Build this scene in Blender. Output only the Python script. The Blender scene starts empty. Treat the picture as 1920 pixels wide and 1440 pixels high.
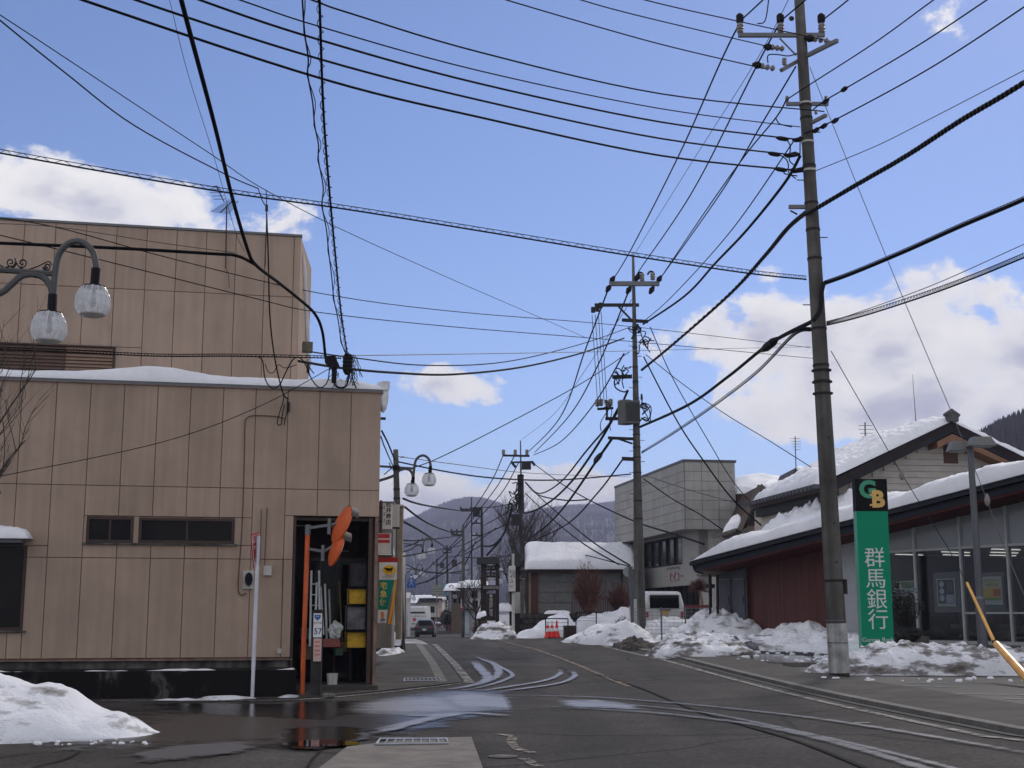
import bpy, bmesh, math, random
from mathutils import Vector, Matrix, noise
R = math.radians
random.seed(7)
C = bpy.context.scene.collection
sc = bpy.context.scene
# ---------------------------------------------------------------- camera
F, CX, CY = 2500.0, 960.0, 720.0
PITCH = math.atan2(435, F)
EYE = 1.5
cam = bpy.data.cameras.new('camera'); cam_o = bpy.data.objects.new('camera', cam); C.objects.link(cam_o)
cam.sensor_width = 36; cam.sensor_fit = 'HORIZONTAL'; cam.lens = F / 1920 * 36
cam.clip_start = .1; cam.clip_end = 12000
cam_o.location = (0, 0, EYE); cam_o.rotation_euler = (R(90) + PITCH, 0, 0)
sc.camera = cam_o
cp, sp = math.cos(PITCH), math.sin(PITCH)
def ray(px, py):
    u, v = (px - CX) / F, (CY - py) / F
    return Vector((u, cp - v * sp, sp + v * cp))
def at(px, py, Y):
    d = ray(px, py); return d * (Y / d.y) + Vector((0, 0, EYE))
def proj(p):
    x, y, z = p[0], p[1], p[2] - EYE
    f = y * cp + z * sp
    if f < .05: return (1e5, 1e5)
    return (CX + F * x / f, CY - F * (-y * sp + z * cp) / f)
# ---------------------------------------------------------------- sun and sky
SUN_AZ, SUN_EL = R(24), R(35)
sdir = Vector((math.sin(SUN_AZ) * math.cos(SUN_EL), math.cos(SUN_AZ) * math.cos(SUN_EL), math.sin(SUN_EL)))
sun = bpy.data.lights.new('sun', 'SUN'); sun.energy = 1.5; sun.angle = R(12); sun.color = (1, .93, .82)
sun_o = bpy.data.objects.new('sun', sun); C.objects.link(sun_o); sun_o.rotation_euler = sdir.to_track_quat('Z', 'Y').to_euler()
sc.view_settings.view_transform = 'Standard'; sc.view_settings.look = 'None'
sc.view_settings.exposure = .22; sc.view_settings.gamma = 1; sc.view_settings.use_curve_mapping = False
W = bpy.data.worlds.new('World'); sc.world = W; W.use_nodes = True
wn = W.node_tree; wn.nodes.clear()
def N(t, typ, **k):
    n = t.nodes.new(typ)
    for a, b in k.items():
        if a.startswith('i_'):
            n.inputs[a[2:].replace('_', ' ')].default_value = b
        else: setattr(n, a, b)
    return n
def mth(t, op, a, b=None, c=None, clamp=False):
    n = t.nodes.new('ShaderNodeMath'); n.operation = op; n.use_clamp = clamp
    for i, x in enumerate((a, b, c)):
        if x is None: continue
        if isinstance(x, (int, float)): n.inputs[i].default_value = x
        else: t.links.new(x, n.inputs[i])
    return n.outputs[0]
def ramp(t, fac, stops, interp='LINEAR'):
    n = t.nodes.new('ShaderNodeValToRGB'); t.links.new(fac, n.inputs[0]); n.color_ramp.interpolation = interp
    e = n.color_ramp.elements
    while len(e) < len(stops): e.new(.5)
    for el, (p, c) in zip(e, stops):
        el.position = p; el.color = (c[0], c[1], c[2], 1) if hasattr(c, '__len__') else (c, c, c, 1)
    return n.outputs[0]
def mix(t, fac, a, b, mode='MIX'):
    n = t.nodes.new('ShaderNodeMix'); n.data_type = 'RGBA'; n.blend_type = mode
    for i, x in ((0, fac), (6, a), (7, b)):
        if isinstance(x, (int, float)): n.inputs[i].default_value = x
        elif isinstance(x, (tuple, list)): n.inputs[i].default_value = (x[0], x[1], x[2], 1)
        else: t.links.new(x, n.inputs[i])
    return n.outputs[2]
sky = N(wn, 'ShaderNodeTexSky', sky_type='NISHITA', sun_disc=False, sun_elevation=SUN_EL, sun_rotation=SUN_AZ, altitude=1500, air_density=1.0, dust_density=.35, ozone_density=4.5)
bgsky = N(wn, 'ShaderNodeBackground'); bgsky.inputs[1].default_value = .092
wn.links.new(mix(wn, 1., sky.outputs[0], (1.10, 1.05, 1.16), 'MULTIPLY'), bgsky.inputs[0])
tc = N(wn, 'ShaderNodeTexCoord'); sep = N(wn, 'ShaderNodeSeparateXYZ'); wn.links.new(tc.outputs['Generated'], sep.inputs[0])
az = mth(wn, 'ARCTAN2', sep.outputs[0], sep.outputs[1]); el = mth(wn, 'ARCSINE', sep.outputs[2])
nz = N(wn, 'ShaderNodeTexNoise'); nz.inputs['Scale'].default_value = 13; nz.inputs['Detail'].default_value = 11; nz.inputs['Roughness'].default_value = .6
nz.inputs['Distortion'].default_value = .25
mp = N(wn, 'ShaderNodeMapping'); mp.inputs['Scale'].default_value = (1, 1, 1.5); mp.inputs['Location'].default_value = (3.1, 1.7, .4)
wn.links.new(tc.outputs['Generated'], mp.inputs[0]); wn.links.new(mp.outputs[0], nz.inputs['Vector'])
BLOBS = [(60, 330, 120, 85, 1), (210, 385, 200, 85, 1), (330, 400, 170, 70, .9), (520, 425, 110, 55, .75), (865, 722, 120, 45, .72), (835, 745, 60, 28, .5),
         (1440, 512, 75, 28, .6), (1350, 630, 200, 75, 1), (1560, 650, 260, 120, 1.1), (1790, 600, 170, 110, 1.1), (1900, 650, 260, 130, 1.1),
         (1700, 755, 300, 80, 1.1), (1500, 770, 180, 60, .9), (1960, 790, 200, 90, 1), (770, 935, 150, 60, 1), (930, 950, 180, 50, 1), (1060, 915, 150, 50, 1), (1200, 940, 250, 60, 1),
         (1830, 30, 150, 50, .42), (600, 975, 260, 60, 1)]
fld = None
for (bx, by, rx, ry, w) in BLOBS:
    d = ray(bx, by).normalized(); a0, e0 = math.atan2(d.x, d.y), math.asin(d.z)
    qa = mth(wn, 'DIVIDE', mth(wn, 'SUBTRACT', az, a0), rx / F * 1.25); qe = mth(wn, 'DIVIDE', mth(wn, 'SUBTRACT', el, e0), ry / F * 1.25)
    q = mth(wn, 'ADD', mth(wn, 'MULTIPLY', qa, qa), mth(wn, 'MULTIPLY', qe, qe))
    m = mth(wn, 'MULTIPLY', mth(wn, 'SUBTRACT', 1, q, clamp=True), w)
    fld = m if fld is None else mth(wn, 'SMOOTH_MAX', fld, m, .15)
fld = mth(wn, 'MULTIPLY', mth(wn, 'SUBTRACT', fld, .16, clamp=True), 1.19)
# sky out of view: extra broken cumulus added to whiten the light on facades
nz2 = N(wn, 'ShaderNodeTexNoise'); nz2.inputs['Scale'].default_value = 2.2; nz2.inputs['Detail'].default_value = 3
wn.links.new(tc.outputs['Generated'], nz2.inputs['Vector'])
other = mth(wn, 'MULTIPLY', mth(wn, 'MULTIPLY', mth(wn, 'SUBTRACT', mth(wn, 'ABSOLUTE', az), .50, clamp=True), 6, clamp=True), mth(wn, 'MULTIPLY', mth(wn, 'SUBTRACT', nz2.outputs[0], .36, clamp=True), 6, clamp=True))
fld = mth(wn, 'MAXIMUM', fld, other)
den = mth(wn, 'ADD', fld, mth(wn, 'MULTIPLY', mth(wn, 'SUBTRACT', nz.outputs[0], .5), 3.2))
den = mth(wn, 'SUBTRACT', den, .36)
cover = ramp(wn, mth(wn, 'MULTIPLY', den, 1.6, clamp=True), [(0, 0), (.10, .2), (.35, .85), (.6, 1)])
cover = mth(wn, 'MULTIPLY', cover, mth(wn, 'MULTIPLY', fld, 6, clamp=True))
nz3 = N(wn, 'ShaderNodeTexNoise'); nz3.inputs['Scale'].default_value = 9; nz3.inputs['Detail'].default_value = 7; nz3.inputs['Roughness'].default_value = .55
mp3 = N(wn, 'ShaderNodeMapping'); mp3.inputs['Scale'].default_value = (1, 1, 1.8); mp3.inputs['Location'].default_value = (7, 2, 1)
wn.links.new(tc.outputs['Generated'], mp3.inputs[0]); wn.links.new(mp3.outputs[0], nz3.inputs['Vector'])
nzB = N(wn, 'ShaderNodeTexNoise'); nzB.inputs['Scale'].default_value = 13; nzB.inputs['Detail'].default_value = 5; nzB.inputs['Roughness'].default_value = .55; nzB.inputs['Distortion'].default_value = .25
mpB = N(wn, 'ShaderNodeMapping'); mpB.inputs['Scale'].default_value = (1, 1, 1.5); mpB.inputs['Location'].default_value = (3.106, 1.7, .424)
wn.links.new(tc.outputs['Generated'], mpB.inputs[0]); wn.links.new(mpB.outputs[0], nzB.inputs['Vector'])
rel = mth(wn, 'SUBTRACT', nzB.outputs[0], nz.outputs[0])
thick = mth(wn, 'ADD', mth(wn, 'ADD', mth(wn, 'MULTIPLY', mth(wn, 'SUBTRACT', den, .25, clamp=True), 1.0), mth(wn, 'MULTIPLY', rel, 2.6)), mth(wn, 'MULTIPLY', mth(wn, 'SUBTRACT', nz3.outputs[0], .47), 1.5), clamp=True)
ccol = ramp(wn, thick, [(0, (1.0, .98, .98)), (.35, (.90, .89, .92)), (.7, (.60, .61, .72)), (1, (.46, .48, .61))])
bgc = N(wn, 'ShaderNodeBackground'); wn.links.new(ccol, bgc.inputs[0]); bgc.inputs[1].default_value = .84
mx = N(wn, 'ShaderNodeMixShader'); wn.links.new(cover, mx.inputs[0]); wn.links.new(bgsky.outputs[0], mx.inputs[1]); wn.links.new(bgc.outputs[0], mx.inputs[2])
wo = N(wn, 'ShaderNodeOutputWorld'); wn.links.new(mx.outputs[0], wo.inputs[0])
# ---------------------------------------------------------------- ground form
def sm(t): t = max(0, min(1, t)); return t * t * (3 - 2 * t)
def gz(x, y):
    g = .5 * sm((y - 20) / 37)
    if y > 58: g = .5 - .93 * sm((y - 58) / 66)
    if y > 130: g += .0035 * (y - 130) * sm((y - 130) / 60)
    g += .035 * (max(0, min(x, 7) - 1)) * (1 - sm((y - 62) / 40)) * sm((y + 5) / 22)
    return g
def ground(px, py, dz=0.):
    d = ray(px, py); Y = 4.; last = None
    while Y < 300:
        p = d * (Y / d.y) + Vector((0, 0, EYE)); h = p.z - gz(p.x, p.y) - dz
        if h < 0: break
        last = Y; Y += .25
    a, b = last or 4., Y
    for _ in range(20):
        m = (a + b) / 2; p = d * (m / d.y) + Vector((0, 0, EYE))
        if p.z - gz(p.x, p.y) - dz < 0: b = m
        else: a = m
    return d * (a / d.y) + Vector((0, 0, EYE))
class VP:
    """vertical plane through P0 along horizontal direction d"""
    def __init__(s, P0, ang):
        s.P = Vector((P0[0], P0[1], 0)); s.d = Vector((math.cos(ang), math.sin(ang), 0)); s.n = Vector((s.d.y, -s.d.x, 0))
        if s.n.y > 0: s.n = -s.n
    def on(s, px, py, off=0):
        r = ray(px, py); o = Vector((0, 0, EYE)); P = s.P + s.n * off
        t = (P - o).dot(s.n) / r.dot(s.n); return o + r * t
    def st(s, px, py, off=0):
        p = s.on(px, py, off); return ((p - s.P).dot(s.d), p.z)
    def w(s, a, z, off=0): return s.P + s.d * a + s.n * off + Vector((0, 0, z))
# ---------------------------------------------------------------- materials
MATS = {}
def M(name, col, rough=.8, var=.12, scale=3., bump=.0, bscale=40., metal=0., streak=0., spec=.5, rnd=0., stretch=(1, 1, 1), detail=5):
    if name in MATS: return MATS[name]
    m = bpy.data.materials.new(name); m.use_nodes = True; t = m.node_tree; b = t.nodes['Principled BSDF']
    b.inputs['Roughness'].default_value = rough; b.inputs['Metallic'].default_value = metal
    b.inputs['Specular IOR Level'].default_value = spec
    g = N(t, 'ShaderNodeNewGeometry'); mpn = N(t, 'ShaderNodeMapping'); mpn.inputs['Scale'].default_value = stretch
    t.links.new(g.outputs['Position'], mpn.inputs[0])
    n = N(t, 'ShaderNodeTexNoise'); n.inputs['Scale'].default_value = scale; n.inputs['Detail'].default_value = detail; n.inputs['Roughness'].default_value = .62
    t.links.new(mpn.outputs[0], n.inputs['Vector'])
    f = n.outputs[0]
    lo = [max(0, c * (1 - var * 1.6)) for c in col]; hi = [min(1, c * (1 + var * 1.6)) for c in col]
    c = ramp(t, f, [(.3, lo), (.7, hi)])
    if streak:
        mp2 = N(t, 'ShaderNodeMapping'); mp2.inputs['Scale'].default_value = (7, 7, .35); t.links.new(g.outputs['Position'], mp2.inputs[0])
        n2 = N(t, 'ShaderNodeTexNoise'); n2.inputs['Scale'].default_value = 1.; n2.inputs['Detail'].default_value = 4; t.links.new(mp2.outputs[0], n2.inputs['Vector'])
        s = ramp(t, n2.outputs[0], [(.35, 1 - streak), (.65, 1.)]); c = mix(t, 1., c, s, 'MULTIPLY')
    if rnd:
        oi = N(t, 'ShaderNodeObjectInfo'); s = ramp(t, oi.outputs['Random'], [(0, 1 - rnd), (1, 1.)]); c = mix(t, 1., c, s, 'MULTIPLY')
    t.links.new(c, b.inputs['Base Color'])
    if bump:
        n3 = N(t, 'ShaderNodeTexNoise'); n3.inputs['Scale'].default_value = bscale; n3.inputs['Detail'].default_value = 4; t.links.new(g.outputs['Position'], n3.inputs['Vector'])
        bp = N(t, 'ShaderNodeBump'); bp.inputs['Strength'].default_value = bump; bp.inputs['Distance'].default_value = .02
        t.links.new(n3.outputs[0], bp.inputs['Height']); t.links.new(bp.outputs[0], b.inputs['Normal'])
    MATS[name] = m; return m
def parts_of(m): t = m.node_tree; return t, t.nodes['Principled BSDF']
# ---------------------------------------------------------------- mesh building
OFF = {}
class MB:
    def __init__(s): s.v = []; s.f = []; s.smooth = False
    def add(s, vs, fs):
        o = len(s.v); s.v += [tuple(a) for a in vs]; s.f += [tuple(i + o for i in f) for f in fs]; return s
    def ob(s, o, u, v, w):
        o, u, v, w = map(Vector, (o, u, v, w))
        vs = [o, o + u, o + u + v, o + v, o + w, o + u + w, o + u + v + w, o + v + w]
        fs = [(0, 3, 2, 1), (4, 5, 6, 7), (0, 1, 5, 4), (1, 2, 6, 5), (2, 3, 7, 6), (3, 0, 4, 7)]
        if u.cross(v).dot(w) < 0: fs = [f[::-1] for f in fs]
        return s.add(vs, fs)
    def box(s, c, sz, rz=0):
        c = Vector(c); m = Matrix.Rotation(rz, 3, 'Z'); u, v, w = m @ Vector((sz[0], 0, 0)), m @ Vector((0, sz[1], 0)), Vector((0, 0, sz[2]))
        return s.ob(c - u / 2 - v / 2 - w / 2, u, v, w)
    def bar(s, a, b, w, h=None):
        a, b = Vector(a), Vector(b); d = (b - a); h = h or w
        side = d.cross(Vector((0, 0, 1)))
        side = Vector((1, 0, 0)) if side.length < 1e-6 else side.normalized()
        up = side.cross(d).normalized()
        return s.ob(a - side * w / 2 - up * h / 2, d, side * w, up * h)
    def tube(s, pts, r, n=5, cap=True):
        pts = [Vector(p) for p in pts]; k = len(pts)
        rr = r if isinstance(r, (list, tuple)) else [r] * k
        vs = []; up = None
        for i, p in enumerate(pts):
            d = (pts[min(i + 1, k - 1)] - pts[max(i - 1, 0)]);
            d = d.normalized() if d.length > 1e-9 else Vector((0, 0, 1))
            if up is None:
                up = d.cross(Vector((.13, .27, .95)));
                if up.length < 1e-3: up = d.cross(Vector((1, 0, 0)))
            up = (up - d * up.dot(d)).normalized(); sd = d.cross(up)
            for j in range(n):
                a = 2 * math.pi * j / n; vs.append(p + (up * math.cos(a) + sd * math.sin(a)) * rr[i])
        fs = []
        for i in range(k - 1):
            for j in range(n):
                a, b = i * n + j, i * n + (j + 1) % n; fs.append((a, b, b + n, a + n))
        if cap: fs.append(tuple(range(n))[::-1]); fs.append(tuple((k - 1) * n + j for j in range(n)))
        return s.add(vs, fs)
    def cyl(s, a, b, r0, r1=None, n=12): return s.tube([a, b], [r0, r0 if r1 is None else r1], n)
    def lathe(s, c, prof, n=12, sx=1, sy=1):
        c = Vector(c); vs = []; fs = []
        for (r, z) in prof:
            for j in range(n):
                a = 2 * math.pi * j / n; vs.append(c + Vector((r * math.cos(a) * sx, r * math.sin(a) * sy, z)))
        for i in range(len(prof) - 1):
            for j in range(n):
                a, b = i * n + j, i * n + (j + 1) % n; fs.append((a, b, b + n, a + n))
        fs.append(tuple(range(n))[::-1]); fs.append(tuple((len(prof) - 1) * n + j for j in range(n)))
        return s.add(vs, fs)
    def disc(s, c, nrm, up, r, th, n=20, ry=None):
        c, nrm, up = Vector(c), Vector(nrm).normalized(), Vector(up).normalized(); sd = up.cross(nrm).normalized(); ry = ry or r
        vs = [c + (sd * math.cos(2 * math.pi * j / n) * r + up * math.sin(2 * math.pi * j / n) * ry) + nrm * (k * th) for k in (0, 1) for j in range(n)]
        fs = [tuple(range(n))[::-1], tuple(range(n, 2 * n))] + [(j, (j + 1) % n, n + (j + 1) % n, n + j) for j in range(n)]
        return s.add(vs, fs)
    def prism(s, pts, ext):
        pts = [Vector(p) for p in pts]; ext = Vector(ext); n = len(pts)
        nn = Vector((0, 0, 0))
        for i in range(n): nn += pts[i].cross(pts[(i + 1) % n])
        if nn.dot(ext) > 0: fs = [tuple(range(n))[::-1], tuple(range(n, 2 * n))]; q = [(j, (j + 1) % n, n + (j + 1) % n, n + j) for j in range(n)]
        else: fs = [tuple(range(n)), tuple(range(n, 2 * n))[::-1]]; q = [(j, n + j, n + (j + 1) % n, (j + 1) % n) for j in range(n)]
        return s.add(pts + [p + ext for p in pts], fs + q)
    def grid(s, fn, nu, nv):
        vs = [fn(i / nu, j / nv) for i in range(nu + 1) for j in range(nv + 1)]
        return s.add(vs, [(i * (nv + 1) + j, (i + 1) * (nv + 1) + j, (i + 1) * (nv + 1) + j + 1, i * (nv + 1) + j + 1) for i in range(nu) for j in range(nv)])
    def build(s, name, mat, parent=None, smooth=None, local=False):
        me = bpy.data.meshes.new(name); off = Vector((0, 0, 0))
        if parent is not None and not local: off = OFF.get(parent.name, Vector((0, 0, 0)))
        me.from_pydata([tuple(Vector(v) - off) for v in s.v], [], s.f); me.materials.append(mat)
        if smooth or (smooth is None and s.smooth): me.polygons.foreach_set('use_smooth', [True] * len(me.polygons))
        me.update()
        o = bpy.data.objects.new(name, me); C.objects.link(o)
        if parent is not None: o.parent = parent; OFF[o.name] = off
        return o
def tag(o, label=None, cat=None, group=None, kind=None):
    if label: o['label'] = label
    if cat: o['category'] = cat
    if group: o['group'] = group
    if kind: o['kind'] = kind
    return o
def thing(name, label, cat, loc=(0, 0, 0), group=None, rz=0):
    o = bpy.data.objects.new(name, None); C.objects.link(o); o.location = loc; o.rotation_euler = (0, 0, rz); o.empty_display_size = .2
    OFF[o.name] = Vector(loc); return tag(o, label, cat, group)
def solo(mb, name, mat, label, cat, group=None, smooth=None, kind=None):
    """a thing that is one mesh: origin at its base centre"""
    xs = [v[0] for v in mb.v]; ys = [v[1] for v in mb.v]; zs = [v[2] for v in mb.v]
    c = Vector(((min(xs) + max(xs)) / 2, (min(ys) + max(ys)) / 2, min(zs)))
    mb.v = [tuple(Vector(v) - c) for v in mb.v]; o = mb.build(name, mat, None, smooth); o.location = c
    return tag(o, label, cat, group, kind)
def dup(o, loc=None, label=None, parent=None, rz=None):
    c = o.copy(); C.objects.link(c)
    if parent is not None: c.parent = parent
    if loc is not None: c.location = loc
    if rz is not None: c.rotation_euler = (0, 0, rz)
    if label: c['label'] = label
    for ch in o.children: dup(ch, parent=c)
    return c
def instance(me_obj, name, loc, parent, rot=None):
    o = bpy.data.objects.new(name, me_obj); C.objects.link(o); o.parent = parent; o.location = Vector(loc) - OFF.get(parent.name, Vector((0, 0, 0)))
    if rot: o.rotation_euler = rot
    OFF[o.name] = OFF.get(parent.name, Vector((0, 0, 0))); return o
def text(name, s, pos, right, up, size, mat, parent=None, ext=.003, align='CENTER', lh=1., sx=1., bold=0.):
    cu = bpy.data.curves.new(name, 'FONT'); cu.body = s; cu.size = size; cu.align_x = align; cu.align_y = 'CENTER'; cu.extrude = ext; cu.space_line = lh; cu.resolution_u = 3; cu.offset = bold
    t = bpy.data.objects.new('tmp', cu); C.objects.link(t); dg = bpy.context.evaluated_depsgraph_get()
    me = bpy.data.meshes.new_from_object(t.evaluated_get(dg)); bpy.data.objects.remove(t)
    right = Vector(right).normalized(); up = Vector(up).normalized(); nn = right.cross(up)
    mat4 = Matrix((right * sx, up, nn)).transposed()
    off = OFF.get(parent.name, Vector((0, 0, 0))) if parent is not None else Vector((0, 0, 0))
    me.transform(mat4.to_4x4()); me.materials.clear(); me.materials.append(mat)
    o = bpy.data.objects.new(name, me); C.objects.link(o); o.location = Vector(pos) - off
    if parent is not None: o.parent = parent
    return o
Z = Vector((0, 0, 1))
def fbm(p, o=4): return noise.fractal(Vector(p), 1., 2., o)
# ================================================================ materials
ASPH = M('asphalt', (.046, .041, .037), .9, .24, .55, .5, 60, detail=9, spec=.18)
def road_mat():
    m = ASPH; t, b = parts_of(m)
    src = b.inputs['Base Color'].links[0].from_socket
    g = N(t, 'ShaderNodeNewGeometry')
    # tyre polish and old repair patches
    v = N(t, 'ShaderNodeTexVoronoi', feature='DISTANCE_TO_EDGE'); v.inputs['Scale'].default_value = .22
    ns = N(t, 'ShaderNodeTexNoise'); ns.inputs['Scale'].default_value = .9; ns.inputs['Detail'].default_value = 6
    t.links.new(g.outputs['Position'], ns.inputs['Vector'])
    ad = mix(t, .35, g.outputs['Position'], ns.outputs['Color'], 'ADD'); t.links.new(ad, v.inputs['Vector'])
    cr = ramp(t, v.outputs['Distance'], [(0, .45), (.007, .5), (.012, 1)])
    c = mix(t, 1., src, cr, 'MULTIPLY')
    sp_ = N(t, 'ShaderNodeTexNoise'); sp_.inputs['Scale'].default_value = 15; sp_.inputs['Detail'].default_value = 3; t.links.new(g.outputs['Position'], sp_.inputs['Vector'])
    c = mix(t, 1., c, ramp(t, sp_.outputs[0], [(.3, .58), (.7, 1.45)]), 'MULTIPLY')
    mp_ = N(t, 'ShaderNodeMapping'); mp_.inputs['Scale'].default_value = (1.3, .12, 1); mp_.inputs['Rotation'].default_value = (0, 0, R(-8)); t.links.new(g.outputs['Position'], mp_.inputs[0])
    n4 = N(t, 'ShaderNodeTexNoise'); n4.inputs['Scale'].default_value = .8; n4.inputs['Detail'].default_value = 5; t.links.new(mp_.outputs[0], n4.inputs['Vector'])
    c = mix(t, 1., c, ramp(t, n4.outputs[0], [(.3, .66), (.7, 1.3)]), 'MULTIPLY')
    t.links.new(c, b.inputs['Base Color'])
road_mat()
PAVE = M('old_pavement_concrete', (.072, .067, .060), .92, .2, 1.2, .4, 70, spec=.2)
CONC = M('concrete', (.15, .14, .125), .9, .16, 1.5, .3, 40, streak=.25)
CONCP = M('pole_concrete', (.105, .098, .088), .88, .22, 2.2, .3, 50, streak=.45)
DCONC = M('stained_black_concrete', (.022, .021, .02), .9, .5, 1.1, .4, 30, spec=.15)
def stain_mat():
    t, b = parts_of(DCONC); g = N(t, 'ShaderNodeNewGeometry')
    mp_ = N(t, 'ShaderNodeMapping'); mp_.inputs['Scale'].default_value = (1.6, 1.6, .8); t.links.new(g.outputs['Position'], mp_.inputs[0])
    n_ = N(t, 'ShaderNodeTexNoise'); n_.inputs['Scale'].default_value = 1.1; n_.inputs['Detail'].default_value = 7; n_.inputs['Roughness'].default_value = .65; t.links.new(mp_.outputs[0], n_.inputs['Vector'])
    c = ramp(t, n_.outputs[0], [(.50, (.010, .010, .010)), (.56, (.022, .021, .021)), (.60, (.075, .072, .072))]); t.links.new(c, b.inputs['Base Color'])
stain_mat()
FOUND = M('grey_footing', (.12, .115, .105), .9, .5, 1.6, .3, 40, streak=.5)
BEIGE = M('beige_panel', (.43, .318, .244), .88, .07, .9, .3, 90, streak=.12, rnd=.09)
BJOINT = M('joint_brown', (.21, .14, .11), .9, .3, 3)
SNOW = M('snow', (.80, .81, .84), .72, .04, 3, .5, 14, spec=.3)
def dirty_snow(name, amt):
    m = M(name, (.78, .79, .82), .75, .04, 3, .6, 22, spec=.3); t, b = parts_of(m); src = b.inputs['Base Color'].links[0].from_socket
    g = N(t, 'ShaderNodeNewGeometry'); n_ = N(t, 'ShaderNodeTexNoise'); n_.inputs['Scale'].default_value = 1.2; n_.inputs['Detail'].default_value = 12; n_.inputs['Roughness'].default_value = .64
    mpd = N(t, 'ShaderNodeMapping'); mpd.inputs['Scale'].default_value = (1, 1, 3.2); t.links.new(g.outputs['Position'], mpd.inputs[0]); t.links.new(mpd.outputs[0], n_.inputs['Vector'])
    f = ramp(t, n_.outputs[0], [(.60 - amt * .16, 0), (.64 - amt * .14, amt), (.78 - amt * .2, 1)])
    c = mix(t, f, src, (.10, .085, .07)); t.links.new(c, b.inputs['Base Color']); return m
SNOWD = dirty_snow('ploughed_snow', .75); SNOWL = dirty_snow('grubby_snow', .40)
def wornmat(name, col, lo, hi):
    m = bpy.data.materials.new(name); m.use_nodes = True; t, b = parts_of(m); b.inputs['Base Color'].default_value = (*col, 1); b.inputs['Roughness'].default_value = .85
    g = N(t, 'ShaderNodeNewGeometry'); n_ = N(t, 'ShaderNodeTexNoise'); n_.inputs['Scale'].default_value = 5; n_.inputs['Detail'].default_value = 8; n_.inputs['Roughness'].default_value = .75; t.links.new(g.outputs['Position'], n_.inputs['Vector'])
    t.links.new(ramp(t, n_.outputs[0], [(lo, 0), (hi, 1)]), b.inputs['Alpha']); return m
def M0(name, col, rough=.6, **k): return M(name, col, rough, k.pop('var', .06), k.pop('scale', 4), **k)
WHITE = M0('white_paint', (.72, .72, .70), .5); OFFW = M0('aged_white', (.55, .54, .50), .7, streak=.2)
RLINE = wornmat('worn_road_paint', (.24, .23, .21), .38, .55); PALEW = wornmat('pale_worn_mark', (.32, .27, .23), .44, .60); OLINE = wornmat('faded_centre_paint', (.20, .14, .10), .36, .56)
BLACK = M0('black_rubber', (.008, .008, .009), .7, spec=.2); DARK = M0('dark_metal', (.022, .021, .023), .65, spec=.25); DBROWN = M0('dark_brown', (.045, .022, .016), .6, var=.2)
GREY = M0('grey_steel', (.15, .155, .165), .5, metal=.4); GALV = M0('galvanised', (.33, .35, .37), .45, metal=.5, var=.15)
ORANGE = M0('orange_paint', (.62, .105, .02), .45, var=.1); RED = M0('red_paint', (.50, .02, .03), .45); YEL = M0('yellow_plastic', (.75, .36, .03), .4, var=.12)
YELF = M0('yellow_fabric', (.62, .38, .03), .8, var=.2); BLUE = M0('blue_paint', (.02, .09, .34), .45); GREEN = M0('green_panel', (.0, .26, .135), .6, var=.03, spec=.2)
GOLD = M0('gold_letter', (.72, .45, .12), .4); BANGR = M0('banner_green', (.0, .20, .13), .8); BANOR = M0('banner_orange', (.75, .33, .03), .8)
CREAM = M0('cream_siding', (.50, .46, .38), .75, var=.1, streak=.1); GTILE = M('grey_stone_tile', (.38, .375, .35), .8, .09, 1.1, .15, 30, streak=.15, rnd=.08)
TAN = M0('tan_wall', (.30, .24, .17), .8, var=.15, streak=.3); REDW = M('red_wood', (.21, .030, .018), .6, .2, 1., .1, 30, stretch=(6, 6, .4)); CHAR = M0('charcoal_steel', (.06, .065, .08), .55, var=.1)
SOFF = M0('red_brown_soffit', (.07, .014, .010), .7, var=.15, spec=.2); ROOFD = M0('dark_roof_edge', (.022, .023, .028), .8, spec=.2); SHUT = M('dark_shutter', (.10, .085, .075), .6, .1, 2)
PALEG = M0('pale_grey_wall', (.36, .38, .39), .7); BARK = M('bark', (.055, .042, .035), .95, .3, 8, .4, 60); TWIG = M('reddish_twig', (.11, .045, .035), .9, .35, 3); TWIGD = M('dark_twig', (.045, .035, .032), .9, .3, 3)
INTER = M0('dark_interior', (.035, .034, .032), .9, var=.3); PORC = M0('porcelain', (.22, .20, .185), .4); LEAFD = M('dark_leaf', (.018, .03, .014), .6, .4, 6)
SKIRT = M0('grey_cloth', (.16, .155, .16), .9, var=.25)
def glass(name, col=(.02, .022, .025), tint=.0, rough=.03, trans=.75, ior=1.5):
    m = bpy.data.materials.new(name); m.use_nodes = True; t = m.node_tree; t.nodes.clear()
    tr = N(t, 'ShaderNodeBsdfTransparent'); tr.inputs[0].default_value = (.8, .84, .84, 1)
    gl = N(t, 'ShaderNodeBsdfGlossy'); gl.inputs['Roughness'].default_value = rough
    df = N(t, 'ShaderNodeBsdfDiffuse'); df.inputs[0].default_value = (*col, 1)
    fr = N(t, 'ShaderNodeFresnel'); fr.inputs[0].default_value = ior
    a = N(t, 'ShaderNodeMixShader'); a.inputs[0].default_value = trans; t.links.new(df.outputs[0], a.inputs[1]); t.links.new(tr.outputs[0], a.inputs[2])
    b = N(t, 'ShaderNodeMixShader'); t.links.new(mth(t, 'MULTIPLY', fr.outputs[0], mth(t, 'SUBTRACT', 1, N(t, 'ShaderNodeNewGeometry').outputs['Backfacing'])), b.inputs[0]); t.links.new(a.outputs[0], b.inputs[1]); t.links.new(gl.outputs[0], b.inputs[2])
    o = N(t, 'ShaderNodeOutputMaterial'); t.links.new(b.outputs[0], o.inputs[0]); return m
GLD = glass('dark_window_glass', (.010, .010, .012), trans=.2, ior=1.22); GLC = glass('clear_window_glass', trans=.9)
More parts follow.
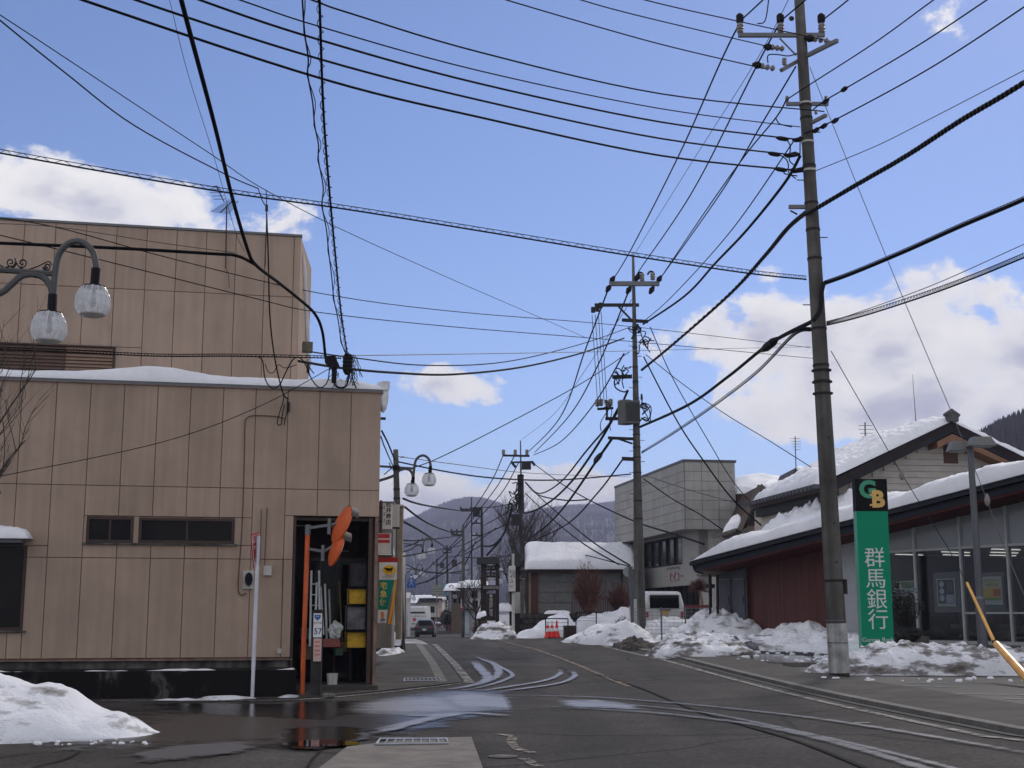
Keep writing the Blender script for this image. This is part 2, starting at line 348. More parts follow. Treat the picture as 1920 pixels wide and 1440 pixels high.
def lampglass():
    m = bpy.data.materials.new('ribbed_lamp_glass'); m.use_nodes = True; t = m.node_tree; t.nodes.clear()
    tr = N(t, 'ShaderNodeBsdfTransparent'); tr.inputs[0].default_value = (.95, .96, .97, 1)
    tl = N(t, 'ShaderNodeBsdfTranslucent'); tl.inputs[0].default_value = (.85, .87, .9, 1); df = N(t, 'ShaderNodeBsdfDiffuse'); df.inputs[0].default_value = (.85, .87, .9, 1)
    gl = N(t, 'ShaderNodeBsdfGlossy'); gl.inputs['Roughness'].default_value = .15
    g = N(t, 'ShaderNodeTexCoord'); wv = N(t, 'ShaderNodeTexNoise'); wv.inputs['Scale'].default_value = 9; t.links.new(g.outputs['Object'], wv.inputs['Vector'])
    a = N(t, 'ShaderNodeMixShader'); a.inputs[0].default_value = .5; t.links.new(tl.outputs[0], a.inputs[1]); t.links.new(df.outputs[0], a.inputs[2])
    b = N(t, 'ShaderNodeMixShader'); t.links.new(ramp(t, wv.outputs[0], [(.3, .45), (.7, .8)]), b.inputs[0]); t.links.new(tr.outputs[0], b.inputs[1]); t.links.new(a.outputs[0], b.inputs[2])
    fr = N(t, 'ShaderNodeFresnel'); fr.inputs[0].default_value = 1.45; c = N(t, 'ShaderNodeMixShader'); t.links.new(mth(t, 'MULTIPLY', mth(t, 'MULTIPLY', fr.outputs[0], mth(t, 'SUBTRACT', 1, N(t, 'ShaderNodeNewGeometry').outputs['Backfacing'])), .5), c.inputs[0]); t.links.new(b.outputs[0], c.inputs[1]); t.links.new(gl.outputs[0], c.inputs[2])
    o = N(t, 'ShaderNodeOutputMaterial'); t.links.new(c.outputs[0], o.inputs[0]); return m
LGL = lampglass()
def emis(name, col, s):
    m = bpy.data.materials.new(name); m.use_nodes = True; t = m.node_tree; b = t.nodes['Principled BSDF']; b.inputs['Base Color'].default_value = (*col, 1); b.inputs['Emission Color'].default_value = (*col, 1); b.inputs['Emission Strength'].default_value = s; return m
TUBE = emis('lit_ceiling_tube', (1, .97, .9), .9)
def wetmat(name, col, rough, alpha_lo, alpha_hi, sc=(1.2, 5, 1), rot=0, amax=1.):
    m = bpy.data.materials.new(name); m.use_nodes = True; t = m.node_tree; b = t.nodes['Principled BSDF']
    b.inputs['Base Color'].default_value = (*col, 1); b.inputs['Roughness'].default_value = rough; b.inputs['IOR'].default_value = 1.4
    g = N(t, 'ShaderNodeNewGeometry'); mp_ = N(t, 'ShaderNodeMapping'); mp_.inputs['Scale'].default_value = sc; mp_.inputs['Rotation'].default_value = (0, 0, rot); t.links.new(g.outputs['Position'], mp_.inputs[0])
    n_ = N(t, 'ShaderNodeTexNoise'); n_.inputs['Scale'].default_value = 2.4; n_.inputs['Detail'].default_value = 12; n_.inputs['Roughness'].default_value = .85; t.links.new(mp_.outputs[0], n_.inputs['Vector'])
    at_ = N(t, 'ShaderNodeAttribute', attribute_name='edge'); 
    a = mth(t, 'ADD', n_.outputs[0], mth(t, 'MULTIPLY', mth(t, 'SUBTRACT', at_.outputs['Fac'], .5), .34))
    t.links.new(mth(t, 'MULTIPLY', ramp(t, a, [(alpha_lo, 0), (alpha_hi, 1)]), amax), b.inputs['Alpha'])
    n2 = N(t, 'ShaderNodeTexNoise'); n2.inputs['Scale'].default_value = 30; n2.inputs['Detail'].default_value = 3; t.links.new(g.outputs['Position'], n2.inputs['Vector'])
    bp = N(t, 'ShaderNodeBump'); bp.inputs['Strength'].default_value = .35; bp.inputs['Distance'].default_value = .01; t.links.new(n2.outputs[0], bp.inputs['Height']); t.links.new(bp.outputs[0], b.inputs['Normal'])
    return m
WET = wetmat('wet_sheen', (.10, .10, .11), .30, .50, .60, (.4, .9, 1)); WETD = wetmat('damp_asphalt', (.028, .027, .026), .30, .40, .56, (.3, .5, 1))
FILM = wetmat('standing_water_film', (.015, .014, .013), .05, .46, .52, (.4, .6, 1))
SHEEN = wetmat('melt_sheen_tracks', (.32, .315, .335), .36, .43, .64, (.45, 1.6, 1), amax=.85)  # pale base colour paints the sky's sheen onto the melt water
# ================================================================ terrain
def axis(segs):
    out = [segs[0][0]]
    for a, b, h in segs:
        n = max(1, round((b - a) / h)); out += [a + (b - a) * (i + 1) / n for i in range(n)]
    return out
xs = axis([(-3600, -200, 340), (-200, -30, 17), (-30, -8, 1), (-8, 1, .75), (1, 7, .75), (7, 30, 1), (30, 200, 17), (200, 3600, 340)])
ys = axis([(-60, 0, 10), (0, 70, .75), (70, 160, 1.5), (160, 300, 10), (300, 4600, 215)])
mb = MB(); mb.v = [(x, y, gz(x, y) - .02) for x in xs for y in ys]
ny = len(ys); mb.f = [(i * ny + j, (i + 1) * ny + j, (i + 1) * ny + j + 1, i * ny + j + 1) for i in range(len(xs) - 1) for j in range(ny - 1)]
tag(mb.build('ground', M('frozen_earth_and_snow', (.30, .29, .29), .9, .5, .4, .3, 8), smooth=True), kind='structure')
def pl(pts):
    def f(t):
        n = len(pts) - 1; t = max(0, min(.99999, t)) * n; i = int(t); return pts[i].lerp(pts[i + 1], t - i)
    return f
def smoothpts(pts, k=8):
    pts = [Vector(p) for p in pts]; out = []
    for i in range(len(pts) - 1):
        p0, p1, p2, p3 = pts[max(i - 1, 0)], pts[i], pts[i + 1], pts[min(i + 2, len(pts) - 1)]
        for j in range(k):
            t = j / k; out.append(.5 * ((2 * p1) + (p2 - p0) * t + (2 * p0 - 5 * p1 + 4 * p2 - p3) * t * t + (3 * p1 - p0 - 3 * p2 + p3) * t ** 3))
    out.append(pts[-1]); return out
def G(px, py): p = ground(px, py); return Vector((p.x, p.y, 0))
def band(name, mat, A, B, dz, nu=60, nv=8, label=None, kind='structure', parent=None, edge=False, cat=None, thick=0, group=None):
    """sheet between two ground curves, hugging the terrain"""
    fa, fb = pl(A), pl(B); mb = MB()
    def fn(u, v):
        p = fa(u).lerp(fb(u), v); return (p.x, p.y, gz(p.x, p.y) + dz)
    mb.grid(fn, nu, nv)
    if thick:
        k = len(mb.v); vs = list(mb.v); W_ = nv + 1
        mb.v += [(x, y, z - thick) for x, y, z in vs]
        for i in range(nu): mb.f += [(i * W_, k + i * W_, k + (i + 1) * W_, (i + 1) * W_), ((i + 1) * W_ + nv, k + (i + 1) * W_ + nv, k + i * W_ + nv, i * W_ + nv)]
        for j in range(nv): mb.f += [(j + 1, k + j + 1, k + j, j), (nu * W_ + j, k + nu * W_ + j, k + nu * W_ + j + 1, nu * W_ + j + 1)]
    o = mb.build(name, mat, parent, smooth=False)
    n = Vector((0, 0, 0))
    if o.data.polygons[0].normal.z < 0: o.data.flip_normals()
    if edge:
        a = o.data.attributes.new('edge', 'FLOAT', 'POINT'); vals = []
        for i in range(nu + 1):
            for j in range(nv + 1): vals.append(min(1, 1.5 * (1 - abs(2 * j / nv - 1))) ** .8 * min(1, 4 * min(i / nu, 1 - i / nu)))
        a.data.foreach_set('value', vals + [0] * (len(a.data) - len(vals)))
    return tag(o, label, cat, group, kind)
def off_curve(P, w):
    L, Rr = [], []
    for i, p in enumerate(P):
        d = (P[min(i + 1, len(P) - 1)] - P[max(i - 1, 0)]).normalized(); s = Vector((d.y, -d.x, 0)); ww = w(i / (len(P) - 1)) if callable(w) else w
        L.append(p - s * ww / 2); Rr.append(p + s * ww / 2)
    return L, Rr
def stripe(name, mat, px, w, dz, edge=False, kind='structure', nu=None, nv=1, curve=True, **k):
    P = [G(*p) if len(p) == 2 else Vector(p) for p in px]
    if curve: P = smoothpts(P, 8)
    L, Rr = off_curve(P, w); return band(name, mat, L, Rr, dz, nu or max(20, len(P)), nv, kind=kind, edge=edge, **k)
# road outline in the world
KERB = [(8.6, -8, 0), (8.3, 4, 0), (7.9, 10, 0)] + [tuple(G(*p)) for p in [(1920, 1379), (1740, 1344), (1560, 1307), (1440, 1279), (1360, 1259), (1280, 1238), (1200, 1221), (1130, 1206)]]
KERB = [Vector(p) for p in KERB]
last = KERB[-1]
KERB += [Vector((last.x - .3, last.y + 8, 0)), Vector((last.x - 1.4, 75, 0)), Vector((.6, 95, 0)), Vector((-2.2, 115, 0)), Vector((-4.6, 135, 0)), Vector((-7.2, 165, 0)), Vector((-9.0, 195, 0)), Vector((-8.5, 230, 0))]
LEFTE = [G(868, 1281), G(842, 1246), G(822, 1224), G(806, 1208)]
l2 = LEFTE[-1]
LEFTE += [Vector((-4.4, 62, 0)), Vector((-6.2, 80, 0)), Vector((-8.6, 103, 0)), Vector((-10.8, 125, 0)), Vector((-13.0, 150, 0)), Vector((-15.6, 180, 0)), Vector((-17, 205, 0)), Vector((-17, 230, 0))]
def interp_y(P, y):
    for a, b in zip(P, P[1:]):
        if a.y <= y <= b.y: return a.lerp(b, (y - a.y) / (b.y - a.y + 1e-9)).x
    return P[0].x if y < P[0].y else P[-1].x
YL0 = LEFTE[0].y
rows = axis([(-8, 14, 1), (14, 70, .8), (70, 228, 3)])
mb = MB(); nc = 24
for y in rows:
    xr = interp_y(KERB, y); xl = interp_y(LEFTE, max(y, YL0)) if y > YL0 else -2.2 - .1
    if y <= YL0: xl = LEFTE[0].x
    for j in range(nc + 1): x = xl + (xr - xl) * j / nc; mb.v.append((x, y, gz(x, y) - .004))
mb.f = [(i * (nc + 1) + j, i * (nc + 1) + j + 1, (i + 1) * (nc + 1) + j + 1, (i + 1) * (nc + 1) + j) for i in range(len(rows) - 1) for j in range(nc)]
tag(mb.build('road', ASPH), kind='structure')
SIDE_T = [G(300, 1313), G(560, 1311), G(720, 1297), LEFTE[0]]
def side(u, v):
    y = -8 + (max(q.y for q in SIDE_T) + 1.5 + 8) * v; x = -45 + (LEFTE[0].x + 45) * u; return (x, y, gz(x, y) - .006)
tag(MB().grid(side, 60, 36).build('side_street', ASPH), kind='structure')
for o in bpy.data.objects:
    if o.name == 'side_street' and o.data.polygons[0].normal.z < 0: o.data.flip_normals()
# ------------------------------------------------ kerbs, pavements, parking lot (right)
RK = [p for p in KERB if p.y < 66]
def shift(P, dx): return [p + Vector((dx, 0, 0)) for p in P]
band('kerb', CONC, RK, shift(RK, .16), .065, 90, 1, thick=.2, label=None)
band('pavement_right', PAVE, shift(RK, .162), [Vector((p.x + (1.45 if p.y > 24 else 1.7), p.y, 0)) for p in RK], .060, 90, 5, thick=.2)
LOT = M('parking_asphalt', (.032, .030, .030), .8, .2, .7, .5, 60, detail=8)
band('parking_lot', LOT, [Vector((p.x + (1.46 if p.y > 24 else 1.71), p.y, 0)) for p in RK], [Vector((34, p.y, 0)) for p in RK], .012, 60, 20)
band('road_edge_line', RLINE, [p + Vector((-.50, 0, 0)) for p in RK], [p + Vector((-.37, 0, 0)) for p in RK], .008, 150, 1)
band('gutter_strip', M('gutter_grit', (.03, .028, .026), .9, .3, 5), [p + Vector((-.16, 0, 0)) for p in RK], [p + Vector((-.0, 0, 0)) for p in RK], .006, 120, 1)
for i, q in enumerate([[(1645, 1288), (1800, 1290)], [(1770, 1303), (1925, 1305)], [(1880, 1312), (1990, 1316)], [(1700, 1282), (1960, 1281)]]):
    stripe('parking_line', RLINE, q, .13, .022, curve=False)
# ------------------------------------------------ left pavement and apron
A_ = [G(562, 1311), G(700, 1299), G(790, 1289), G(868, 1281)]
B_ = [G(540, 1236), G(700, 1228), G(760, 1222), G(800, 1215)]
band('shop_apron', PAVE, A_, B_, .03, 60, 14, thick=.15)
LP = [p for p in LEFTE if p.y < 62]
band('gutter_left', M('wet_gutter', (.025, .024, .023), .85, .3, 4), shift(LP, -.32), LP, .004, 50, 1)
band('gutter_cover_strip', CONC, shift(LP, -.55), shift(LP, -.33), .035, 60, 1, thick=.1)
band('pavement_left', PAVE, shift(LP, -2.9), shift(LP, -.555), .034, 60, 5, thick=.12)
stripe('road_edge_line_left', RLINE, [p + Vector((.16, 0, 0)) for p in LP], .2, .008, curve=False, nu=60)
stripe('corner_line', RLINE, [(190, 1314), (400, 1315), (560, 1312.5), (680, 1303), (790, 1291), (850, 1284), (872, 1279)], .13, .012)
stripe('side_street_line', RLINE, [(150, 1340), (235, 1347), (330, 1352), (545, 1362)], .13, .008)
# far pavements beyond the crest
band('pavement_far_left', PAVE, shift([p for p in LEFTE if p.y > 55], -3), [p for p in LEFTE if p.y > 55], .05, 60, 3, thick=.1)
band('pavement_far_right', PAVE, [p for p in KERB if p.y > 60], shift([p for p in KERB if p.y > 60], 2.5), .05, 60, 3, thick=.1)
# centre line
stripe('centre_line', OLINE, [(925, 1198), (960, 1207), (1010, 1220), (1070, 1242), (1120, 1263), (1180, 1288)], .13, .008)
stripe('road_seam', M('tar_seam', (.020, .018, .018), .95, .3, 6, spec=.1), [(1120, 1265), (1200, 1290), (1300, 1331), (1400, 1362), (1500, 1392), (1620, 1440), (1700, 1475)], .06, .010)
stripe('road_seam', M('tar_seam', (.020, .018, .018), .95, .3, 6, spec=.1), [(868, 1238), (960, 1236), (1000, 1235)], .10, .010)
for q in ([(930, 1376), (962, 1381), (958, 1393)], [(958, 1393), (972, 1406), (998, 1412)], [(980, 1422), (1010, 1438)]):
    stripe('worn_stop_mark', PALEW, q, .12, .008, curve=False)
stripe('dashed_mark', RLINE, [(1602, 1356), (1632, 1356)], .12, .008, curve=False)
# corner slab with grate
SL = [G(600, 1446), G(655, 1404), G(740, 1391), G(888, 1387)]; SR = [G(620, 1500), G(760, 1500), G(905, 1500), G(912, 1470)]
band('corner_slab', M('worn_slab', (.17, .15, .13), .9, .22, 2.5, .5, 60), [G(560, 1475), G(650, 1405), G(760, 1390), G(884, 1386)], [G(560, 1600), G(700, 1600), G(820, 1600), G(925, 1500)], .03, 30, 12, thick=.1)
def grate(pts, nb, nm, lab):
    a, b, c, d = [ground(*p) for p in pts]; base = (a + b + c + d) / 4
    for q in (a, b, c, d): q.z = gz(q.x, q.y) + .04
    t = thing(nm, lab, 'drain grate', (base.x, base.y, base.z))
    MB().tube([a, b, c, d, a], .018, 4).build('frame', GALV, t)
    mb = MB(); mb.ob(a - Z * .03, b - a, d - a, Z * .012); mb.build('pit', BLACK, t)
    for i in range(1, nb): u = i / nb; MB().bar(a.lerp(b, u), d.lerp(c, u), .016, .02).build('bar', GALV, t)
    return t
grate([(704, 1403), (840, 1401), (836, 1391), (712, 1392)], 8, 'drain_grate', 'long steel drain grate set in the corner concrete slab at the bottom')
grate([(757, 1281), (828, 1280), (822, 1275), (758, 1275.5)], 9, 'drain_grate', 'small steel drain grate in the pavement apron beside the shop')
mb = MB(); p = ground(943, 1419); mb.disc((p.x, p.y, p.z + .004), Z, (0, 1, 0), .12, .01, 16); mb.disc((p.x, p.y, p.z + .004), Z, (0, 1, 0), .16, .004, 20)
solo(mb, 'valve_cover', CONC, 'small pale valve cover set in the asphalt near the faded arrow', 'valve cover')
# ------------------------------------------------ melt water
SHEEN2 = wetmat('thin_melt_sheen', (.20, .195, .21), .36, .47, .68, (.45, 1.6, 1), amax=.6)  # fainter sky sheen, likewise put into the base colour of the wet tracks
def wetband(name, mat, px, w, dz, n=10): return stripe(name, mat, px, w, dz, edge=True, kind='stuff', nv=n)
def wetpoly(name, mat, A, B, dz): return band(name, mat, [G(*p) for p in A], [G(*p) for p in B], dz, 40, 16, kind='stuff', edge=True)
wetpoly('damp_patch', WETD, [(130, 1318), (400, 1322), (700, 1305), (860, 1290), (1010, 1292)], [(60, 1440), (300, 1430), (520, 1410), (760, 1385), (960, 1345)], .0135)
wetpoly('melt_water', SHEEN, [(640, 1318), (740, 1305), (860, 1296), (940, 1298)], [(600, 1345), (740, 1348), (870, 1345), (975, 1341)], .017)
wetpoly('melt_water', SHEEN, [(780, 1300), (880, 1294), (930, 1298), (960, 1302)], [(820, 1336), (900, 1338), (950, 1340), (970, 1340)], .0185)
tr = [
 [(840, 1310), (950, 1305), (1100, 1308), (1300, 1323), (1500, 1345), (1680, 1372), (1900, 1410), (2000, 1430)],
 [(850, 1330), (1000, 1325), (1180, 1335), (1290, 1345), (1420, 1362), (1560, 1393), (1720, 1440), (1880, 1495), (2060, 1570)],
 [(900, 1316), (1060, 1316), (1200, 1325), (1330, 1340), (1500, 1375), (1700, 1422), (1880, 1470), (2060, 1530)],
 [(780, 1300), (870, 1290), (920, 1276), (935, 1262), (925, 1245), (895, 1232)],
 [(830, 1303), (910, 1288), (950, 1275), (960, 1265), (930, 1248), (900, 1236), (880, 1226)],
 [(850, 1305), (950, 1290), (1020, 1278), (1050, 1265), (1046, 1254)],
 [(870, 1306), (990, 1292), (1055, 1281), (1078, 1268), (1066, 1256)],
 [(740, 1342), (800, 1345), (880, 1340), (970, 1346)],
 [(700, 1374), (760, 1362), (830, 1346), (900, 1338)],
 [(880, 1290), (915, 1275), (900, 1255), (885, 1238)],
 [(690, 1380), (740, 1370), (770, 1360), (850, 1342)],
]
wd = [.20, .24, .16, .20, .12, .14, .14, .25, .28, .25, .2]
for i, (q, w) in enumerate(zip(tr, wd)): wetband('melt_track', SHEEN2 if i < 3 else SHEEN, q, w * (1.0 if i < 3 else 1.5), .0195 + .0012 * i, 6)
wetpoly('melt_water', SHEEN, [(1020, 1310), (1120, 1312), (1200, 1322)], [(1045, 1328), (1130, 1332), (1240, 1336)], .016)
wetpoly('water_film', FILM, [(1370, 1226), (1460, 1228), (1556, 1232)], [(1350, 1238), (1440, 1246), (1530, 1256)], .034)
wetpoly('melt_water', WET, [(490, 1374), (640, 1370), (740, 1372)], [(470, 1398), (620, 1402), (700, 1392)], .016)
wetpoly('melt_water', WET, [(230, 1410), (330, 1395), (500, 1380)], [(210, 1440), (360, 1432), (540, 1408)], .0165)
# puddle: still water lying in front of the slab
def puddle(name, C0, rx, ry, ang, seed, lab):
    mb = MB(); c = G(*C0); n = 48; vs = []; z = gz(c.x, c.y) + .024
    for i in range(n):
        a = 2 * math.pi * i / n; r = 1 + .22 * noise.noise((math.cos(a) * 1.4 + seed, math.sin(a) * 1.4, seed)) + .1 * noise.noise((math.cos(a) * 4 + seed, math.sin(a) * 4, seed))
        x, y = rx * r * math.cos(a), ry * r * math.sin(a); vs.append((c.x + x * math.cos(ang) - y * math.sin(ang), c.y + x * math.sin(ang) + y * math.cos(ang), z))
    mb.add(vs, [tuple(range(n))]); return tag(mb.build(name, WATER), None, None, None, 'structure')
WATER = bpy.data.materials.new('still_water'); WATER.use_nodes = True
_t, _b = parts_of(WATER); _b.inputs['Base Color'].default_value = (.012, .011, .01, 1); _b.inputs['Roughness'].default_value = .03; _b.inputs['IOR'].default_value = 1.33
_n = N(_t, 'ShaderNodeTexNoise'); _n.inputs['Scale'].default_value = 5; _bp = N(_t, 'ShaderNodeBump'); _bp.inputs['Strength'].default_value = .03; _bp.inputs['Distance'].default_value = .01
_g = N(_t, 'ShaderNodeNewGeometry'); _t.links.new(_g.outputs['Position'], _n.inputs['Vector']); _t.links.new(_n.outputs[0], _bp.inputs['Height']); _t.links.new(_bp.outputs[0], _b.inputs['Normal'])
puddle('puddle', (606, 1397), .46, .40, .1, 1.3, '')
wetpoly('water_film', FILM, [(210, 1316), (400, 1317), (560, 1315), (700, 1306)], [(300, 1338), (460, 1350), (600, 1358), (690, 1340)], .0150)
wetpoly('water_film', FILM, [(520, 1362), (600, 1360), (700, 1362)], [(500, 1412), (600, 1414), (680, 1398)], .0205)
for q in ([(-40, 1428), (60, 1412), (130, 1408), (200, 1393)], [(60, 1440), (120, 1425), (150, 1410)], [(262, 1368), (330, 1380), (420, 1388), (500, 1383)], [(300, 1392), (350, 1390), (380, 1398)], [(640, 1372), (590, 1420), (575, 1445)]): stripe('asphalt_crack', M('crack_dark', (.016, .015, .014), .95, .3, 6, spec=.1), q, .035, .009)
# ================================================================ snow tools
def mound(name, path, wid, hgt, seed, mat, label, nu=110, nv=44, lump=.16, fine=.05, pw=.55, cat='snow pile', base=0., kind=None, rough=1., bias=0.):
    P = smoothpts([p if isinstance(p, Vector) else G(*p) for p in path], 10); f = pl(P); n = len(hgt) - 1
    def lerp_(arr, u): m = len(arr) - 1; u = max(0, min(.9999, u)) * m; i = int(u); k = u - i; k = k * k * (3 - 2 * k); return arr[i] + (arr[i + 1] - arr[i]) * k
    mb = MB()
    def fn(u, v):
        p = f(u); q = f(min(1, u + .01)) - f(max(0, u - .01)); q.normalize(); s = Vector((q.y, -q.x, 0)); t = 2 * v - 1
        w = lerp_(wid, u); w *= 1 + .25 * noise.noise((p.x * .9 + seed, p.y * .9, t * 1.2))
        X = p + s * t * w / 2
        tt = abs(t - bias * (1 - t * t)); prof = max(0, 1 - tt ** 2) ** pw; end = min(1, 6 * min(u, 1 - u)) ** .6
        h = lerp_(hgt, u) * prof * end
        q3 = Vector((X.x, X.y, seed))
        h *= 1 + rough * (.30 * noise.noise(q3 * .9) + .2 * noise.noise(q3 * 2.2))
        q4 = q3 + Vector((noise.noise(q3 * 3), noise.noise(q3 * 3 + Vector((5, 5, 5))), 0)) * .25; c = noise.voronoi(q4 * 2.6)[0]; c2 = noise.voronoi(q4 * 7)[0]; h += (prof * end) ** .6 * rough * (lump * (.35 - min(c[0], .7)) * 1.2 + lump * .35 * (.35 - min(c2[0], .7)) + fine * 1.2 * fbm(q3 * 4, 6))
        return (X.x, X.y, gz(X.x, X.y) + base + max(-.05, h) - (.05 if prof * end < .02 else 0))
    mb.grid(fn, nu, nv); o = solo(mb, name, mat, label, cat, smooth=True)
    if sum(p.normal.z for p in o.data.polygons) < 0: o.data.flip_normals()
    return o
def pillow(name, mat, parent, a, b, c, d, th, nu=60, nv=14, seed=0., wob=.12, fine=.03, ex=5, up=Z, droop=0., label=None, cat=None, thf=None):
    """snow lying on the quad a-b (front edge) d-c (back edge)"""
    a, b, c, d = map(Vector, (a, b, c, d)); mb = MB()
    def prof(u): return max(0, 1 - abs(2 * u - 1) ** ex) ** .5
    def top(u, v):
        p = (a.lerp(b, u)).lerp(d.lerp(c, u), v); w = prof(u) * prof(v); k = th * (thf(u) if thf else 1)
        n_ = 1 + wob * 2 * noise.noise((p.x * .35 + seed, p.y * .35, p.z * .35)) + wob * noise.noise((p.x * 1.1, p.y * 1.1 + seed, 3))
        fr = (.06 * noise.noise((p.x * 1.3, p.y * 1.3, seed)) + droop) * (1 - v) * k * 2
        return p + up * (k * w * n_ + fine * w * fbm((p.x * 4, p.y * 4, seed))) + (a - d).normalized() * fr * math.sin(math.pi * min(1, w))
    mb.grid(top, nu, nv); k = len(mb.v); W_ = nv + 1
    mb.v += [tuple(Vector((a.lerp(b, i / nu)).lerp(d.lerp(c, i / nu), j / nv)) - up * .01) for i in range(nu + 1) for j in range(nv + 1)]
    mb.f += [(k + i * W_ + j, k + i * W_ + j + 1, k + (i + 1) * W_ + j + 1, k + (i + 1) * W_ + j) for i in range(nu) for j in range(nv)]
    for i in range(nu): mb.f += [(i * W_, k + i * W_, k + (i + 1) * W_, (i + 1) * W_), (i * W_ + nv, (i + 1) * W_ + nv, k + (i + 1) * W_ + nv, k + i * W_ + nv)]
    for j in range(nv): mb.f += [(j, j + 1, k + j + 1, k + j), (nu * W_ + j, k + nu * W_ + j, k + nu * W_ + j + 1, nu * W_ + j + 1)]
    if parent is None: o = solo(mb, name, mat, label, cat, smooth=True)
    else: o = mb.build(name, mat, parent, smooth=True)
    bmm = bmesh.new(); bmm.from_mesh(o.data); bmesh.ops.recalc_face_normals(bmm, faces=bmm.faces); bmm.to_mesh(o.data); bmm.free()
    return o
# ================================================================ beige corner building (left)
LANG = R(12); CORN = Vector((-252 / 2538 * 27, 27, 0)); LW = VP(CORN, LANG)
def L(px, py, off=0): return LW.on(px, py, off)
base = LW.w(-4, 0); base.z = gz(base.x, base.y)
bld = thing('corner_shop_building', 'beige panelled two storey corner building with snow along its roof edge', 'building', base)
pw = .662; zt = L(540, 727).z; zA = L(540, 917).z; zB = L(300, 1047).z; zC = L(300, 1234).z
s0 = LW.st(708, 1155)[0]
sL = -16.
# carcass behind the panels (wall body with the shop opening left out)
so0, so1 = LW.st(546, 1155)[0], LW.st(699, 1155)[0]; zo = LW.st(560, 969)[1]
TH = .12
def wallbox(mb, a, b, z0, z1, o0, o1): mb.ob(LW.w(a, z0, o0), LW.d * (b - a), LW.n * (o1 - o0), Z * (z1 - z0))
mb = MB(); wallbox(mb, sL, so0 - .02, zC - .05, zt, -.30, -.035); wallbox(mb, so0 - .02, so1 + .02, zo + .02, zt, -.30, -.035); wallbox(mb, so1 + .02, s0 - .01, 0.05, zt, -.30, -.035)
mb.build('wall_core', BJOINT, bld)
mb = MB(); mb.ob(LW.w(s0 - .06, .1, -.30), LW.d * .055, LW.n * -8.5, Z * (zt - .1)); wallbox(mb, sL, s0, zt - .25, zt - .02, -9, -.31); mb.build('side_wall', BEIGE, bld)
# panels
def panelmesh(w, h):
    mb = MB(); g = .006; ch = .005
    x0, x1, z0, z1 = g, w - g, g, h - g
    o = LW.d; n = LW.n
    def P(x, z, k): return o * x + n * k + Z * z
    vs = [P(x0, z0, -.04), P(x1, z0, -.04), P(x1, z1, -.04), P(x0, z1, -.04), P(x0, z0, -ch), P(x1, z0, -ch), P(x1, z1, -ch), P(x0, z1, -ch), P(x0 + ch, z0 + ch, 0), P(x1 - ch, z0 + ch, 0), P(x1 - ch, z1 - ch, 0), P(x0 + ch, z1 - ch, 0)]
    fs = [(8, 9, 10, 11)] + [(a, (a + 1) % 4, 4 + (a + 1) % 4, 4 + a) for a in range(4)] + [(4 + a, 4 + (a + 1) % 4, 8 + (a + 1) % 4, 8 + a) for a in range(4)]
    mb.add(vs, fs); return mb
PC = {}
def panel(parent, plane, a, w, z0, z1, off=0, mat=None):
    k = (round(w, 3), round(z1 - z0, 3), (mat or BEIGE).name)
    pos = plane.w(a, z0, off)
    if k not in PC:
        o = panelmesh(*k[:2]).build('panel', mat or BEIGE); o.parent = parent; o.location = pos - OFF[parent.name]; PC[k] = o.data
        bmm = bmesh.new(); bmm.from_mesh(o.data); bmesh.ops.recalc_face_normals(bmm, faces=bmm.faces); bmm.to_mesh(o.data); bmm.free()
    else: o = instance(PC[k], 'panel', pos, parent)
    return o
jt = [LW.st(x, 1234)[0] for x in (77, 143, 208, 273, 337, 401)]
pw = (jt[-1] - jt[0]) / 5
j0 = jt[0]
edges = [j0 + pw * i for i in range(-12, 30) if j0 + pw * i < s0 - .08]
edges.append(s0)
# windows: s0,s1,z0,z1
WIN = []
for (a, b, t_, u_) in ((164, 248, 969, 1018), (262, 438, 971, 1020), (-60, 41, 1024, 1182)):
    (sa, z1_), (sb, z0_) = LW.st(a, (t_)), LW.st(b, u_); WIN.append((sa, sb, z0_, z1_))
for i in range(len(edges) - 1):
    a, b = edges[i], edges[i + 1]; w = b - a
    if w < .05: continue
    panel(bld, LW, a, w, zA, zt - .035)
    segs = [(zB, zA)]
    for (z0_, z1_) in segs:
        # cut around windows
        hit = [q for q in WIN[:2] if q[1] > a + .02 and q[0] < b - .02]
        if hit:
            q = hit[0]; zz0, zz1 = WIN[1][2] - .03, WIN[1][3] + .03
            panel(bld, LW, a, w, zz1, z1_); panel(bld, LW, a, w, z0_, zz0)
            ws = sorted(WIN[:2]); x = a
            for qq in ws:
                if qq[0] > x + .03 and x < b: panel(bld, LW, x, min(b, qq[0]) - x, zz0, zz1)
                x = max(x, qq[1])
            if x < b - .03: panel(bld, LW, x, b - x, zz0, zz1)
        elif b <= so0 + .02: 
            zh_ = WIN[2][3] + .02
            if a < WIN[2][1]:
                panel(bld, LW, a, w, zh_, z1_)
                if b > WIN[2][1] + .02: panel(bld, LW, WIN[2][1], b - WIN[2][1], z0_, zh_)
            else: panel(bld, LW, a, w, z0_, z1_)
        elif a < so0 - .03: panel(bld, LW, a, so0 - a, z0_, zo + .02); panel(bld, LW, a, b - a, zo + .02, z1_)
        elif a < s0 - .2: panel(bld, LW, a, min(b, s0) - a, zo + .02, z1_)
    if a < so0 - .1:
        bb = min(b, so0)
        if bb <= WIN[2][1]: panel(bld, LW, a, bb - a, zC, WIN[2][2] - .04)
        else:
            aa = max(a, WIN[2][1]) if a < WIN[2][1] - .02 else a
            if aa > a + .02: panel(bld, LW, a, aa - a, zC, WIN[2][2] - .04)
            panel(bld, LW, aa, bb - aa, zC, zB)
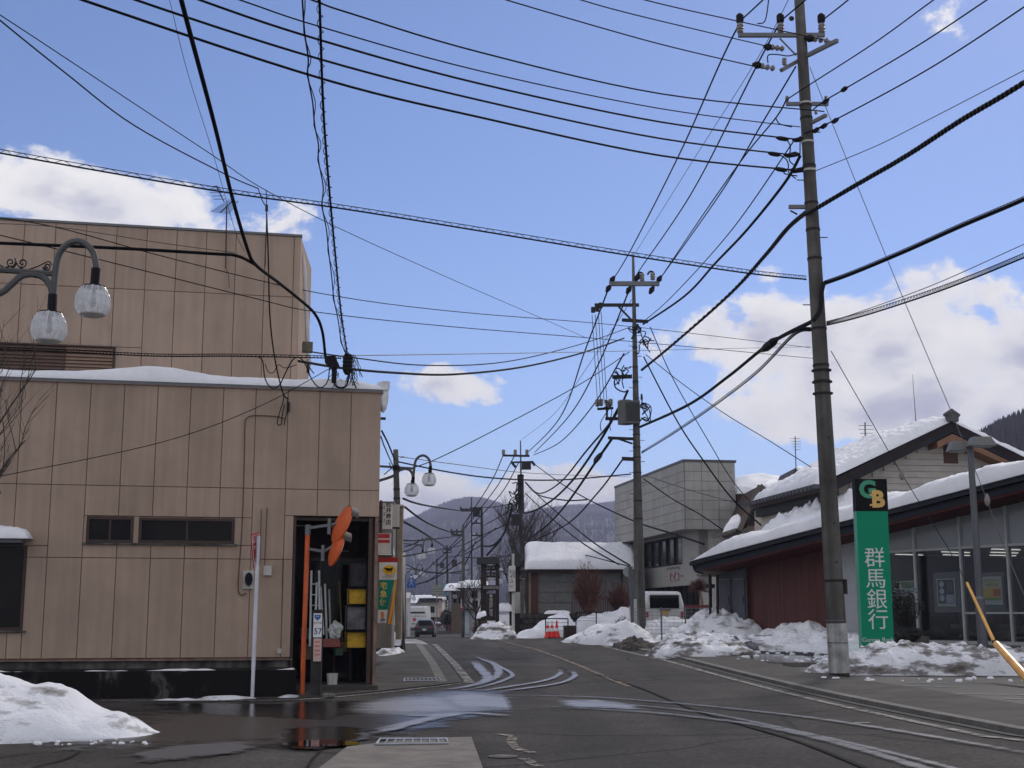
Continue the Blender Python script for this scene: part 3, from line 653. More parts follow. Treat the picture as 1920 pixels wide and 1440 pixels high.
for k, (sa, sb, z0_, z1_) in enumerate(WIN):
    o0 = -.02; fr = MB(); t_ = .045
    wallbox(fr, sa, sb, z0_, z0_ + .055, -.12, .035); wallbox(fr, sa, sb, z1_ - t_, z1_, -.12, .02); wallbox(fr, sa, sa + t_, z0_ + .056, z1_ - t_ - .001, -.12, .02); wallbox(fr, sb - t_, sb, z0_ + .056, z1_ - t_ - .001, -.12, .02)
    w_ = fr.build('window', DBROWN, bld)
    m_ = (sa + sb) / 2
    mb = MB(); wallbox(mb, m_ - .02, m_ + .02, z0_ + .056, z1_ - t_ - .001, -.07, -.002); mb.build('mullion', DBROWN, w_)
    for (pa, pb, oo) in ((sa + t_, m_ - .02, -.032), (m_ + .02, sb - t_, -.024)):
        mb = MB(); wallbox(mb, pa, pb, z0_ + .056, z1_ - t_ - .001, oo, oo + .006); mb.build('pane', GLD, w_)
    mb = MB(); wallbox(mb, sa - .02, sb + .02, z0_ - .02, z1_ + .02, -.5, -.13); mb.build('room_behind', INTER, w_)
    mb = MB(); wallbox(mb, sa - .06, sb + .07, z0_ - .035, z0_ - .004, 0.002, .06); mb.build('sill', FOUND, w_)
# hood over the far left window
sa, sb, z0_, z1_ = WIN[2]; e = LW.st(51, 1155)[0]; mb = MB(); hz = LW.st(20, 1017)[1]
wallbox(mb, sa - .3, e - .12, hz - .03, hz + .05, .002, .55); h_ = mb.build('window_hood', GREY, bld)
mb = MB(); wallbox(mb, sa - .3, e - .14, z1_ + .003, hz - .031, .002, .10); mb.build('shutter_box', CHAR, h_)
pillow('hood_snow', SNOW, bld, LW.w(sa - .3, hz + .05, .66), LW.w(e + .02, hz + .05, .66), LW.w(e + .02, hz + .08, .0), LW.w(sa - .3, hz + .08, .0), .20, 30, 10, 3.1)
# footing and low black wall
mb = MB(); wallbox(mb, sL, so0 - .02, 0, zC - .052, -.3, -.06); mb.build('footing', FOUND, bld)
dr = MB(); wallbox(dr, sL, so0 + .05, zC - .05, zC - .03, -.06, .04); dr.build('drip_edge', BJOINT, bld)
q0, q1 = LW.st(548, 1155)[0], sL; zl = .51
mb = MB(); wallbox(mb, sL, q0 + .05, -.4, zl, -.058, 1.18); solo(mb, 'retaining_wall', DCONC, 'low black stained concrete wall below the beige building footing', 'wall')
def edge_snow(name, P, w, h, seed, label, cat='snow strip', mat=None):
    mb = MB(); P = smoothpts(P, 12); n = len(P)
    def fn(u, v):
        i = min(n - 1, int(u * (n - 1))); p = P[i]; d = (P[min(i + 1, n - 1)] - P[max(i - 1, 0)]); d.z = 0; d.normalize(); s = Vector((d.y, -d.x, 0)); t = 2 * v - 1
        a = max(0, .35 + 1.1 * noise.noise((p.x * 1.1 + seed, p.y, 0)) + .4 * noise.noise((p.x * 4 + seed, p.y, 1))); k = max(0, 1 - t * t) ** .5 * min(1, 8 * min(u, 1 - u))
        return p + s * t * w / 2 * min(1, .3 + a) + Z * (h * a * k - .01)
    mb.grid(fn, n * 2, 6); o = solo(mb, name, mat or SNOW, label, cat, smooth=True)
    if sum(p.normal.z for p in o.data.polygons) < 0: o.data.flip_normals()
edge_snow('ledge_snow', [LW.w(s, zl, 1.08) for s in (-7.6, -6.5, -5.5, -4.5, -3.4, -2.9)], .22, .07, 2., 'thin line of snow left along the ledge of the low black wall')
edge_snow('ledge_snow', [LW.w(s, zl, 1.08) for s in (-2.5, -2.2, -1.8, -1.65)], .15, .035, 5., 'short scrap of snow at the shop end of the black wall ledge')
def gp(px, py, dz=0): p = ground(px, py); p.z = gz(p.x, p.y) + dz; return p
edge_snow('kerb_snow', [gp(175, 1311), gp(260, 1311), gp(350, 1312), gp(450, 1309), gp(510, 1308), gp(583, 1304)], .5, .10, 1.4, 'thin dirty snow strip lying at the foot of the black wall', mat=SNOWL)
# roof edge: metal flashing and snow cap
mb = MB(); wallbox(mb, sL, s0 + .03, zt - .033, zt + .03, -.3, .035); mb.build('roof_flashing', GREY, bld)
mb = MB(); wallbox(mb, sL, s0, zt - .02, zt + .0, -8.8, -.31); mb.build('roof_deck', GREY, bld)
mb = MB(); wallbox(mb, sL, s0 + .032, zt - .05, zt - .0335, -.02, .036); mb.build('flashing_shadow_gap', BJOINT, bld)
def thf(u):
    s = sL + (s0 + .1 - sL) * u; return .62 + .45 * math.exp(-((s + 4.6) / 1.1) ** 2) + .25 * sm((s + 2.2) / 1.5)
pillow('roof_snow', SNOW, bld, LW.w(sL, zt + .03, .05), LW.w(s0 + .14, zt + .03, .05), LW.w(s0 + .14, zt + .03, -2.2), LW.w(sL, zt + .03, -2.2), .34, 150, 16, .7, wob=.12, fine=.012, ex=6, droop=.10, thf=thf)
# snow lip curling down round the right corner
mb = MB()
def lip(u, v):
    a = math.pi * 2 * v; r = .13 * (1 - .45 * u) * min(1, 4 * (1 - u) + .35); y = -.3 - 3.4 * (1 - u) * 0
    c = LW.w(s0 + .06 + .02 * noise.noise((u * 5, 0, 1)), zt + .20 - .62 * u, -.15); k = 1 + .25 * noise.noise((u * 4, math.cos(a), math.sin(a)))
    return c + LW.d * (math.cos(a) * r * k) + LW.n * (math.sin(a) * r * 1.6 * k)
mb.grid(lip, 14, 12); mb.f.append(tuple(14 * 13 + j for j in range(12))); mb.build('hanging_snow', SNOW, bld, smooth=True)
# shop opening
op = MB(); dep = 3.0; fl = .16
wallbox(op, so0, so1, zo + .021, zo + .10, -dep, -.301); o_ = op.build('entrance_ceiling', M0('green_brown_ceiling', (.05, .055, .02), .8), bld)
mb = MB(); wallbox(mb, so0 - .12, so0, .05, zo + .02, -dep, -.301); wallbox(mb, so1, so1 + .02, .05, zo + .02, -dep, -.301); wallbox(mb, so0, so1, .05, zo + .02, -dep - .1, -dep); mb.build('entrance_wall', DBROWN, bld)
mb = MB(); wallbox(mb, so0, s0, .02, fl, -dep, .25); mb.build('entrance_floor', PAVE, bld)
sp0, sp1 = LW.st(689, 1155)[0], LW.st(696, 1155)[0]
mb = MB(); wallbox(mb, sp0, sp1, -.02, zo, -.10, -.02); mb.build('entrance_post', DBROWN, bld)
mb = MB(); wallbox(mb, so0, so0 + .05, fl, zo, -.29, -.0); wallbox(mb, so0 + .051, so1, zo - .06, zo - .0, -.29, -.12); mb.build('opening_frame', DBROWN, bld)
a_, b_ = LW.st(600, 1155)[0], LW.st(690, 1155)[0]; z2 = LW.st(620, 1046)[1]
mb = MB(); wallbox(mb, so0 + .3, so1 - .02, z2, z2 + .06, -1.5, -1.44)
for k in range(5): s_ = so0 + .3 + k * .33; wallbox(mb, s_, s_ + .035, fl, z2 - .001, -1.5, -1.46)
shf = mb.build('glazed_shopfront', DBROWN, bld)
for k in range(4): s_ = so0 + .3 + k * .33; mb = MB(); wallbox(mb, s_ + .036, s_ + .329, fl, z2 - .002, -1.485, -1.48); mb.build('pane', GLD, shf)
for k in range(5):
    s_ = so0 + .9 + k * .02; mb = MB(); wallbox(mb, s_ - .18 + .1 * k, s_ + .1 * k, zo - .12 - k * .16, zo - .095 - k * .16, -1.46 - .1 * k, -1.42 - .1 * k)
    mb.build('ceiling_slat', M0('pale_slat', (.18, .17, .11), .6), bld)
# upper storey set back
UO = -2.3; sU = LW.st(560, 600, UO)[0]; zU = LW.st(300, 429, UO)[1]; zUj = LW.st(300, 545, UO)[1]; zU0 = zt
mb = MB(); mb.ob(LW.w(sL, zU0, UO - .30), LW.d * (sU - sL - .01), LW.n * .265, Z * (zU - zU0)); mb.ob(LW.w(sL, zU0, UO - 6), LW.d * (sU - sL), LW.n * 5.6, Z * (zU - zU0 - .05)); mb.build('upper_wall_core', BJOINT, bld)
mb = MB(); wallbox(mb, sL, sU + .03, zU, zU + .05, UO - 6, UO + .03); mb.build('upper_roof_flashing', GREY, bld)
ju = LW.st(38.75, 545, UO)[0]; lo0, lo1, lz0, lz1 = sL, LW.st(216, 655, UO)[0], LW.st(100, 700, UO)[1], LW.st(216, 653, UO)[1]
ed = [ju + pw * i for i in range(-12, 25) if ju + pw * i < sU - .1] + [sU]
for a, b in zip(ed, ed[1:]):
    panel(bld, LW, a, b - a, zUj, zU, UO)
    if b <= lo1 + .05: panel(bld, LW, a, b - a, lz1 + .03, zUj, UO)
    elif a < lo1 - .03: panel(bld, LW, a, b - a, lz1 + .03, zUj, UO); panel(bld, LW, lo1, b - lo1, zt + .02, lz1 + .03, UO)
    else: panel(bld, LW, a, b - a, zt + .02, zUj, UO)
# chamfered right flank with snow clinging to it
p1 = LW.w(sU, zt, UO); ff = LW.on(579, 690, UO - 1.8); ff.z = zt
mb = MB(); mb.prism([p1, Vector((ff.x, ff.y, zt)), Vector((ff.x, ff.y, zU - .25)), Vector((p1.x, p1.y, zU))], LW.n * -.1 + LW.d * -.1); mb.build('upper_flank', BEIGE, bld)
mb = MB()
def fl_(u, v):
    a = 2 * math.pi * v; c = Vector((ff.x, ff.y, 0)).lerp(Vector((p1.x, p1.y, 0)), max(0, .82 * u - .0)); c.z = zt + 1.0 + (zU - .25 - zt - 1.0) * u; r = .07 * (1 + .5 * noise.noise((u * 6, math.cos(a), math.sin(a)))) * min(1, .3 + 5 * min(u, 1 - u))
    return c + LW.d * math.cos(a) * r + LW.n * math.sin(a) * r * 1.4
mb.grid(fl_, 24, 8); mb.build('clinging_snow', SNOW, bld, smooth=True)
mb = MB(); q = LW.on(573, 652, UO + .0); mb.ob(q - LW.d * .08 - Z * .12, LW.d * .22, LW.n * .3, Z * .2); mb.build('vent_hood', M0('mossy_vent', (.09, .08, .05), .8, var=.4), bld)
q = LW.on(575, 690, UO + .3); mb = MB(); mb.ob(q - Z * .12, LW.d * .06, LW.n * .05, Z * .25); mb.bar(q + Z * .1, q + LW.d * .16 - Z * .12, .02); mb.build('bracket', DARK, bld)
# louvre band
lv = MB(); wallbox(lv, lo0, lo1, lz1, lz1 + .028, UO - .05, UO + .05); wallbox(lv, lo1 - .04, lo1, lz0, lz1 - .001, UO - .05, UO + .04)
for px_ in (45, 121): s_ = LW.st(px_, 680, UO)[0]; wallbox(lv, s_ - .015, s_ + .015, lz0, lz1 - .001, UO - .03, UO + .03)
lvo = lv.build('louvre_frame', DBROWN, bld)
nsl = 8; hh = (lz1 - lz0) / nsl; SL1 = M0('louvre_dark', (.10, .06, .045), .6); SL2 = M0('louvre_tan', (.23, .15, .105), .6)
for (x0, x1, m_) in ((-40, 44, SL1), (46, 120, SL1), (122, 213, SL2)):
    a, b = LW.st(x0, 680, UO)[0], LW.st(x1, 680, UO)[0]
    for k in range(nsl): mb = MB(); z = lz0 + k * hh; mb.prism([LW.w(a, z + .01, UO + .03), LW.w(a, z + hh - .008, UO - .0), LW.w(a, z + hh - .008, UO - .02), LW.w(a, z + .01, UO + .01)], LW.d * (b - a)); mb.build('slat', m_, lvo)
# conduits and boxes on the facade
def LP_(px, py, off=.03): return LW.on(px, py, off)
CON = M0('brown_conduit', (.10, .055, .045), .7)
MB().tube(smoothpts([LP_(533, 785), LP_(520, 781), LP_(490, 779), LP_(470, 780), LP_(461, 786), LP_(459, 800), LP_(457, 900), LP_(453, 1000), LP_(447, 1080), LP_(447, 1108), LP_(453, 1116), LP_(462, 1112)], 5), .011, 5).build('conduit', CON, bld)
MB().tube([LP_(490, 954), LP_(489, 1000), LP_(487, 1060)], .009, 5).build('conduit', CON, bld)
MB().tube([LP_(501, 952), LP_(499, 1000), LP_(496, 1062)], .009, 5).build('conduit', CON, bld)
MB().tube([LP_(530, 1045), LP_(527, 1216)], .006, 4).build('conduit', CON, bld)
mt = MB(); c0 = LP_(453, 1110, .0); wallbox(mt, LW.st(455, 1090)[0], LW.st(476, 1090)[0], LW.st(460, 1104)[1], LW.st(460, 1070)[1], .002, .05); mo = mt.build('meter_board', OFFW, bld)
sA, sB = LW.st(458, 1090)[0], LW.st(474, 1090)[0]; cz = LW.st(465, 1086)[1]
mb = MB(); mb.disc(LW.w((sA + sB) / 2, cz, .051), LW.n, Z, .075, .10, 16, .13); mb.build('meter', BLACK, mo)
mb = MB(); wallbox(mb, LW.st(494, 1070)[0], LW.st(509, 1070)[0], LW.st(500, 1079)[1], LW.st(500, 1061)[1], .002, .07); mb.build('junction_box', OFFW, bld)
mb = MB(); wallbox(mb, LW.st(519, 1220)[0], LW.st(527, 1220)[0], LW.st(523, 1225)[1], LW.st(523, 1216)[1], .002, .05); mb.build('outlet_box', OFFW, bld)
mb = MB(); wallbox(mb, LW.st(538, 765)[0], LW.st(543, 765)[0], LW.st(540, 772)[1], LW.st(540, 755)[1], .002, .08); mb.build('cable_anchor', DARK, bld)
mb = MB(); mb.bar(LW.w(s0, LW.st(712, 782)[1], -.2), LW.w(s0 + .12, LW.st(712, 782)[1], -.2), .05); mb.build('bracket', DARK, bld)
# things in the entrance
def lbox(a_px, b_px, zt_px, zb_px, o0, o1, mb):
    a = LW.st(a_px, 1155, (o0 + o1) / 2)[0]; b = LW.st(b_px, 1155, (o0 + o1) / 2)[0]; z1 = LW.st((a_px + b_px) / 2, zt_px, o1)[1]; z0 = LW.st((a_px + b_px) / 2, zb_px, o1)[1]; wallbox(mb, a, b, z0, z1, o0, o1)
for (x0, x1, y0, y1, m_, lab, cat) in ((652, 687, 1103, 1134, YELF, 'yellow cloth crate on top of a dark cover in the shop entrance', 'crate'), (649, 688, 1184, 1216, YELF, 'yellow cloth crate standing on the entrance floor by the post', 'crate'),
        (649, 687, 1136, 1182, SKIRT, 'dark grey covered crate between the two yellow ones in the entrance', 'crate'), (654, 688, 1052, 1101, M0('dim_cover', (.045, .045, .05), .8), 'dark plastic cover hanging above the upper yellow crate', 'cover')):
    t_ = thing('crate' if cat == 'crate' else 'cover', lab, cat, LW.w(LW.st(x0, 1155, -.5)[0], LW.st(x0, y1, -.5)[1], -.5))
    a = LW.st(x0, 1155, -.5)[0]; b = LW.st(x1, 1155, -.5)[0]; z1 = LW.st(x0, y0, -.5)[1]; z0 = LW.st(x0, y1, -.5)[1]
    mb = MB(); mb.grid(lambda u, v: LW.w(a + (b - a) * u, z0 + (z1 - z0) * v, -.5 + .02 * noise.noise((u * 5, v * 5, y0)) - .03 * abs(2 * u - 1) ** 6), 10, 8); wallbox(mb, a + .01, b - .01, z0 + .005, z1 - .005, -.9, -.56); mb.build('cloth', m_, t_, smooth=False)
    mb = MB()
    for (aa, bb, cc, dd) in ((a, b, z1 - .02, z1), (a, b, z0, z0 + .02), (a, a + .02, z0 + .021, z1 - .021), (b - .02, b, z0 + .021, z1 - .021)): wallbox(mb, aa, bb, cc, dd, -.47, -.45)
    mb.build('frame', BLACK, t_)
for i, (xa, ya, xb, yb, lab) in enumerate(((594, 1092, 589, 1215, 'white pole leaning inside the entrance, leftmost of the bundle'), (601, 1100, 606, 1190, 'grey pole leaning behind the route marker post'), (609, 1095, 613, 1212, 'pale pole leaning in the entrance right of the route marker'), (617, 1105, 620, 1210, 'thin grey pole at the right of the leaning bundle'))):
    solo(MB().cyl(LW.on(xb, yb, -.2 - .1 * i), LW.on(xa, ya, -.45 - .1 * i), .028, .022, 8), 'leaning_pole', [OFFW, GALV, OFFW, GALV][i], lab, 'pole', 'poles leaning in the shop entrance')
ld = thing('step_ladder', 'folded aluminium step ladder leaning behind the route marker post', 'ladder', LW.w(LW.st(586, 1155)[0], fl, -.3))
for xa, xb in ((584, 581), (598, 600)): MB().bar(LW.on(xb, 1212, -.25), LW.on(xa, 1070, -.55), .04, .03).build('rail', GALV, ld)
for k in range(6): y = 1095 + k * 20; MB().bar(LW.on(583, y, -.4), LW.on(599, y, -.4), .03, .02).build('rung', GALV, ld)
def blob(c, r, sz, seed, n=16, m=12, amp=.25):
    mb = MB(); mb.grid(lambda u, v: Vector(c) + Vector((math.cos(2 * math.pi * u) * math.sin(math.pi * v) * sz[0], math.sin(2 * math.pi * u) * math.sin(math.pi * v) * sz[1], math.cos(math.pi * v) * sz[2])) * r * (1 + amp * noise.noise((math.cos(2 * math.pi * u) * 2 + seed, math.sin(2 * math.pi * u) * 2, v * 4)) + amp * .5 * noise.noise((math.cos(2 * math.pi * u) * 6 + seed, math.sin(2 * math.pi * u) * 6, v * 12))), n, m); return mb
solo(MB().cyl(LW.on(642, 1205, -.8), LW.on(636, 1090, -1.0), .016, .016, 6).lathe(LW.on(642, 1222, -.8), [(.10, 0), (.07, .16), (.02, .2)], 10, sx=1, sy=.5), 'broom', M0('straw', (.18, .11, .05), .9), 'straw broom standing in the dark behind the plastic bag', 'broom')
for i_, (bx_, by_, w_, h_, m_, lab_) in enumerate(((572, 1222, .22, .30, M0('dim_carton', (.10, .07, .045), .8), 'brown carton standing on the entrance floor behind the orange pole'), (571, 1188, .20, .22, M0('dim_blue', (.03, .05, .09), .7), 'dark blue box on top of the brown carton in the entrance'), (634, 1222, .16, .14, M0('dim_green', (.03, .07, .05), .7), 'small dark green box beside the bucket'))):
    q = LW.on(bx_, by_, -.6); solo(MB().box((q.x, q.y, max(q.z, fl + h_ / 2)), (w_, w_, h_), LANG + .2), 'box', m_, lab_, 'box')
BAG = M0('plastic_bag', (.45, .47, .45), .35)
solo(blob(LW.on(629, 1182, -.35), 1, (.13, .12, .16), 2, 28, 20, .5), 'plastic_bag', BAG, 'crumpled translucent plastic bag hanging in the shop entrance', 'bag')
for (px_, lab, m_) in ((620, 'white bucket on the entrance floor, left one', OFFW), (628, 'white bucket on the entrance floor, right one', WHITE)):
    q = LW.on(px_, 1228, -.25); solo(MB().lathe((q.x, q.y, fl), [(.055, 0), (.07, .22), (.075, .22), (.06, .21)], 14), 'bucket', OFFW, lab, 'bucket')
q = LW.on(621, 1202, -.4); solo(MB().box((q.x, q.y, LW.st(621, 1213, -.4)[1] + .08), (.34, .2, .16), LANG), 'cardboard_box', M0('red_carton', (.22, .06, .05), .8), 'dark red carton below the plastic bag in the entrance', 'box')
# rooftop antenna and service mast
def yagi(name, foot, top, lab, nel=7, ln=.8, ang=.4, rr=.012, el=.35):
    t = thing(name, lab, 'antenna', foot); MB().tube([foot, top], rr * 1.3, 5).build('mast', DBROWN, t)
    d = Vector((math.cos(ang), math.sin(ang), 0)); s = Vector((-d.y, d.x, 0)) * .25 + Vector((d.x, 0, .0)); a = Vector(top) - Z * .03
    MB().tube([a - d * ln / 2, a + d * ln / 2], rr, 4).build('boom', DARK, t); mb = MB()
    for i in range(nel): p = a + d * ln * (i / (nel - 1) - .5); l = el * (1 - .04 * i); mb.tube([p - Vector((-d.y, d.x, 0)) * l, p + Vector((-d.y, d.x, 0)) * l], rr * .6, 3)
    mb.build('element', DARK, t); return t
yf = LW.on(423, 503, UO + .1); yt = LW.on(425, 385, UO + .1); ant = yagi('tv_antenna', yf, yt, 'television antenna on a thin mast fixed to the upper beige wall', 12, 1.0, R(-62), .012, .22)
MB().tube([LW.on(405, 348, UO - .2), LW.on(420, 378, UO + .1)], .012, 4).build('reflector_arm', DARK, ant)
mb = MB()
for k in range(5): a = LW.on(399 + 3 * k, 350 + 6 * k, UO); mb.tube([a - LW.d * .13, a + LW.d * .13 + Z * .02], .008, 3)
mb.build('reflector', DARK, ant)
MB().tube(smoothpts([LW.on(423, 500, UO + .1), LW.on(428, 515, UO + .1), LW.on(430, 540, UO + .15)], 4), .008, 4).build('loose_cable', DBROWN, ant)
mm = thing('service_mast', 'thin roof mast with cable insulator near the antenna', 'mast', LW.on(497, 690, UO + .1))
MB().tube([LW.on(497, 500, UO + .1), LW.on(500, 400, UO + .1), LW.on(499, 356, UO + .1)], .012, 5).build('pole', DBROWN, mm); MB().cyl(LW.on(500, 396, UO + .1), LW.on(500, 384, UO + .1), .035, .03, 8).build('insulator', DARK, mm)
# ================================================================ signposts by the kerb
p0 = ground(473, 1306); yb = p0.y
st = thing('stop_sign', 'red triangular stop sign on a white pole beside the orange mirror pole', 'sign', p0)
top = at(484.5, 1005, yb); MB().tube([p0 - Z * .05, at(479, 1150, yb), top], .039, 10).build('pole', M0('pole_white', (.62, .63, .68), .45), st)
# triangle seen nearly edge on, facing left
sc_ = at(477, 1032, yb - .05); rdir = Vector((.28, .96, 0)).normalized(); nrm = Vector((-.96, .28, 0)) * 1.
tw = .40; A = sc_ + rdir * -tw + Z * .36; B = sc_ + rdir * tw + Z * .40; Cc = sc_ - Z * .34
A = at(470.5, 1003, yb - .35); B = at(486, 997, yb + .30); Cc = at(476, 1066, yb - .02)
nrm = (B - A).cross(Cc - A).normalized();
if nrm.y > 0: nrm = -nrm
MB().prism([A, B, Cc], nrm * -.012).build('plate', RED, st)
cen = (A + B + Cc) / 3
in_ = [cen + (q - cen) * .86 + nrm * .004 for q in (A, B, Cc)]
rt = (B - A).normalized(); upv = nrm.cross(rt); upv = -upv if upv.z < 0 else upv
if rt.cross(upv).dot(nrm) < 0: pass
text('sign_lettering', '止まれ', cen + Z * .10 + nrm * .006, rt, upv, .15, WHITE, st, .002); text('sign_lettering', 'STOP', cen - Z * .05 + nrm * .006, rt, upv, .08, WHITE, st, .002)
MB().tube([q for q in in_] + [in_[0]], .008, 4).build('border', WHITE, st)
# traffic mirror
p0 = ground(566, 1304); ym = p0.y; mir = thing('traffic_mirror', 'orange pole carrying two round convex mirrors seen from behind', 'mirror', p0)
ptop = at(577.5, 985, ym); MB().tube([p0 - Z * .05, ptop], .045, 12).build('pole', ORANGE, mir)
MB().cyl(at(577, 1003, ym), at(577.6, 984, ym), .055, .055, 12).build('pole_cap', GREY, mir)
for k, (hx, hy, mx_, my_, ax_, ay_) in enumerate(((580, 990, 636, 985, 612, 986), (578, 1029, 625, 1028, 600, 1036))):
    a = at(hx, hy, ym); b = at(ax_ + 8, ay_ - 2, ym - .1); arm = MB(); arm.bar(a, b, .05, .05); arm.bar(b, at(mx_ + 2, my_ - 6, ym - .18), .045); ao = arm.build('bracket', GREY, mir)
    MB().bar(at(ax_ + 6, ay_ - 14, ym - .1), at(ax_ + 5, ay_ + 16, ym - .1), .08, .06).build('clamp', GREY, mir)
    c = at(mx_ + (4 if k == 0 else 2), my_ - 2, ym - .22); R_ = [.37, .34][k]
    if k: c = at(630, 1028, ym - .26)
    # reflecting face looks away to the lower left street; we see the orange back edge on
    nb = Vector((-.80, -.42, .36)).normalized() if k == 0 else Vector((-.84, -.36, .30)).normalized(); tilt = (Z + Vector((.20, -.1, 0))).normalized()
    up_ = (tilt - nb * tilt.dot(nb)).normalized(); sd = up_.cross(nb)
    bk = MB(); n = 28; vs = []; prof = [(0, .07), (.4, .065), (.75, .045), (1, 0)]
    for (rr, hh_) in prof:
        for j in range(n): a2 = 2 * math.pi * j / n; vs.append(c + (sd * math.cos(a2) + up_ * math.sin(a2)) * max(.001, rr * R_) + nb * hh_)
    bk.add(vs, [(i * n + j, i * n + (j + 1) % n, (i + 1) * n + (j + 1) % n, (i + 1) * n + j) for i in range(3) for j in range(n)]); bk.build('mirror_back', ORANGE, mir, smooth=True)
    MB().disc(c - nb * .03, nb, up_, R_ + .012, .028, 28).build('rim', ORANGE, mir)
    fm = MB(); fm.disc(c - nb * .04, nb, up_, R_ * .95, .009, 24); fm.build('mirror_glass', M0('mirror_steel', (.8, .8, .8), .05, metal=1.), mir)
    hd = MB()
    for j in range(13):
        a2 = R(20) + R(115) * j / 12; 
    hd.grid(lambda u, v: c + (sd * math.cos(R(35) + R(110) * u) + up_ * math.sin(R(35) + R(110) * u)) * (R_ + .02) - nb * (.16 * v), 14, 2); hd.build('visor', M0('visor_grey', (.06, .042, .036), .7), mir)
# route marker post
p0 = ground(591, 1307); yr = p0.y - .05; rp = thing('route_marker_post', 'weathered dark post with number 57 route plate and pink notice', 'signpost', p0)
MB().ob(Vector((p0.x - .09, yr, p0.z - .05)), Vector((.19, 0, 0)), Vector((0, .14, 0)), Z * (at(590, 1138, yr).z - p0.z)).build('post', M0('rusty_post', (.035, .03, .028), .9, var=.5, streak=.5), rp)
def face(x0, x1, y0, y1, Y, mat, name, par, th=.01):
    a, b = at(x0, y1, Y), at(x1, y0, Y); mb = MB(); mb.ob((a.x, Y, a.z), (b.x - a.x, 0, 0), (0, th, 0), (0, 0, b.z - a.z)); return mb.build(name, mat, par)
X_ = Vector((1, 0, 0))
face(587, 604, 1150, 1195, yr - .012, WHITE, 'route_plate', rp); face(587, 603, 1197, 1240, yr - .012, M0('faded_pink', (.55, .38, .34), .7), 'notice_plate', rp)
c = at(595.5, 1158, yr - .014); mb = MB(); mb.prism([c + Vector((x * .06, 0, z * .055)) for x, z in ((-1, 1), (1, 1), (.9, -.1), (0, -1), (-.9, -.1))], (0, -.004, 0)); mb.build('route_shield', BLUE, rp)
text('plate_lettering', '国道', at(595.5, 1156, yr - .02), X_, Z, .03, WHITE, rp, .001); text('plate_lettering', '日光方面', at(595.5, 1168, yr - .014), X_, Z, .038, BLACK, rp, .001); text('plate_lettering', '57', at(596, 1184, yr - .014), X_, Z, .15, M0('navy', (.02, .04, .16), .5), rp, .002, bold=.002)
for k in range(4): face(590, 600, 1202 + k * 8, 1205 + k * 8, yr - .015, M0('notice_print', (.5, .16, .12), .7), 'notice_print', rp, .002)
solo(blob(at(616, 1305, yr - .2), 1, (.13, .10, .05), 8, 14, 10, .4), 'stone', CONC, 'small grey stone at the foot of the route marker post', 'stone')
# ================================================================ shop signs, banner and neighbours beyond the corner
def fx(x0, x1, y0, y1, Y, th=.12):
    """upright box seen frontally: front face at depth Y"""
    a, b = at(x0, y1, Y), at(x1, y0, Y); mb = MB(); mb.ob((a.x, Y, a.z), (b.x - a.x, 0, 0), (0, th, 0), (0, 0, b.z - a.z)); return mb
def ctr(x0, x1, y0, y1, Y): a, b = at(x0, y1, Y), at(x1, y0, Y); return Vector(((a.x + b.x) / 2, Y, (a.z + b.z) / 2))
Y1 = 29.3
t = thing('shop_name_sign', 'white box sign with black shop name lettering projecting past the corner', 'sign', ctr(716, 735, 944, 994, Y1))
fx(717, 735, 943, 992, Y1, .15).build('box', M0('sign_white', (.60, .58, .54), .5), t); fx(716, 736, 992, 994, Y1 - .01, .17).build('rim', GREY, t); fx(716, 736, 941, 943, Y1 - .01, .17).build('rim', GREY, t)
text('sign_lettering', '松\n井\n商\n店', ctr(724, 733, 940, 986, Y1 - .004), X_, Z, .125, BLACK, t, .002, lh=1.04, bold=.001)
for k in range(3): fx(719.5, 721, 948 + 12 * k, 955 + 12 * k, Y1 - .003, .003).build('small_print', DARK, t)
for k in (952, 978): MB().bar(at(709, k, Y1 + .08), at(717, k, Y1 + .08), .04).build('bracket', DARK, t)
t = thing('side_sign_box', 'blank grey sign box hanging between the name sign and the tan pillar', 'sign', ctr(736, 748, 946, 988, 31))
fx(736, 748, 946, 988, 31, .14).build('box', OFFW, t); fx(735.5, 749, 988.2, 991, 31, .16).build('rim', DARK, t)
t = thing('red_striped_sign', 'white box sign with two red stripes under the shop name sign', 'sign', ctr(709, 734, 1000, 1038, Y1))
fx(708, 734, 1000, 1038, Y1, .2).build('box', M0('sign_white', (.60, .58, .54), .5), t); fx(708, 731, 1001, 1009, Y1 - .006, .004).build('stripe', RED, t); fx(708, 731, 1012, 1018, Y1 - .006, .004).build('stripe', RED, t); fx(734.2, 737, 999, 1040, Y1 + .02, .16).build('edge_frame', GREY, t)
# banner
Yb = 28.6; t = thing('delivery_banner', 'hanging green and orange banner with yellow oval emblem beside the shop corner', 'banner', ctr(710, 745, 1046, 1170, Yb))
fx(709, 746, 1045, 1054, Yb, .03).build('top_band', M0('banner_red', (.33, .015, .015), .8), t)
def cloth(x0, x1, x2, x3, y0, y1, mat, name, dy=0):
    mb = MB(); mb.grid(lambda u, v: at(x0 + (x1 - x0) * u + ((x2 - x0) * (1 - u) + (x3 - x1) * u) * v, y0 + (y1 - y0) * v, Yb + .03 * math.sin(u * 7 + v * 5) * v - dy), 10, 14); o = mb.build(name, mat, t, smooth=True); return o
cloth(711, 745, 711, 744, 1054.5, 1087, M0('banner_white', (.66, .64, .60), .8), 'white_field'); cloth(711, 740, 709, 727, 1087.5, 1143, BANGR, 'green_field'); cloth(740.5, 744, 727.5, 735, 1087.5, 1170, BANOR, 'orange_field'); cloth(709, 727, 708, 724, 1143.5, 1168, M0('banner_white', (.66, .64, .60), .8), 'picture_field')
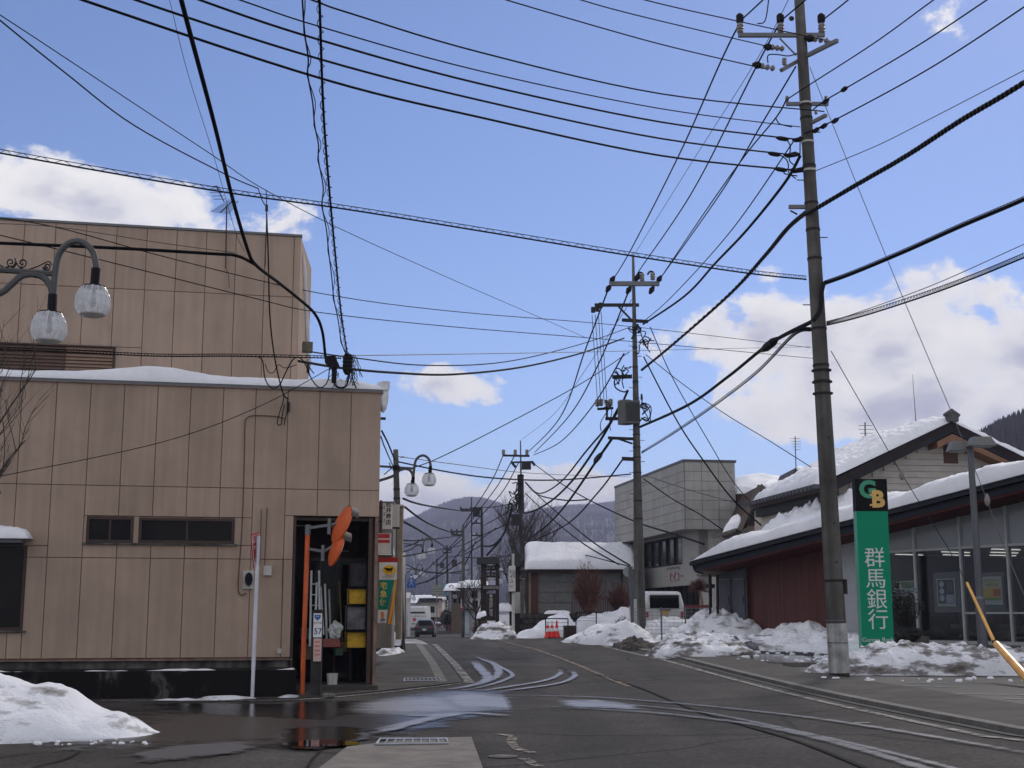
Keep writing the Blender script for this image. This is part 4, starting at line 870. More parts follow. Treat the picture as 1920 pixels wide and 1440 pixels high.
c = ctr(718, 742, 1060, 1077, Yb - .02); MB().disc(c, (0, -1, 0), Z, .135, .004, 24, .10).build('oval', M0('emblem_yellow', (.75, .42, .02), .7), t)
mb = MB(); c2 = c + Vector((0, -.01, 0))   # walking cat emblem
mb.prism([c2 + Vector((x / 100, 0, z / 100)) for x, z in ((-7, 2.2), (-4, 3), (1, 2), (4, 3.4), (4.6, 5.6), (5.6, 4.6), (7, 5.4), (7.6, 2.6), (6.6, .6), (5.4, -.6), (5.6, -5), (4.6, -5.2), (3.6, -1.6), (1, -1.2), (0, -5.2), (-1, -5), (-1.4, -1.4), (-4, -1.6), (-4.4, -5.2), (-5.6, -5), (-5.4, 0), (-8.4, 1.6), (-10.5, 4.6), (-10.8, 4), (-9, .8))], (0, -.004, 0)); mb.build('cat_emblem', BLACK, t)
text('banner_lettering', 'クロネコヤマト', ctr(712, 744, 1078, 1085, Yb - .02), X_, Z, .052, BLACK, t, .001)
text('banner_lettering', '宅\n急\n便', ctr(710, 728, 1088, 1141, Yb - .05), X_, Z, .155, M0('banner_gold', (.72, .55, .12), .7), t, .001, lh=1.1, bold=.002)
fx(714, 720, 1147, 1163, Yb - .02, .003).build('picture', M0('picture_orange', (.6, .2, .08), .8), t); fx(713, 722, 1160, 1164, Yb - .024, .003).build('picture', M0('picture_blue', (.1, .2, .4), .8), t)
# pole P4 with the tan pillar of the next shop
t = thing('tan_pillar', 'tan rendered corner pillar of the shop next to the banner', 'pillar', (at(750, 1155, 38).x, 38, 0))
fx(741.5, 755, 948, 1199, 38, .4).build('shaft', TAN, t); fx(741, 756, 946, 949, 37.9, .5).build('cap', OFFW, t)
t = thing('neighbour_shop', 'grey two storey shop behind the corner signs', 'building', (at(725, 1155, 33).x, 33, 0))
fx(690, 738, 944, 1215, 36, .8).build('wall', M0('grey_plaster', (.24, .22, .19), .8, streak=.3), t); fx(688, 738.5, 940, 944, 35.7, 1).build('roof_edge', GREY, t); fx(711, 716, 938, 1000, 35.5, .3).build('rusty_rail', DBROWN, t)  # wall in one even warm grey plaster tone
pillow('ledge_snow', SNOW, t, at(709, 1040, 35.2), at(740, 1040, 35.2), at(740, 1040, 36), at(709, 1040, 36), .3, 12, 6, 3)
# snow heap on dark planter under banner
q = ground(728, 1224); t = thing('snowy_planter', 'heap of snow on a dark planter below the delivery banner', 'snow pile', q)
mb = MB(); mb.ob(q + Vector((-.55, .1, 0)), (1.0, 0, 0), (0, .9, 0), (0, 0, .22)); mb.build('planter', BLACK, t)
blob(q + Vector((-.15, .5, .25)), 1, (.50, .5, .46), 5, 40, 26, .22).build('snow_heap', SNOWL, t, smooth=True)
mound('roadside_snow', [(706, 1232), (730, 1228), (752, 1224)], [.5, .6, .4], [.15, .2, .12], 3, SNOWD, 'low grubby snow at the foot of the dark planter', 40, 16)
# ================================================================ lamps
def lantern(t, c, s, n=14):
    prof = [(.10, .19), (.145, .185), (.19, .12), (.205, .08), (.222, .05), (.228, -.08), (.215, -.12), (.20, -.14), (.17, -.19), (.12, -.215), (.02, -.22)]
    mb = MB(); c = Vector(c); rings = []
    for (r, z) in prof: rings.append([(c + Vector((math.cos(2 * math.pi * j / n) * r * s * (1 if j % 2 else .97), math.sin(2 * math.pi * j / n) * r * s * (1 if j % 2 else .97), z * s))) for j in range(n)])
    vs = [p for r in rings for p in r]; mb.add(vs, [(i * n + j, i * n + (j + 1) % n, (i + 1) * n + (j + 1) % n, (i + 1) * n + j) for i in range(len(prof) - 1) for j in range(n)])
    g = mb.build('lamp_glass', LGL, t)
    rb = MB()
    for j in range(n): rb.tube([rings[i][j] for i in range(len(prof))], .006 * s, 3, cap=False)
    rb.build('glass_rib', RIBM, g)
    MB().lathe(c, [(.03 * s, .30 * s), (.04 * s, .29 * s), (.03 * s, .22 * s), (.06 * s, .20 * s), (.15 * s, .19 * s), (.15 * s, .175 * s)], 14).build('lamp_cap', BLACK, g)
    MB().lathe(c, [(.025 * s, .17 * s), (.03 * s, .08 * s), (.05 * s, .0), (.05 * s, -.05 * s), (.02 * s, -.09 * s)], 8).build('bulb', GREY, g)
    MB().lathe(c, [(.10 * s, -.222 * s), (.16 * s, -.20 * s), (.168 * s, -.185 * s)], 16).build('base_ring', M0('lamp_base', (.5, .48, .44), .4), g)
RIBM = M0('glass_rib_white', (.62, .64, .68), .2)
LAMPM = M0('lamp_arm_metal', (.075, .078, .08), .6, var=.15)
def spiral(p, s, mirror, turns=1.4, n=22): return [(p[0] + (mirror * s * (1 - i / n * .8)) * math.cos(turns * 2 * math.pi * i / n), p[1] + s * (1 - i / n * .8) * math.sin(turns * 2 * math.pi * i / n)) for i in range(n + 1)]
def street_lamp(ox, oy, k, Y, label, mirror=1, scroll=True, pole=None, group='twin globe street lamps'):
    P = lambda x, y, dy=0: at(ox + mirror * (x - 92) * k, oy + (y - 612) * k, Y + dy)
    b = P(92, 612); t = thing('street_lamp', label, 'street lamp', (P(-160, 612).x, Y, gz(P(-160, 612).x, Y)), group)
    s = (67 * k / 2500 * Y) / .456
    lantern(t, P(174, 563), s); lantern(t, P(92, 612), s)
    rr = 6.2 * k / 2500 * Y
    MB().tube(smoothpts([P(98, 572), P(101, 540), P(105, 500), P(112, 474), P(126, 458), P(143, 452), P(160, 457), P(174, 472), P(179, 490), P(181, 505), P(180, 518)], 4), rr, 8).build('arm', LAMPM, t)
    MB().tube([P(99, 552), P(97, 590)], rr * 1.4, 8).build('socket', BLACK, t); MB().tube([P(180, 503), P(177, 540)], rr * 1.4, 8).build('socket', BLACK, t)
    MB().tube([P(-170, 495), P(101, 513)], rr * .9, 6).build('arm', LAMPM, t)
    MB().tube(smoothpts([P(-160, 600), P(-60, 570), P(0, 550), P(20, 535), P(40, 518), P(62, 514), P(82, 520), P(95, 537), P(98, 552)], 4), rr * 1.1, 7).build('arm', LAMPM, t)
    if scroll:
        for (sx, sy, ss, mi) in ((20, 492, 9, 1), (42, 493, 10, -1), (88, 500, 8, -1)): MB().tube([P(x, y) for x, y in spiral((sx, sy), ss, mi)], .011, 4).build('scroll', DARK, t)
        MB().tube(smoothpts([P(97, 497), P(94, 492), P(88, 491), P(70, 500), P(50, 506), P(40, 506)], 3), .011, 4).build('scroll', DARK, t); MB().tube(smoothpts([P(28, 484), P(30, 494), P(24, 502), P(12, 504), P(-10, 490), P(-30, 470)], 3), .011, 4).build('scroll', DARK, t)
        for x in (14, 40, 86, 68): MB().bar(P(x, 500 if x != 68 else 513), P(x, 512 if x != 68 else 521), .04).build('clip', DARK, t)
    if pole: q0, q1 = P(-160, 470), P(-160, 612); MB().cyl((q0.x, Y, gz(q0.x, Y)), (q0.x, Y, q0.z), .09, .06, 10).build('pole', LAMPM, t)
    return t
street_lamp(92, 612, 1., 17., 'nearest twin globe lamp with scrolled arm in front of the beige upper wall', pole=True)
street_lamp(772, 918, .40, 44., 'twin globe street lamp fixed to the dark pole past the shop corner', scroll=False)
street_lamp(791.5, 1043, .215, 85., 'twin globe lamp hanging over the street in front of the mountain slope', scroll=False)
street_lamp(779, 1082, .15, 122., 'small far twin globe lamp above the left pavement', scroll=False)
street_lamp(937, 1070, .19, 88., 'upper twin globe lamp on the right beside the dark inn sign', mirror=-1, scroll=False)
street_lamp(937, 1090, .19, 84., 'lower twin globe lamp on the right beside the dark inn sign', mirror=-1, scroll=False)
street_lamp(876, 1104, .15, 122., 'far twin globe lamp beside the concrete pole right of the street', mirror=-1, scroll=False)
street_lamp(853, 1118, .13, 150., 'farthest twin globe lamp on the right in front of brown houses', mirror=-1, scroll=False)
street_lamp(766, 1128, .12, 160., 'farthest twin globe lamp on the left near the cream building', scroll=False)
# ================================================================ utility poles
def pole(name, label, b, tp, r0, r1, bands=(), group='utility poles', n=16, mat=None, bolts=()):
    b, tp = Vector(b), Vector(tp); b.z = gz(b.x, b.y) - .1; t = thing(name, label, 'utility pole', (b.x, b.y, b.z), group)
    MB().tube([b.lerp(tp, i / 8) for i in range(9)], [r0 + (r1 - r0) * i / 8 for i in range(9)], n).build('shaft', mat or CONCP, t, smooth=True)
    for z in bands:
        u = (z - b.z) / (tp.z - b.z); p = b.lerp(tp, u); r = r0 + (r1 - r0) * u; MB().cyl(p, p + (tp - b).normalized() * .05, r + .012, r + .012, n).build('band', DARK, t)
    for k, z in enumerate(bolts):
        u = (z - b.z) / (tp.z - b.z); p = b.lerp(tp, u); r = r0 + (r1 - r0) * u; sgn = 1 if k % 2 else -1; MB().tube([p, p + Vector((sgn * (r + .16), -.02, 0))], .012, 5).build('step_bolt', DARK, t)
    return t
def arm(t, a, b, w=.075, mat=GREY, name='crossarm'): MB().bar(a, b, w).build(name, mat, t)
def insul(t, p, s=1., cap=True, d=Z):
    p = Vector(p); d = Vector(d).normalized(); mb = MB(); rs = [(.05, 0), (.07, .03), (.05, .06), (.075, .09), (.055, .12), (.07, .15), (.05, .2)]
    mb.tube([p + d * z * s for _, z in rs], [r * s for r, _ in rs], 10); o = mb.build('insulator', PORC, t)
    if cap: MB().tube([p + d * .19 * s, p + d * .24 * s, p + d * .36 * s, p + d * .40 * s], [.045 * s, .075 * s, .075 * s, .04 * s], 8).build('insulator_cap', BLACK, o)
YP1 = 28.; P1b = at(1574, 1262, YP1); P1t = at(1495, -60, YP1 + .0)
P1 = pole('utility_pole', 'tall nearest concrete utility pole in front of the green bank sign', P1b, P1t, .205, .105, bands=(2.2, 6.4, 6.75, 7.55, 9.1, 9.75, 10.35, 11.2, 12.3, 12.6), bolts=(8.1, 9.6, 10.9, 12.0), n=20)
# steel foot wrap and plates on P1
u = lambda px, py, Y=YP1: at(px, py, Y)
def p1c(z): k = (z - P1b.z) / (P1t.z - P1b.z); return P1b.lerp(P1t, k), .205 + (-.1) * k
MB().tube([p1c(.35)[0], p1c(1.35)[0]], [.212, .208], 20).build('foot_wrap', M0('foot_wrap', (.42, .42, .41), .6, var=.25, streak=.4), P1)
for z in (.95, 1.4): c, r = p1c(z); MB().cyl(c, c + Z * .02, r + .014, r + .014, 20).build('strap', GREY, P1)
for z in (2.6, 3.4, 4.3, 5.2): c, r = p1c(z); MB().disc(c + Vector((.03, -r, 0)), (0, -1, 0), Z, .02, .01, 8).build('bolt_head', DARK, P1)
for z in (11.1, 12.65, 11.75): c, r = p1c(z); MB().cyl(c, c + Z * .045, r + .01, r + .01, 20).build('pale_strap', OFFW, P1)
arm(P1, u(1384, 66), u(1546, 66), .085); arm(P1, u(1514, 104, YP1 - .1), u(1570, 76, YP1 - .9), .08); arm(P1, u(1465, 132, YP1 - .4), u(1500, 112, YP1 + .1), .08); arm(P1, u(1474, 195), u(1553, 195), .075); arm(P1, u(1522, 230, YP1 - .1), u(1549, 216, YP1 - .5), .07); arm(P1, u(1479, 388), u(1512, 388), .08); 
MB().bar(u(1462, 72), u(1493, 104), .03).build('brace', GREY, P1); MB().bar(u(1482, 395), u(1495, 402), .03).build('brace', DARK, P1)
for px_ in (1388, 1464, 1541): insul(P1, u(px_, 62), 1.15)
for a, b in (((1440, 88), (1475, 92)), ((1420, 122), (1458, 130)), ((1518, 72), (1560, 78))):
    a, b = u(*a, YP1 - .2), u(*b, YP1 - .2); o_ = MB()
    for k in range(3): c0 = a.lerp(b, .25 + .25 * k); dd = (b - a).normalized(); o_.tube([c0 - dd * .05, c0 - dd * .02, c0 + dd * .02, c0 + dd * .05], [.03, .065, .065, .03], 8)
    o_.build('strain_insulator', PORC, P1); MB().tube([a - (b - a) * .25, a, a + (b - a) * .2], [.03, .09, .05], 8).build('strain_clamp', BLACK, P1)
insul(P1, u(1471, 122, YP1 - .3), .8, False); insul(P1, u(1476, 190), .6, False); insul(P1, u(1549, 190), .6, False); insul(P1, u(1530, 214, YP1 - .3), .5, False)
MB().disc(u(1484, 35), (0, -1, 0), Z, .06, .01, 12).build('ring', DARK, P1)
for (x, y) in ((1455, 258), (1440, 287), (1452, 316)):
    MB().tube([u(x, y), u(x + 6, y + 1), u(x + 18, y + 3), u(x + 24, y + 4)], [.02, .05, .05, .02], 6).build('wire_sleeve', BLACK, P1); MB().tube([u(x + 30, y + 4), u(x + 36, y + 5), u(x + 52, y + 2), u(x + 60, y + 2)], [.02, .05, .06, .02], 6).build('wire_sleeve', BLACK, P1)
for pts in ([(1475, 262), (1482, 275), (1480, 300), (1490, 312), (1478, 322), (1492, 335)], [(1462, 290), (1475, 300), (1478, 315), (1470, 325), (1495, 330)], [(1455, 222), (1462, 232), (1485, 238)], [(1500, 255), (1500, 290)], [(1440, 118), (1440, 104), (1455, 102), (1478, 105), (1495, 100)], [(1420, 44), (1434, 40), (1440, 10), (1442, -15)]):
    MB().tube(smoothpts([u(*p, YP1 - .3) for p in pts], 5), .014, 5).build('jumper_wire', BLACK, P1)
for (x, y) in ((1478, 95),): pass
MB().tube(smoothpts([u(1545, 530, YP1 - .25), u(1541, 545, YP1 - .27), u(1538, 580, YP1 - .28), u(1524, 602, YP1 - .28)], 5), .05, 6).build('cable_bend', BLACK, P1)
for z in (6.15, 6.4, 6.65): c, r = p1c(z); MB().cyl(c, c + Z * .03, r + .05, r + .05, 12).build('clamp_ring', DARK, P1)
c, r = p1c(1.95); MB().ob(c + Vector((r - .01, -.1, 0)), (.06, 0, 0), (0, .12, 0), (0, 0, .3)).build('side_plate', DARK, P1)
# P2
YP2 = 52.; P2b = at(1201, 1207, YP2); P2t = at(1187, 478, YP2); v_ = lambda px, py, Y=YP2: at(px, py, Y)
P2 = pole('utility_pole', 'second concrete pole carrying a grey transformer beside the stone clad building', P2b, P2t, .235, .05, bands=(5.2, 5.9, 7.0, 7.6, 8.0, 8.5, 10.6, 11.2, 12.0, 12.8), bolts=[6.2 + .42 * i for i in range(16)])
MB().tube([v_(1198, 1123) , v_(1201, 1207)], [.20, .24], 14).build('foot_wrap', M0('grey_wrap', (.33, .34, .33), .6, var=.1), P2)
arm(P2, v_(1143, 532), v_(1236, 532), .17); arm(P2, v_(1115, 572), v_(1198, 572), .12, DARK); MB().bar(v_(1160, 575), v_(1184, 600), .07).build('brace', DARK, P2)
for (x, y) in ((1204, 527), (1224, 525)): insul(P2, v_(x, y), 1.5, False); MB().tube(smoothpts([v_(x, y - 8), v_(x + 1, y - 14), v_(x - 5, y - 16), v_(x - 10, y - 10)], 4), .04, 5).build('jumper_wire', BLACK, P2)
for (x, y) in ((1148, 524), (1236, 523), (1179, 543), (1222, 543), (1141, 540), (1195, 520)): MB().tube([v_(x + 4, y - 6), v_(x, y), v_(x - 4, y + 8)], [.05, .12, .05], 7).build('strain_clamp', BLACK, P2)
for (x, y) in ((1112, 582), (1120, 580), (1126, 574)): MB().tube([v_(x, y - 6), v_(x, y + 4)], .09, 6).build('cutout', DARK, P2)
tf = MB(); c = v_(1172, 775); tf.lathe((c.x, c.y - .1, c.z - .45), [(.30, 0), (.30, .9), (.26, .95)], 16); tfo = tf.build('transformer', M0('transformer_grey', (.10, .105, .105), .5), P2)
c = v_(1185, 775); MB().box((c.x, c.y - .25, c.z), (.55, .4, .9)).build('transformer_tank', M0('transformer_grey', (.10, .105, .105), .5), P2)
for k in range(7): MB().box((c.x - .24 + .08 * k, c.y - .47, c.z), (.03, .05, .75)).build('cooling_fin', DARK, P2)
for (x, y) in ((1120, 758), (1127, 757), (1139, 760), (1145, 757)): insul(P2, v_(x, y + 4), 1.4, False)
arm(P2, v_(1135, 785), v_(1165, 785), .12, DARK); arm(P2, v_(1120, 767), v_(1150, 765), .09, DARK); MB().bar(v_(1138, 768), v_(1138, 785), .08).build('brace', DARK, P2)
arm(P2, v_(1148, 707), v_(1185, 706), .14, DARK); arm(P2, v_(1166, 600), v_(1215, 603), .12, DARK); arm(P2, v_(1140, 821), v_(1188, 823), .11, DARK); arm(P2, v_(1166, 860), v_(1190, 861), .14, DARK); MB().bar(v_(1160, 823), v_(1186, 832), .07).build('brace', DARK, P2)
random.seed(3)
for k in range(26):
    x0, y0 = random.choice(((1196, 640), (1190, 700), (1170, 705), (1205, 640), (1160, 705), (1200, 760), (1196, 610), (1145, 760))); pts = [(x0, y0)]
    for i in range(4): pts.append((pts[-1][0] + random.uniform(-11, 11), pts[-1][1] + random.uniform(-12, 16)))
    MB().tube(smoothpts([v_(x, y, YP2 - .25) for x, y in pts], 4), .022, 4).build('jumper_wire', BLACK, P2)
for px_, y0, y1 in ((1110, 590, 765), (1116, 590, 762), (1122, 590, 758), (1127, 585, 755)): MB().tube([v_(px_ , y0, YP2 - .3), v_(px_ + 11, y1, YP2 - .3)], .014, 4).build('drop_lead', BLACK, P2)
MB().tube(smoothpts([v_(1157, 705), v_(1152, 715), v_(1155, 728), v_(1170, 735), v_(1178, 731)], 4), .03, 5).build('jumper_wire', BLACK, P2)
for dx in (0, 6): MB().tube(smoothpts([v_(1203, 755), v_(1214 + dx, 762), v_(1219, 778 + dx), v_(1213 + dx, 790), v_(1202, 783)], 4), .022, 5).build('jumper_wire', BLACK, P2)
# P3 and the rest of the row
YP3 = 108.; w3 = lambda px, py, Y=YP3: at(px, py, Y)
P3 = pole('utility_pole', 'mid distance pole with transformer standing by the snow covered roof', at(980, 1199, YP3), w3(976, 826), .2, .05, bolts=[5 + .9 * i for i in range(8)], n=10)
arm(P3, w3(942, 854), w3(993, 855), .16, DARK); arm(P3, w3(957, 867), w3(1000, 866), .14, DARK); MB().box(w3(987, 873), (.75, .6, .62)).build('transformer', DARK, P3)
for x in (944, 966, 988): insul(P3, w3(x, 853), 2.2, False)
MB().bar(w3(997, 865), w3(1003, 873), .2).build('strain_clamp', DARK, P3); MB().bar(w3(960, 868), w3(967, 876), .2).build('strain_clamp', DARK, P3)
for k in range(22):
    x0, y0 = random.choice(((974, 905), (972, 925), (966, 935), (978, 890), (960, 945), (975, 985))); pts = [(x0, y0)]
    for i in range(4): pts.append((pts[-1][0] + random.uniform(-8, 5), pts[-1][1] + random.uniform(-6, 14)))
    MB().tube(smoothpts([w3(x, y, YP3 - .3) for x, y in pts], 3), .045, 4).build('jumper_wire', BLACK, P3)
MB().tube([w3(976, 890), w3(977, 960)], .27, 8).build('cable_sleeve', DARK, P3); MB().box(w3(968, 975, YP3 - .3), (.8, .4, .9)).build('control_box', DARK, P3)
P4 = pole('utility_pole', 'short dark concrete pole rising behind the shop name sign', at(751, 1204, 44), at(742, 843, 44), .17, .085, bands=(4.4, 5.3, 5.6), n=12)
for y in (878, 882): MB().cyl(at(742.7, y, 44), at(742.7, y - 5, 44), .12, .12, 10).build('clamp', BLACK, P4)
for (x0, y0, x1, y1) in ((734, 880, 730, 868), (751, 858, 757, 856), (736, 876, 720, 890)): MB().tube([at(x0, y0, 43.8), at(x1, y1, 43.8)], .02, 4).build('bracket', DARK, P4)
def smallpole(xb, yb, xt, yt, Y, r, label, arms=(), mat=None, boxes=()):
    b = at(xb, yb, Y); t = pole('utility_pole', label, b, at(xt, yt, Y), r, r * .6, n=8, mat=mat)
    for (x0, x1, y) in arms:
        arm(t, at(x0, y, Y), at(x1, y, Y), .14, DARK)
        for i in range(3): x = x0 + (x1 - x0) * (i * .48 + .02); MB().cyl(at(x, y, Y), at(x, y - 5, Y), .08, .08, 6).build('insulator', DARK, t)
    for (x, y) in boxes: MB().box(at(x, y, Y), (.7, .5, .9)).build('transformer', DARK, t)
    return t
smallpole(869, 1193, 868.5, 984, 120, .19, 'pale concrete pole with small crossarms right of the car', ((846, 867, 997), (847, 867, 1003)))
smallpole(906, 1190, 903, 951, 128, .19, 'rusty dark pole with hooked bracket behind the inn sign', ((863, 903, 955), (884, 903, 1004)), DARK, ((893, 960),))
smallpole(885, 1188, 884, 933, 140, .10, 'thin pole between the pale and the rusty poles', ((865, 884, 958), (884, 903, 981)), DARK)
smallpole(840, 1184, 838, 1022, 190, .2, 'far pole standing over the blue and green sign', ((832, 846, 1030), (830, 846, 1036)), DARK, ((852, 1056),))
smallpole(819, 1183, 819, 1048, 230, .2, 'farthest pole behind the grey notice board', ((812, 828, 1058),), DARK, ((829, 1060),))
smallpole(761, 1190, 758, 1036, 100, .14, 'slim pale pole on the left pavement beside the tan pillar', (), OFFW)
# ================================================================ small street signs
def far_sign(name, label, cat, Y, x0, x1, y0, y1, mat, polex=None, base=None, th=.08):
    xb = polex if polex is not None else (x0 + x1) / 2; b = at(xb, 1190, Y); b.z = gz(b.x, Y); t = thing(name, label, cat, b)
    a, c = at(x0, y1, Y), at(x1, y0, Y); MB().ob((a.x, Y, a.z), (c.x - a.x, 0, 0), (0, th, 0), (0, 0, c.z - a.z)).build('board', mat, t)
    tp = at(xb, y0 + 2, Y + .1); MB().cyl(b + Vector((0, .16, 0)), tp + Vector((0, .06, 0)), .05, .05, 8).build('pole', GREY, t); return t
t = thing('crossing_sign', 'blue triangular pedestrian crossing sign beside the tan pillar', 'sign', (at(771, 1155, 88).x, 88, gz(-6, 88)))
MB().prism([at(771.5, 1074, 88), at(781, 1098, 88), at(780, 1102, 88), at(762.5, 1102, 88), at(761.5, 1098, 88)], (0, .05, 0)).build('plate', BLUE, t)
for pts in (((771, 1083), (771, 1091)), ((771, 1091), (768, 1098)), ((771, 1091), (775, 1098)), ((771, 1086), (767, 1090)), ((771, 1086), (775, 1091))): MB().bar(at(*pts[0], 87.97), at(*pts[1], 87.97), .06, .02).build('walking_figure', WHITE, t)
MB().cyl(at(771, 1083, 87.97), at(771, 1080, 87.97), .07, .07, 8).build('walking_figure', WHITE, t); MB().cyl((at(760, 1155, 88).x, 88.1, gz(-6, 88)), at(760, 1076, 88.1), .05, .05, 8).build('pole', GREY, t); MB().bar(at(760, 1088, 88.08), at(770, 1088, 88.08), .05).build('bracket', GREY, t)
t = far_sign('notice_board', 'hanging grey board with rows of characters over the street', 'sign', 150, 809.5, 831, 1097, 1118, M0('board_grey', (.36, .38, .33), .7), 819)
for j in range(4): text('board_lettering', '日光国立公園'[:6] if j == 0 else '□' * 0 + ('温泉旅館組合', '商店街案内所', '尾瀬・老神方')[j - 1], at(820.5, 1099.5 + 5 * j, 149.95), X_, Z, .21, DARK, t, .004)
t = far_sign('pharmacy_sign', 'sky blue box sign with green cross panel over the far street', 'sign', 160, 832.5, 839.5, 1095, 1117, M0('sky_blue_sign', (.08, .38, .55), .6), 841)
fx(833, 839.5, 1107, 1112, 159.9, .05).build('green_band', M0('cross_green', (.02, .12, .05), .6), t); c = at(836, 1109.5, 159.8); MB().box(c, (.08, .04, .25)).build('cross', WHITE, t); MB().box(c + Vector((0, -.02, 0)), (.25, .04, .08)).build('cross', WHITE, t)
# white vertical sign and pole
Yw = 62.; b = at(962.5, 1198, Yw); t = thing('vertical_shop_sign', 'white vertical sign with dark katakana on a pale pole at the crest', 'sign', (b.x, Yw, gz(b.x, Yw)))
MB().cyl((b.x, Yw, gz(b.x, Yw)), at(962, 1038, Yw), .075, .06, 10).build('pole', OFFW, t)
fx(953.5, 966.5, 1061, 1109, Yw - .12, .2).build('box', M0('sign_white', (.60, .58, .54), .5), t); fx(953, 967, 1109.1, 1110.5, Yw - .14, .24).build('rim', BLACK, t)
text('sign_lettering', 'ヒ\nイ\nユ\nー', ctr(955, 962, 1066, 1106, Yw - .125), X_, Z, .21, M0('sign_navy', (.03, .03, .1), .6), t, .003, lh=1.05, bold=.003)
text('sign_lettering', '美\n容\n室', ctr(962, 966, 1062, 1092, Yw - .125), X_, Z, .13, M0('sign_grey', (.2, .2, .22), .6), t, .003, lh=.9)
fx(949, 956, 1112, 1128, Yw + .1, .03).build('triangle_sign_back', GREY, t)
# dark inn sign structure
Yi = 70.; b = at(925, 1197, Yi); t = thing('inn_sign_tower', 'dark brown timber inn signboard with white vertical lettering', 'sign', (b.x, Yi, gz(b.x, Yi)))
DB2 = M0('very_dark_timber', (.022, .014, .013), .7, var=.3)
fx(894, 936, 1045, 1057, Yi - .4, 1.2).build('roof_beam', M0('dark_slate', (.03, .032, .034), .7), t); fx(901, 912, 1057, 1197, Yi, .5).build('post', DB2, t); fx(929, 936, 1057, 1197, Yi, .5).build('post', DB2, t)
fx(912, 929, 1113, 1160, Yi - .1, .2).build('board', DB2, t); fx(905, 936, 1097, 1107, Yi - .15, .2).build('board', DB2, t); fx(902, 935, 1060, 1070, Yi + .1, .1).build('board', DB2, t); fx(902, 935, 1073, 1083, Yi + .1, .1).build('board', DB2, t)
OFFT = M0('faded_white_letter', (.42, .40, .38), .7)
text('sign_lettering', '●\n相\n田\n屋\n旅\n館', ctr(914, 927, 1112, 1158, Yi - .11), X_, Z, .19, OFFT, t, .003, lh=1.0, bold=.003); text('sign_lettering', '相田屋旅館', ctr(905, 936, 1097, 1107, Yi - .16), X_, Z, .165, OFFT, t, .003)
text('sign_lettering', '尾瀬 そば', ctr(904, 934, 1073, 1083, Yi + .09), X_, Z, .15, OFFT, t, .003); text('sign_lettering', '温泉 宿', ctr(904, 934, 1060, 1070, Yi + .09), X_, Z, .14, OFFT, t, .003)
fx(911, 930, 1160, 1164, Yi - .2, .35).build('shelf', DB2, t)
t = thing('small_dark_shrine', 'dark gabled timber lantern house between the inn sign and the pole', 'shrine', (at(967, 1155, 76).x, 76, 0))
fx(955, 975, 1060, 1190, 76, 2).build('wall', DB2, t); MB().prism([at(950, 1062, 75.6), at(978, 1062, 75.6), at(968, 1024, 75.6)], (0, 3, 0)).build('roof', M0('dark_slate', (.03, .032, .034), .7), t); fx(965, 975, 1110, 1150, 75.9, .1).build('panel', OFFW, t)
t = thing('storage_shed', 'low dark shed with snow on its roof left of the inn sign', 'shed', (at(903, 1155, 66).x, 66, gz(-1.5, 66)))
fx(895, 912, 1160, 1200, 66, 2).build('wall', DBROWN, t); pillow('roof_snow', SNOW, t, at(893, 1160, 65.7), at(912, 1154, 65.7), at(912, 1152, 68), at(893, 1158, 68), .22, 14, 8, 2.)
for k in range(3): fx(897 + 5 * k, 898 + 5 * k, 1163, 1198, 65.9, .08).build('batten', TAN, t)
pillow('lying_snow', SNOW, None, at(933, 1146, 75), at(962, 1146, 75), at(962, 1142, 77), at(933, 1142, 77), .35, 16, 8, 9., label='patch of snow on the low roof behind the inn sign', cat='snow pile')
# ================================================================ houses along the far street
def house(name, label, x0, x1, ytop, ybot, Y, depth, wallm, roofm=None, eave=.4, gable=False, snow=.0, ridge=None, win=(), ang=0.):
    a, b = at(x0, ybot, Y), at(x1, ytop, Y); z0 = gz((a.x + b.x) / 2, Y) - .3; t = thing(name, label, 'house', ((a.x + b.x) / 2, Y, z0))
    MB().ob((a.x, Y, z0), (b.x - a.x, 0, 0), (0, depth, 0), (0, 0, b.z - z0)).build('wall', wallm, t)
    rz_ = at(x0, ridge, Y).z if ridge else b.z + .5
    mb = MB(); e = eave
    if gable: m = (a.x + b.x) / 2; mb.prism([(a.x - e, Y - e, b.z), (b.x + e, Y - e, b.z), (m, Y - e, rz_)], (0, depth + 2 * e, 0))
    else: mb.prism([(a.x - e, Y - e, b.z), (a.x - e, Y + depth + e, b.z), (a.x - e, Y + depth / 2, rz_)], (b.x - a.x + 2 * e, 0, 0))
    ro = mb.build('roof', roofm or ROOFD, t)
    if snow:
        if gable:
            m = (a.x + b.x) / 2
            for (xa, xb) in ((a.x - e, m), (b.x + e, m)): pillow('roof_snow', SNOW, t, (xa, Y - e, b.z + .02), (xb, Y - e, rz_ + .02), (xb, Y + depth, rz_ + .02), (xa, Y + depth, b.z + .02), snow, 10, 8, x0)
        else: pillow('roof_snow', SNOW, t, (a.x - e, Y - e, b.z + .02), (b.x + e, Y - e, b.z + .02), (b.x + e, Y + depth / 2, rz_ + .02), (a.x - e, Y + depth / 2, rz_ + .02), snow, 24, 8, x0)
    for (wx0, wx1, wy0, wy1) in win:
        w_ = fx(wx0, wx1, wy0, wy1, Y - .05, .06).build('window', DARK, t); k = .12 * (wx1 - wx0); fx(wx0 + k, wx1 - k, wy0 + k, wy1 - k, Y - .07, .02).build('pane', GLD, w_)
    return t
t = house('cream_building', 'cream two storey building with flat snowy roof at the end of the street', 762, 829, 1124, 1186, 215, 12, CREAM, OFFW, .3, win=((807, 815, 1137, 1149), (758, 763, 1138, 1152)))
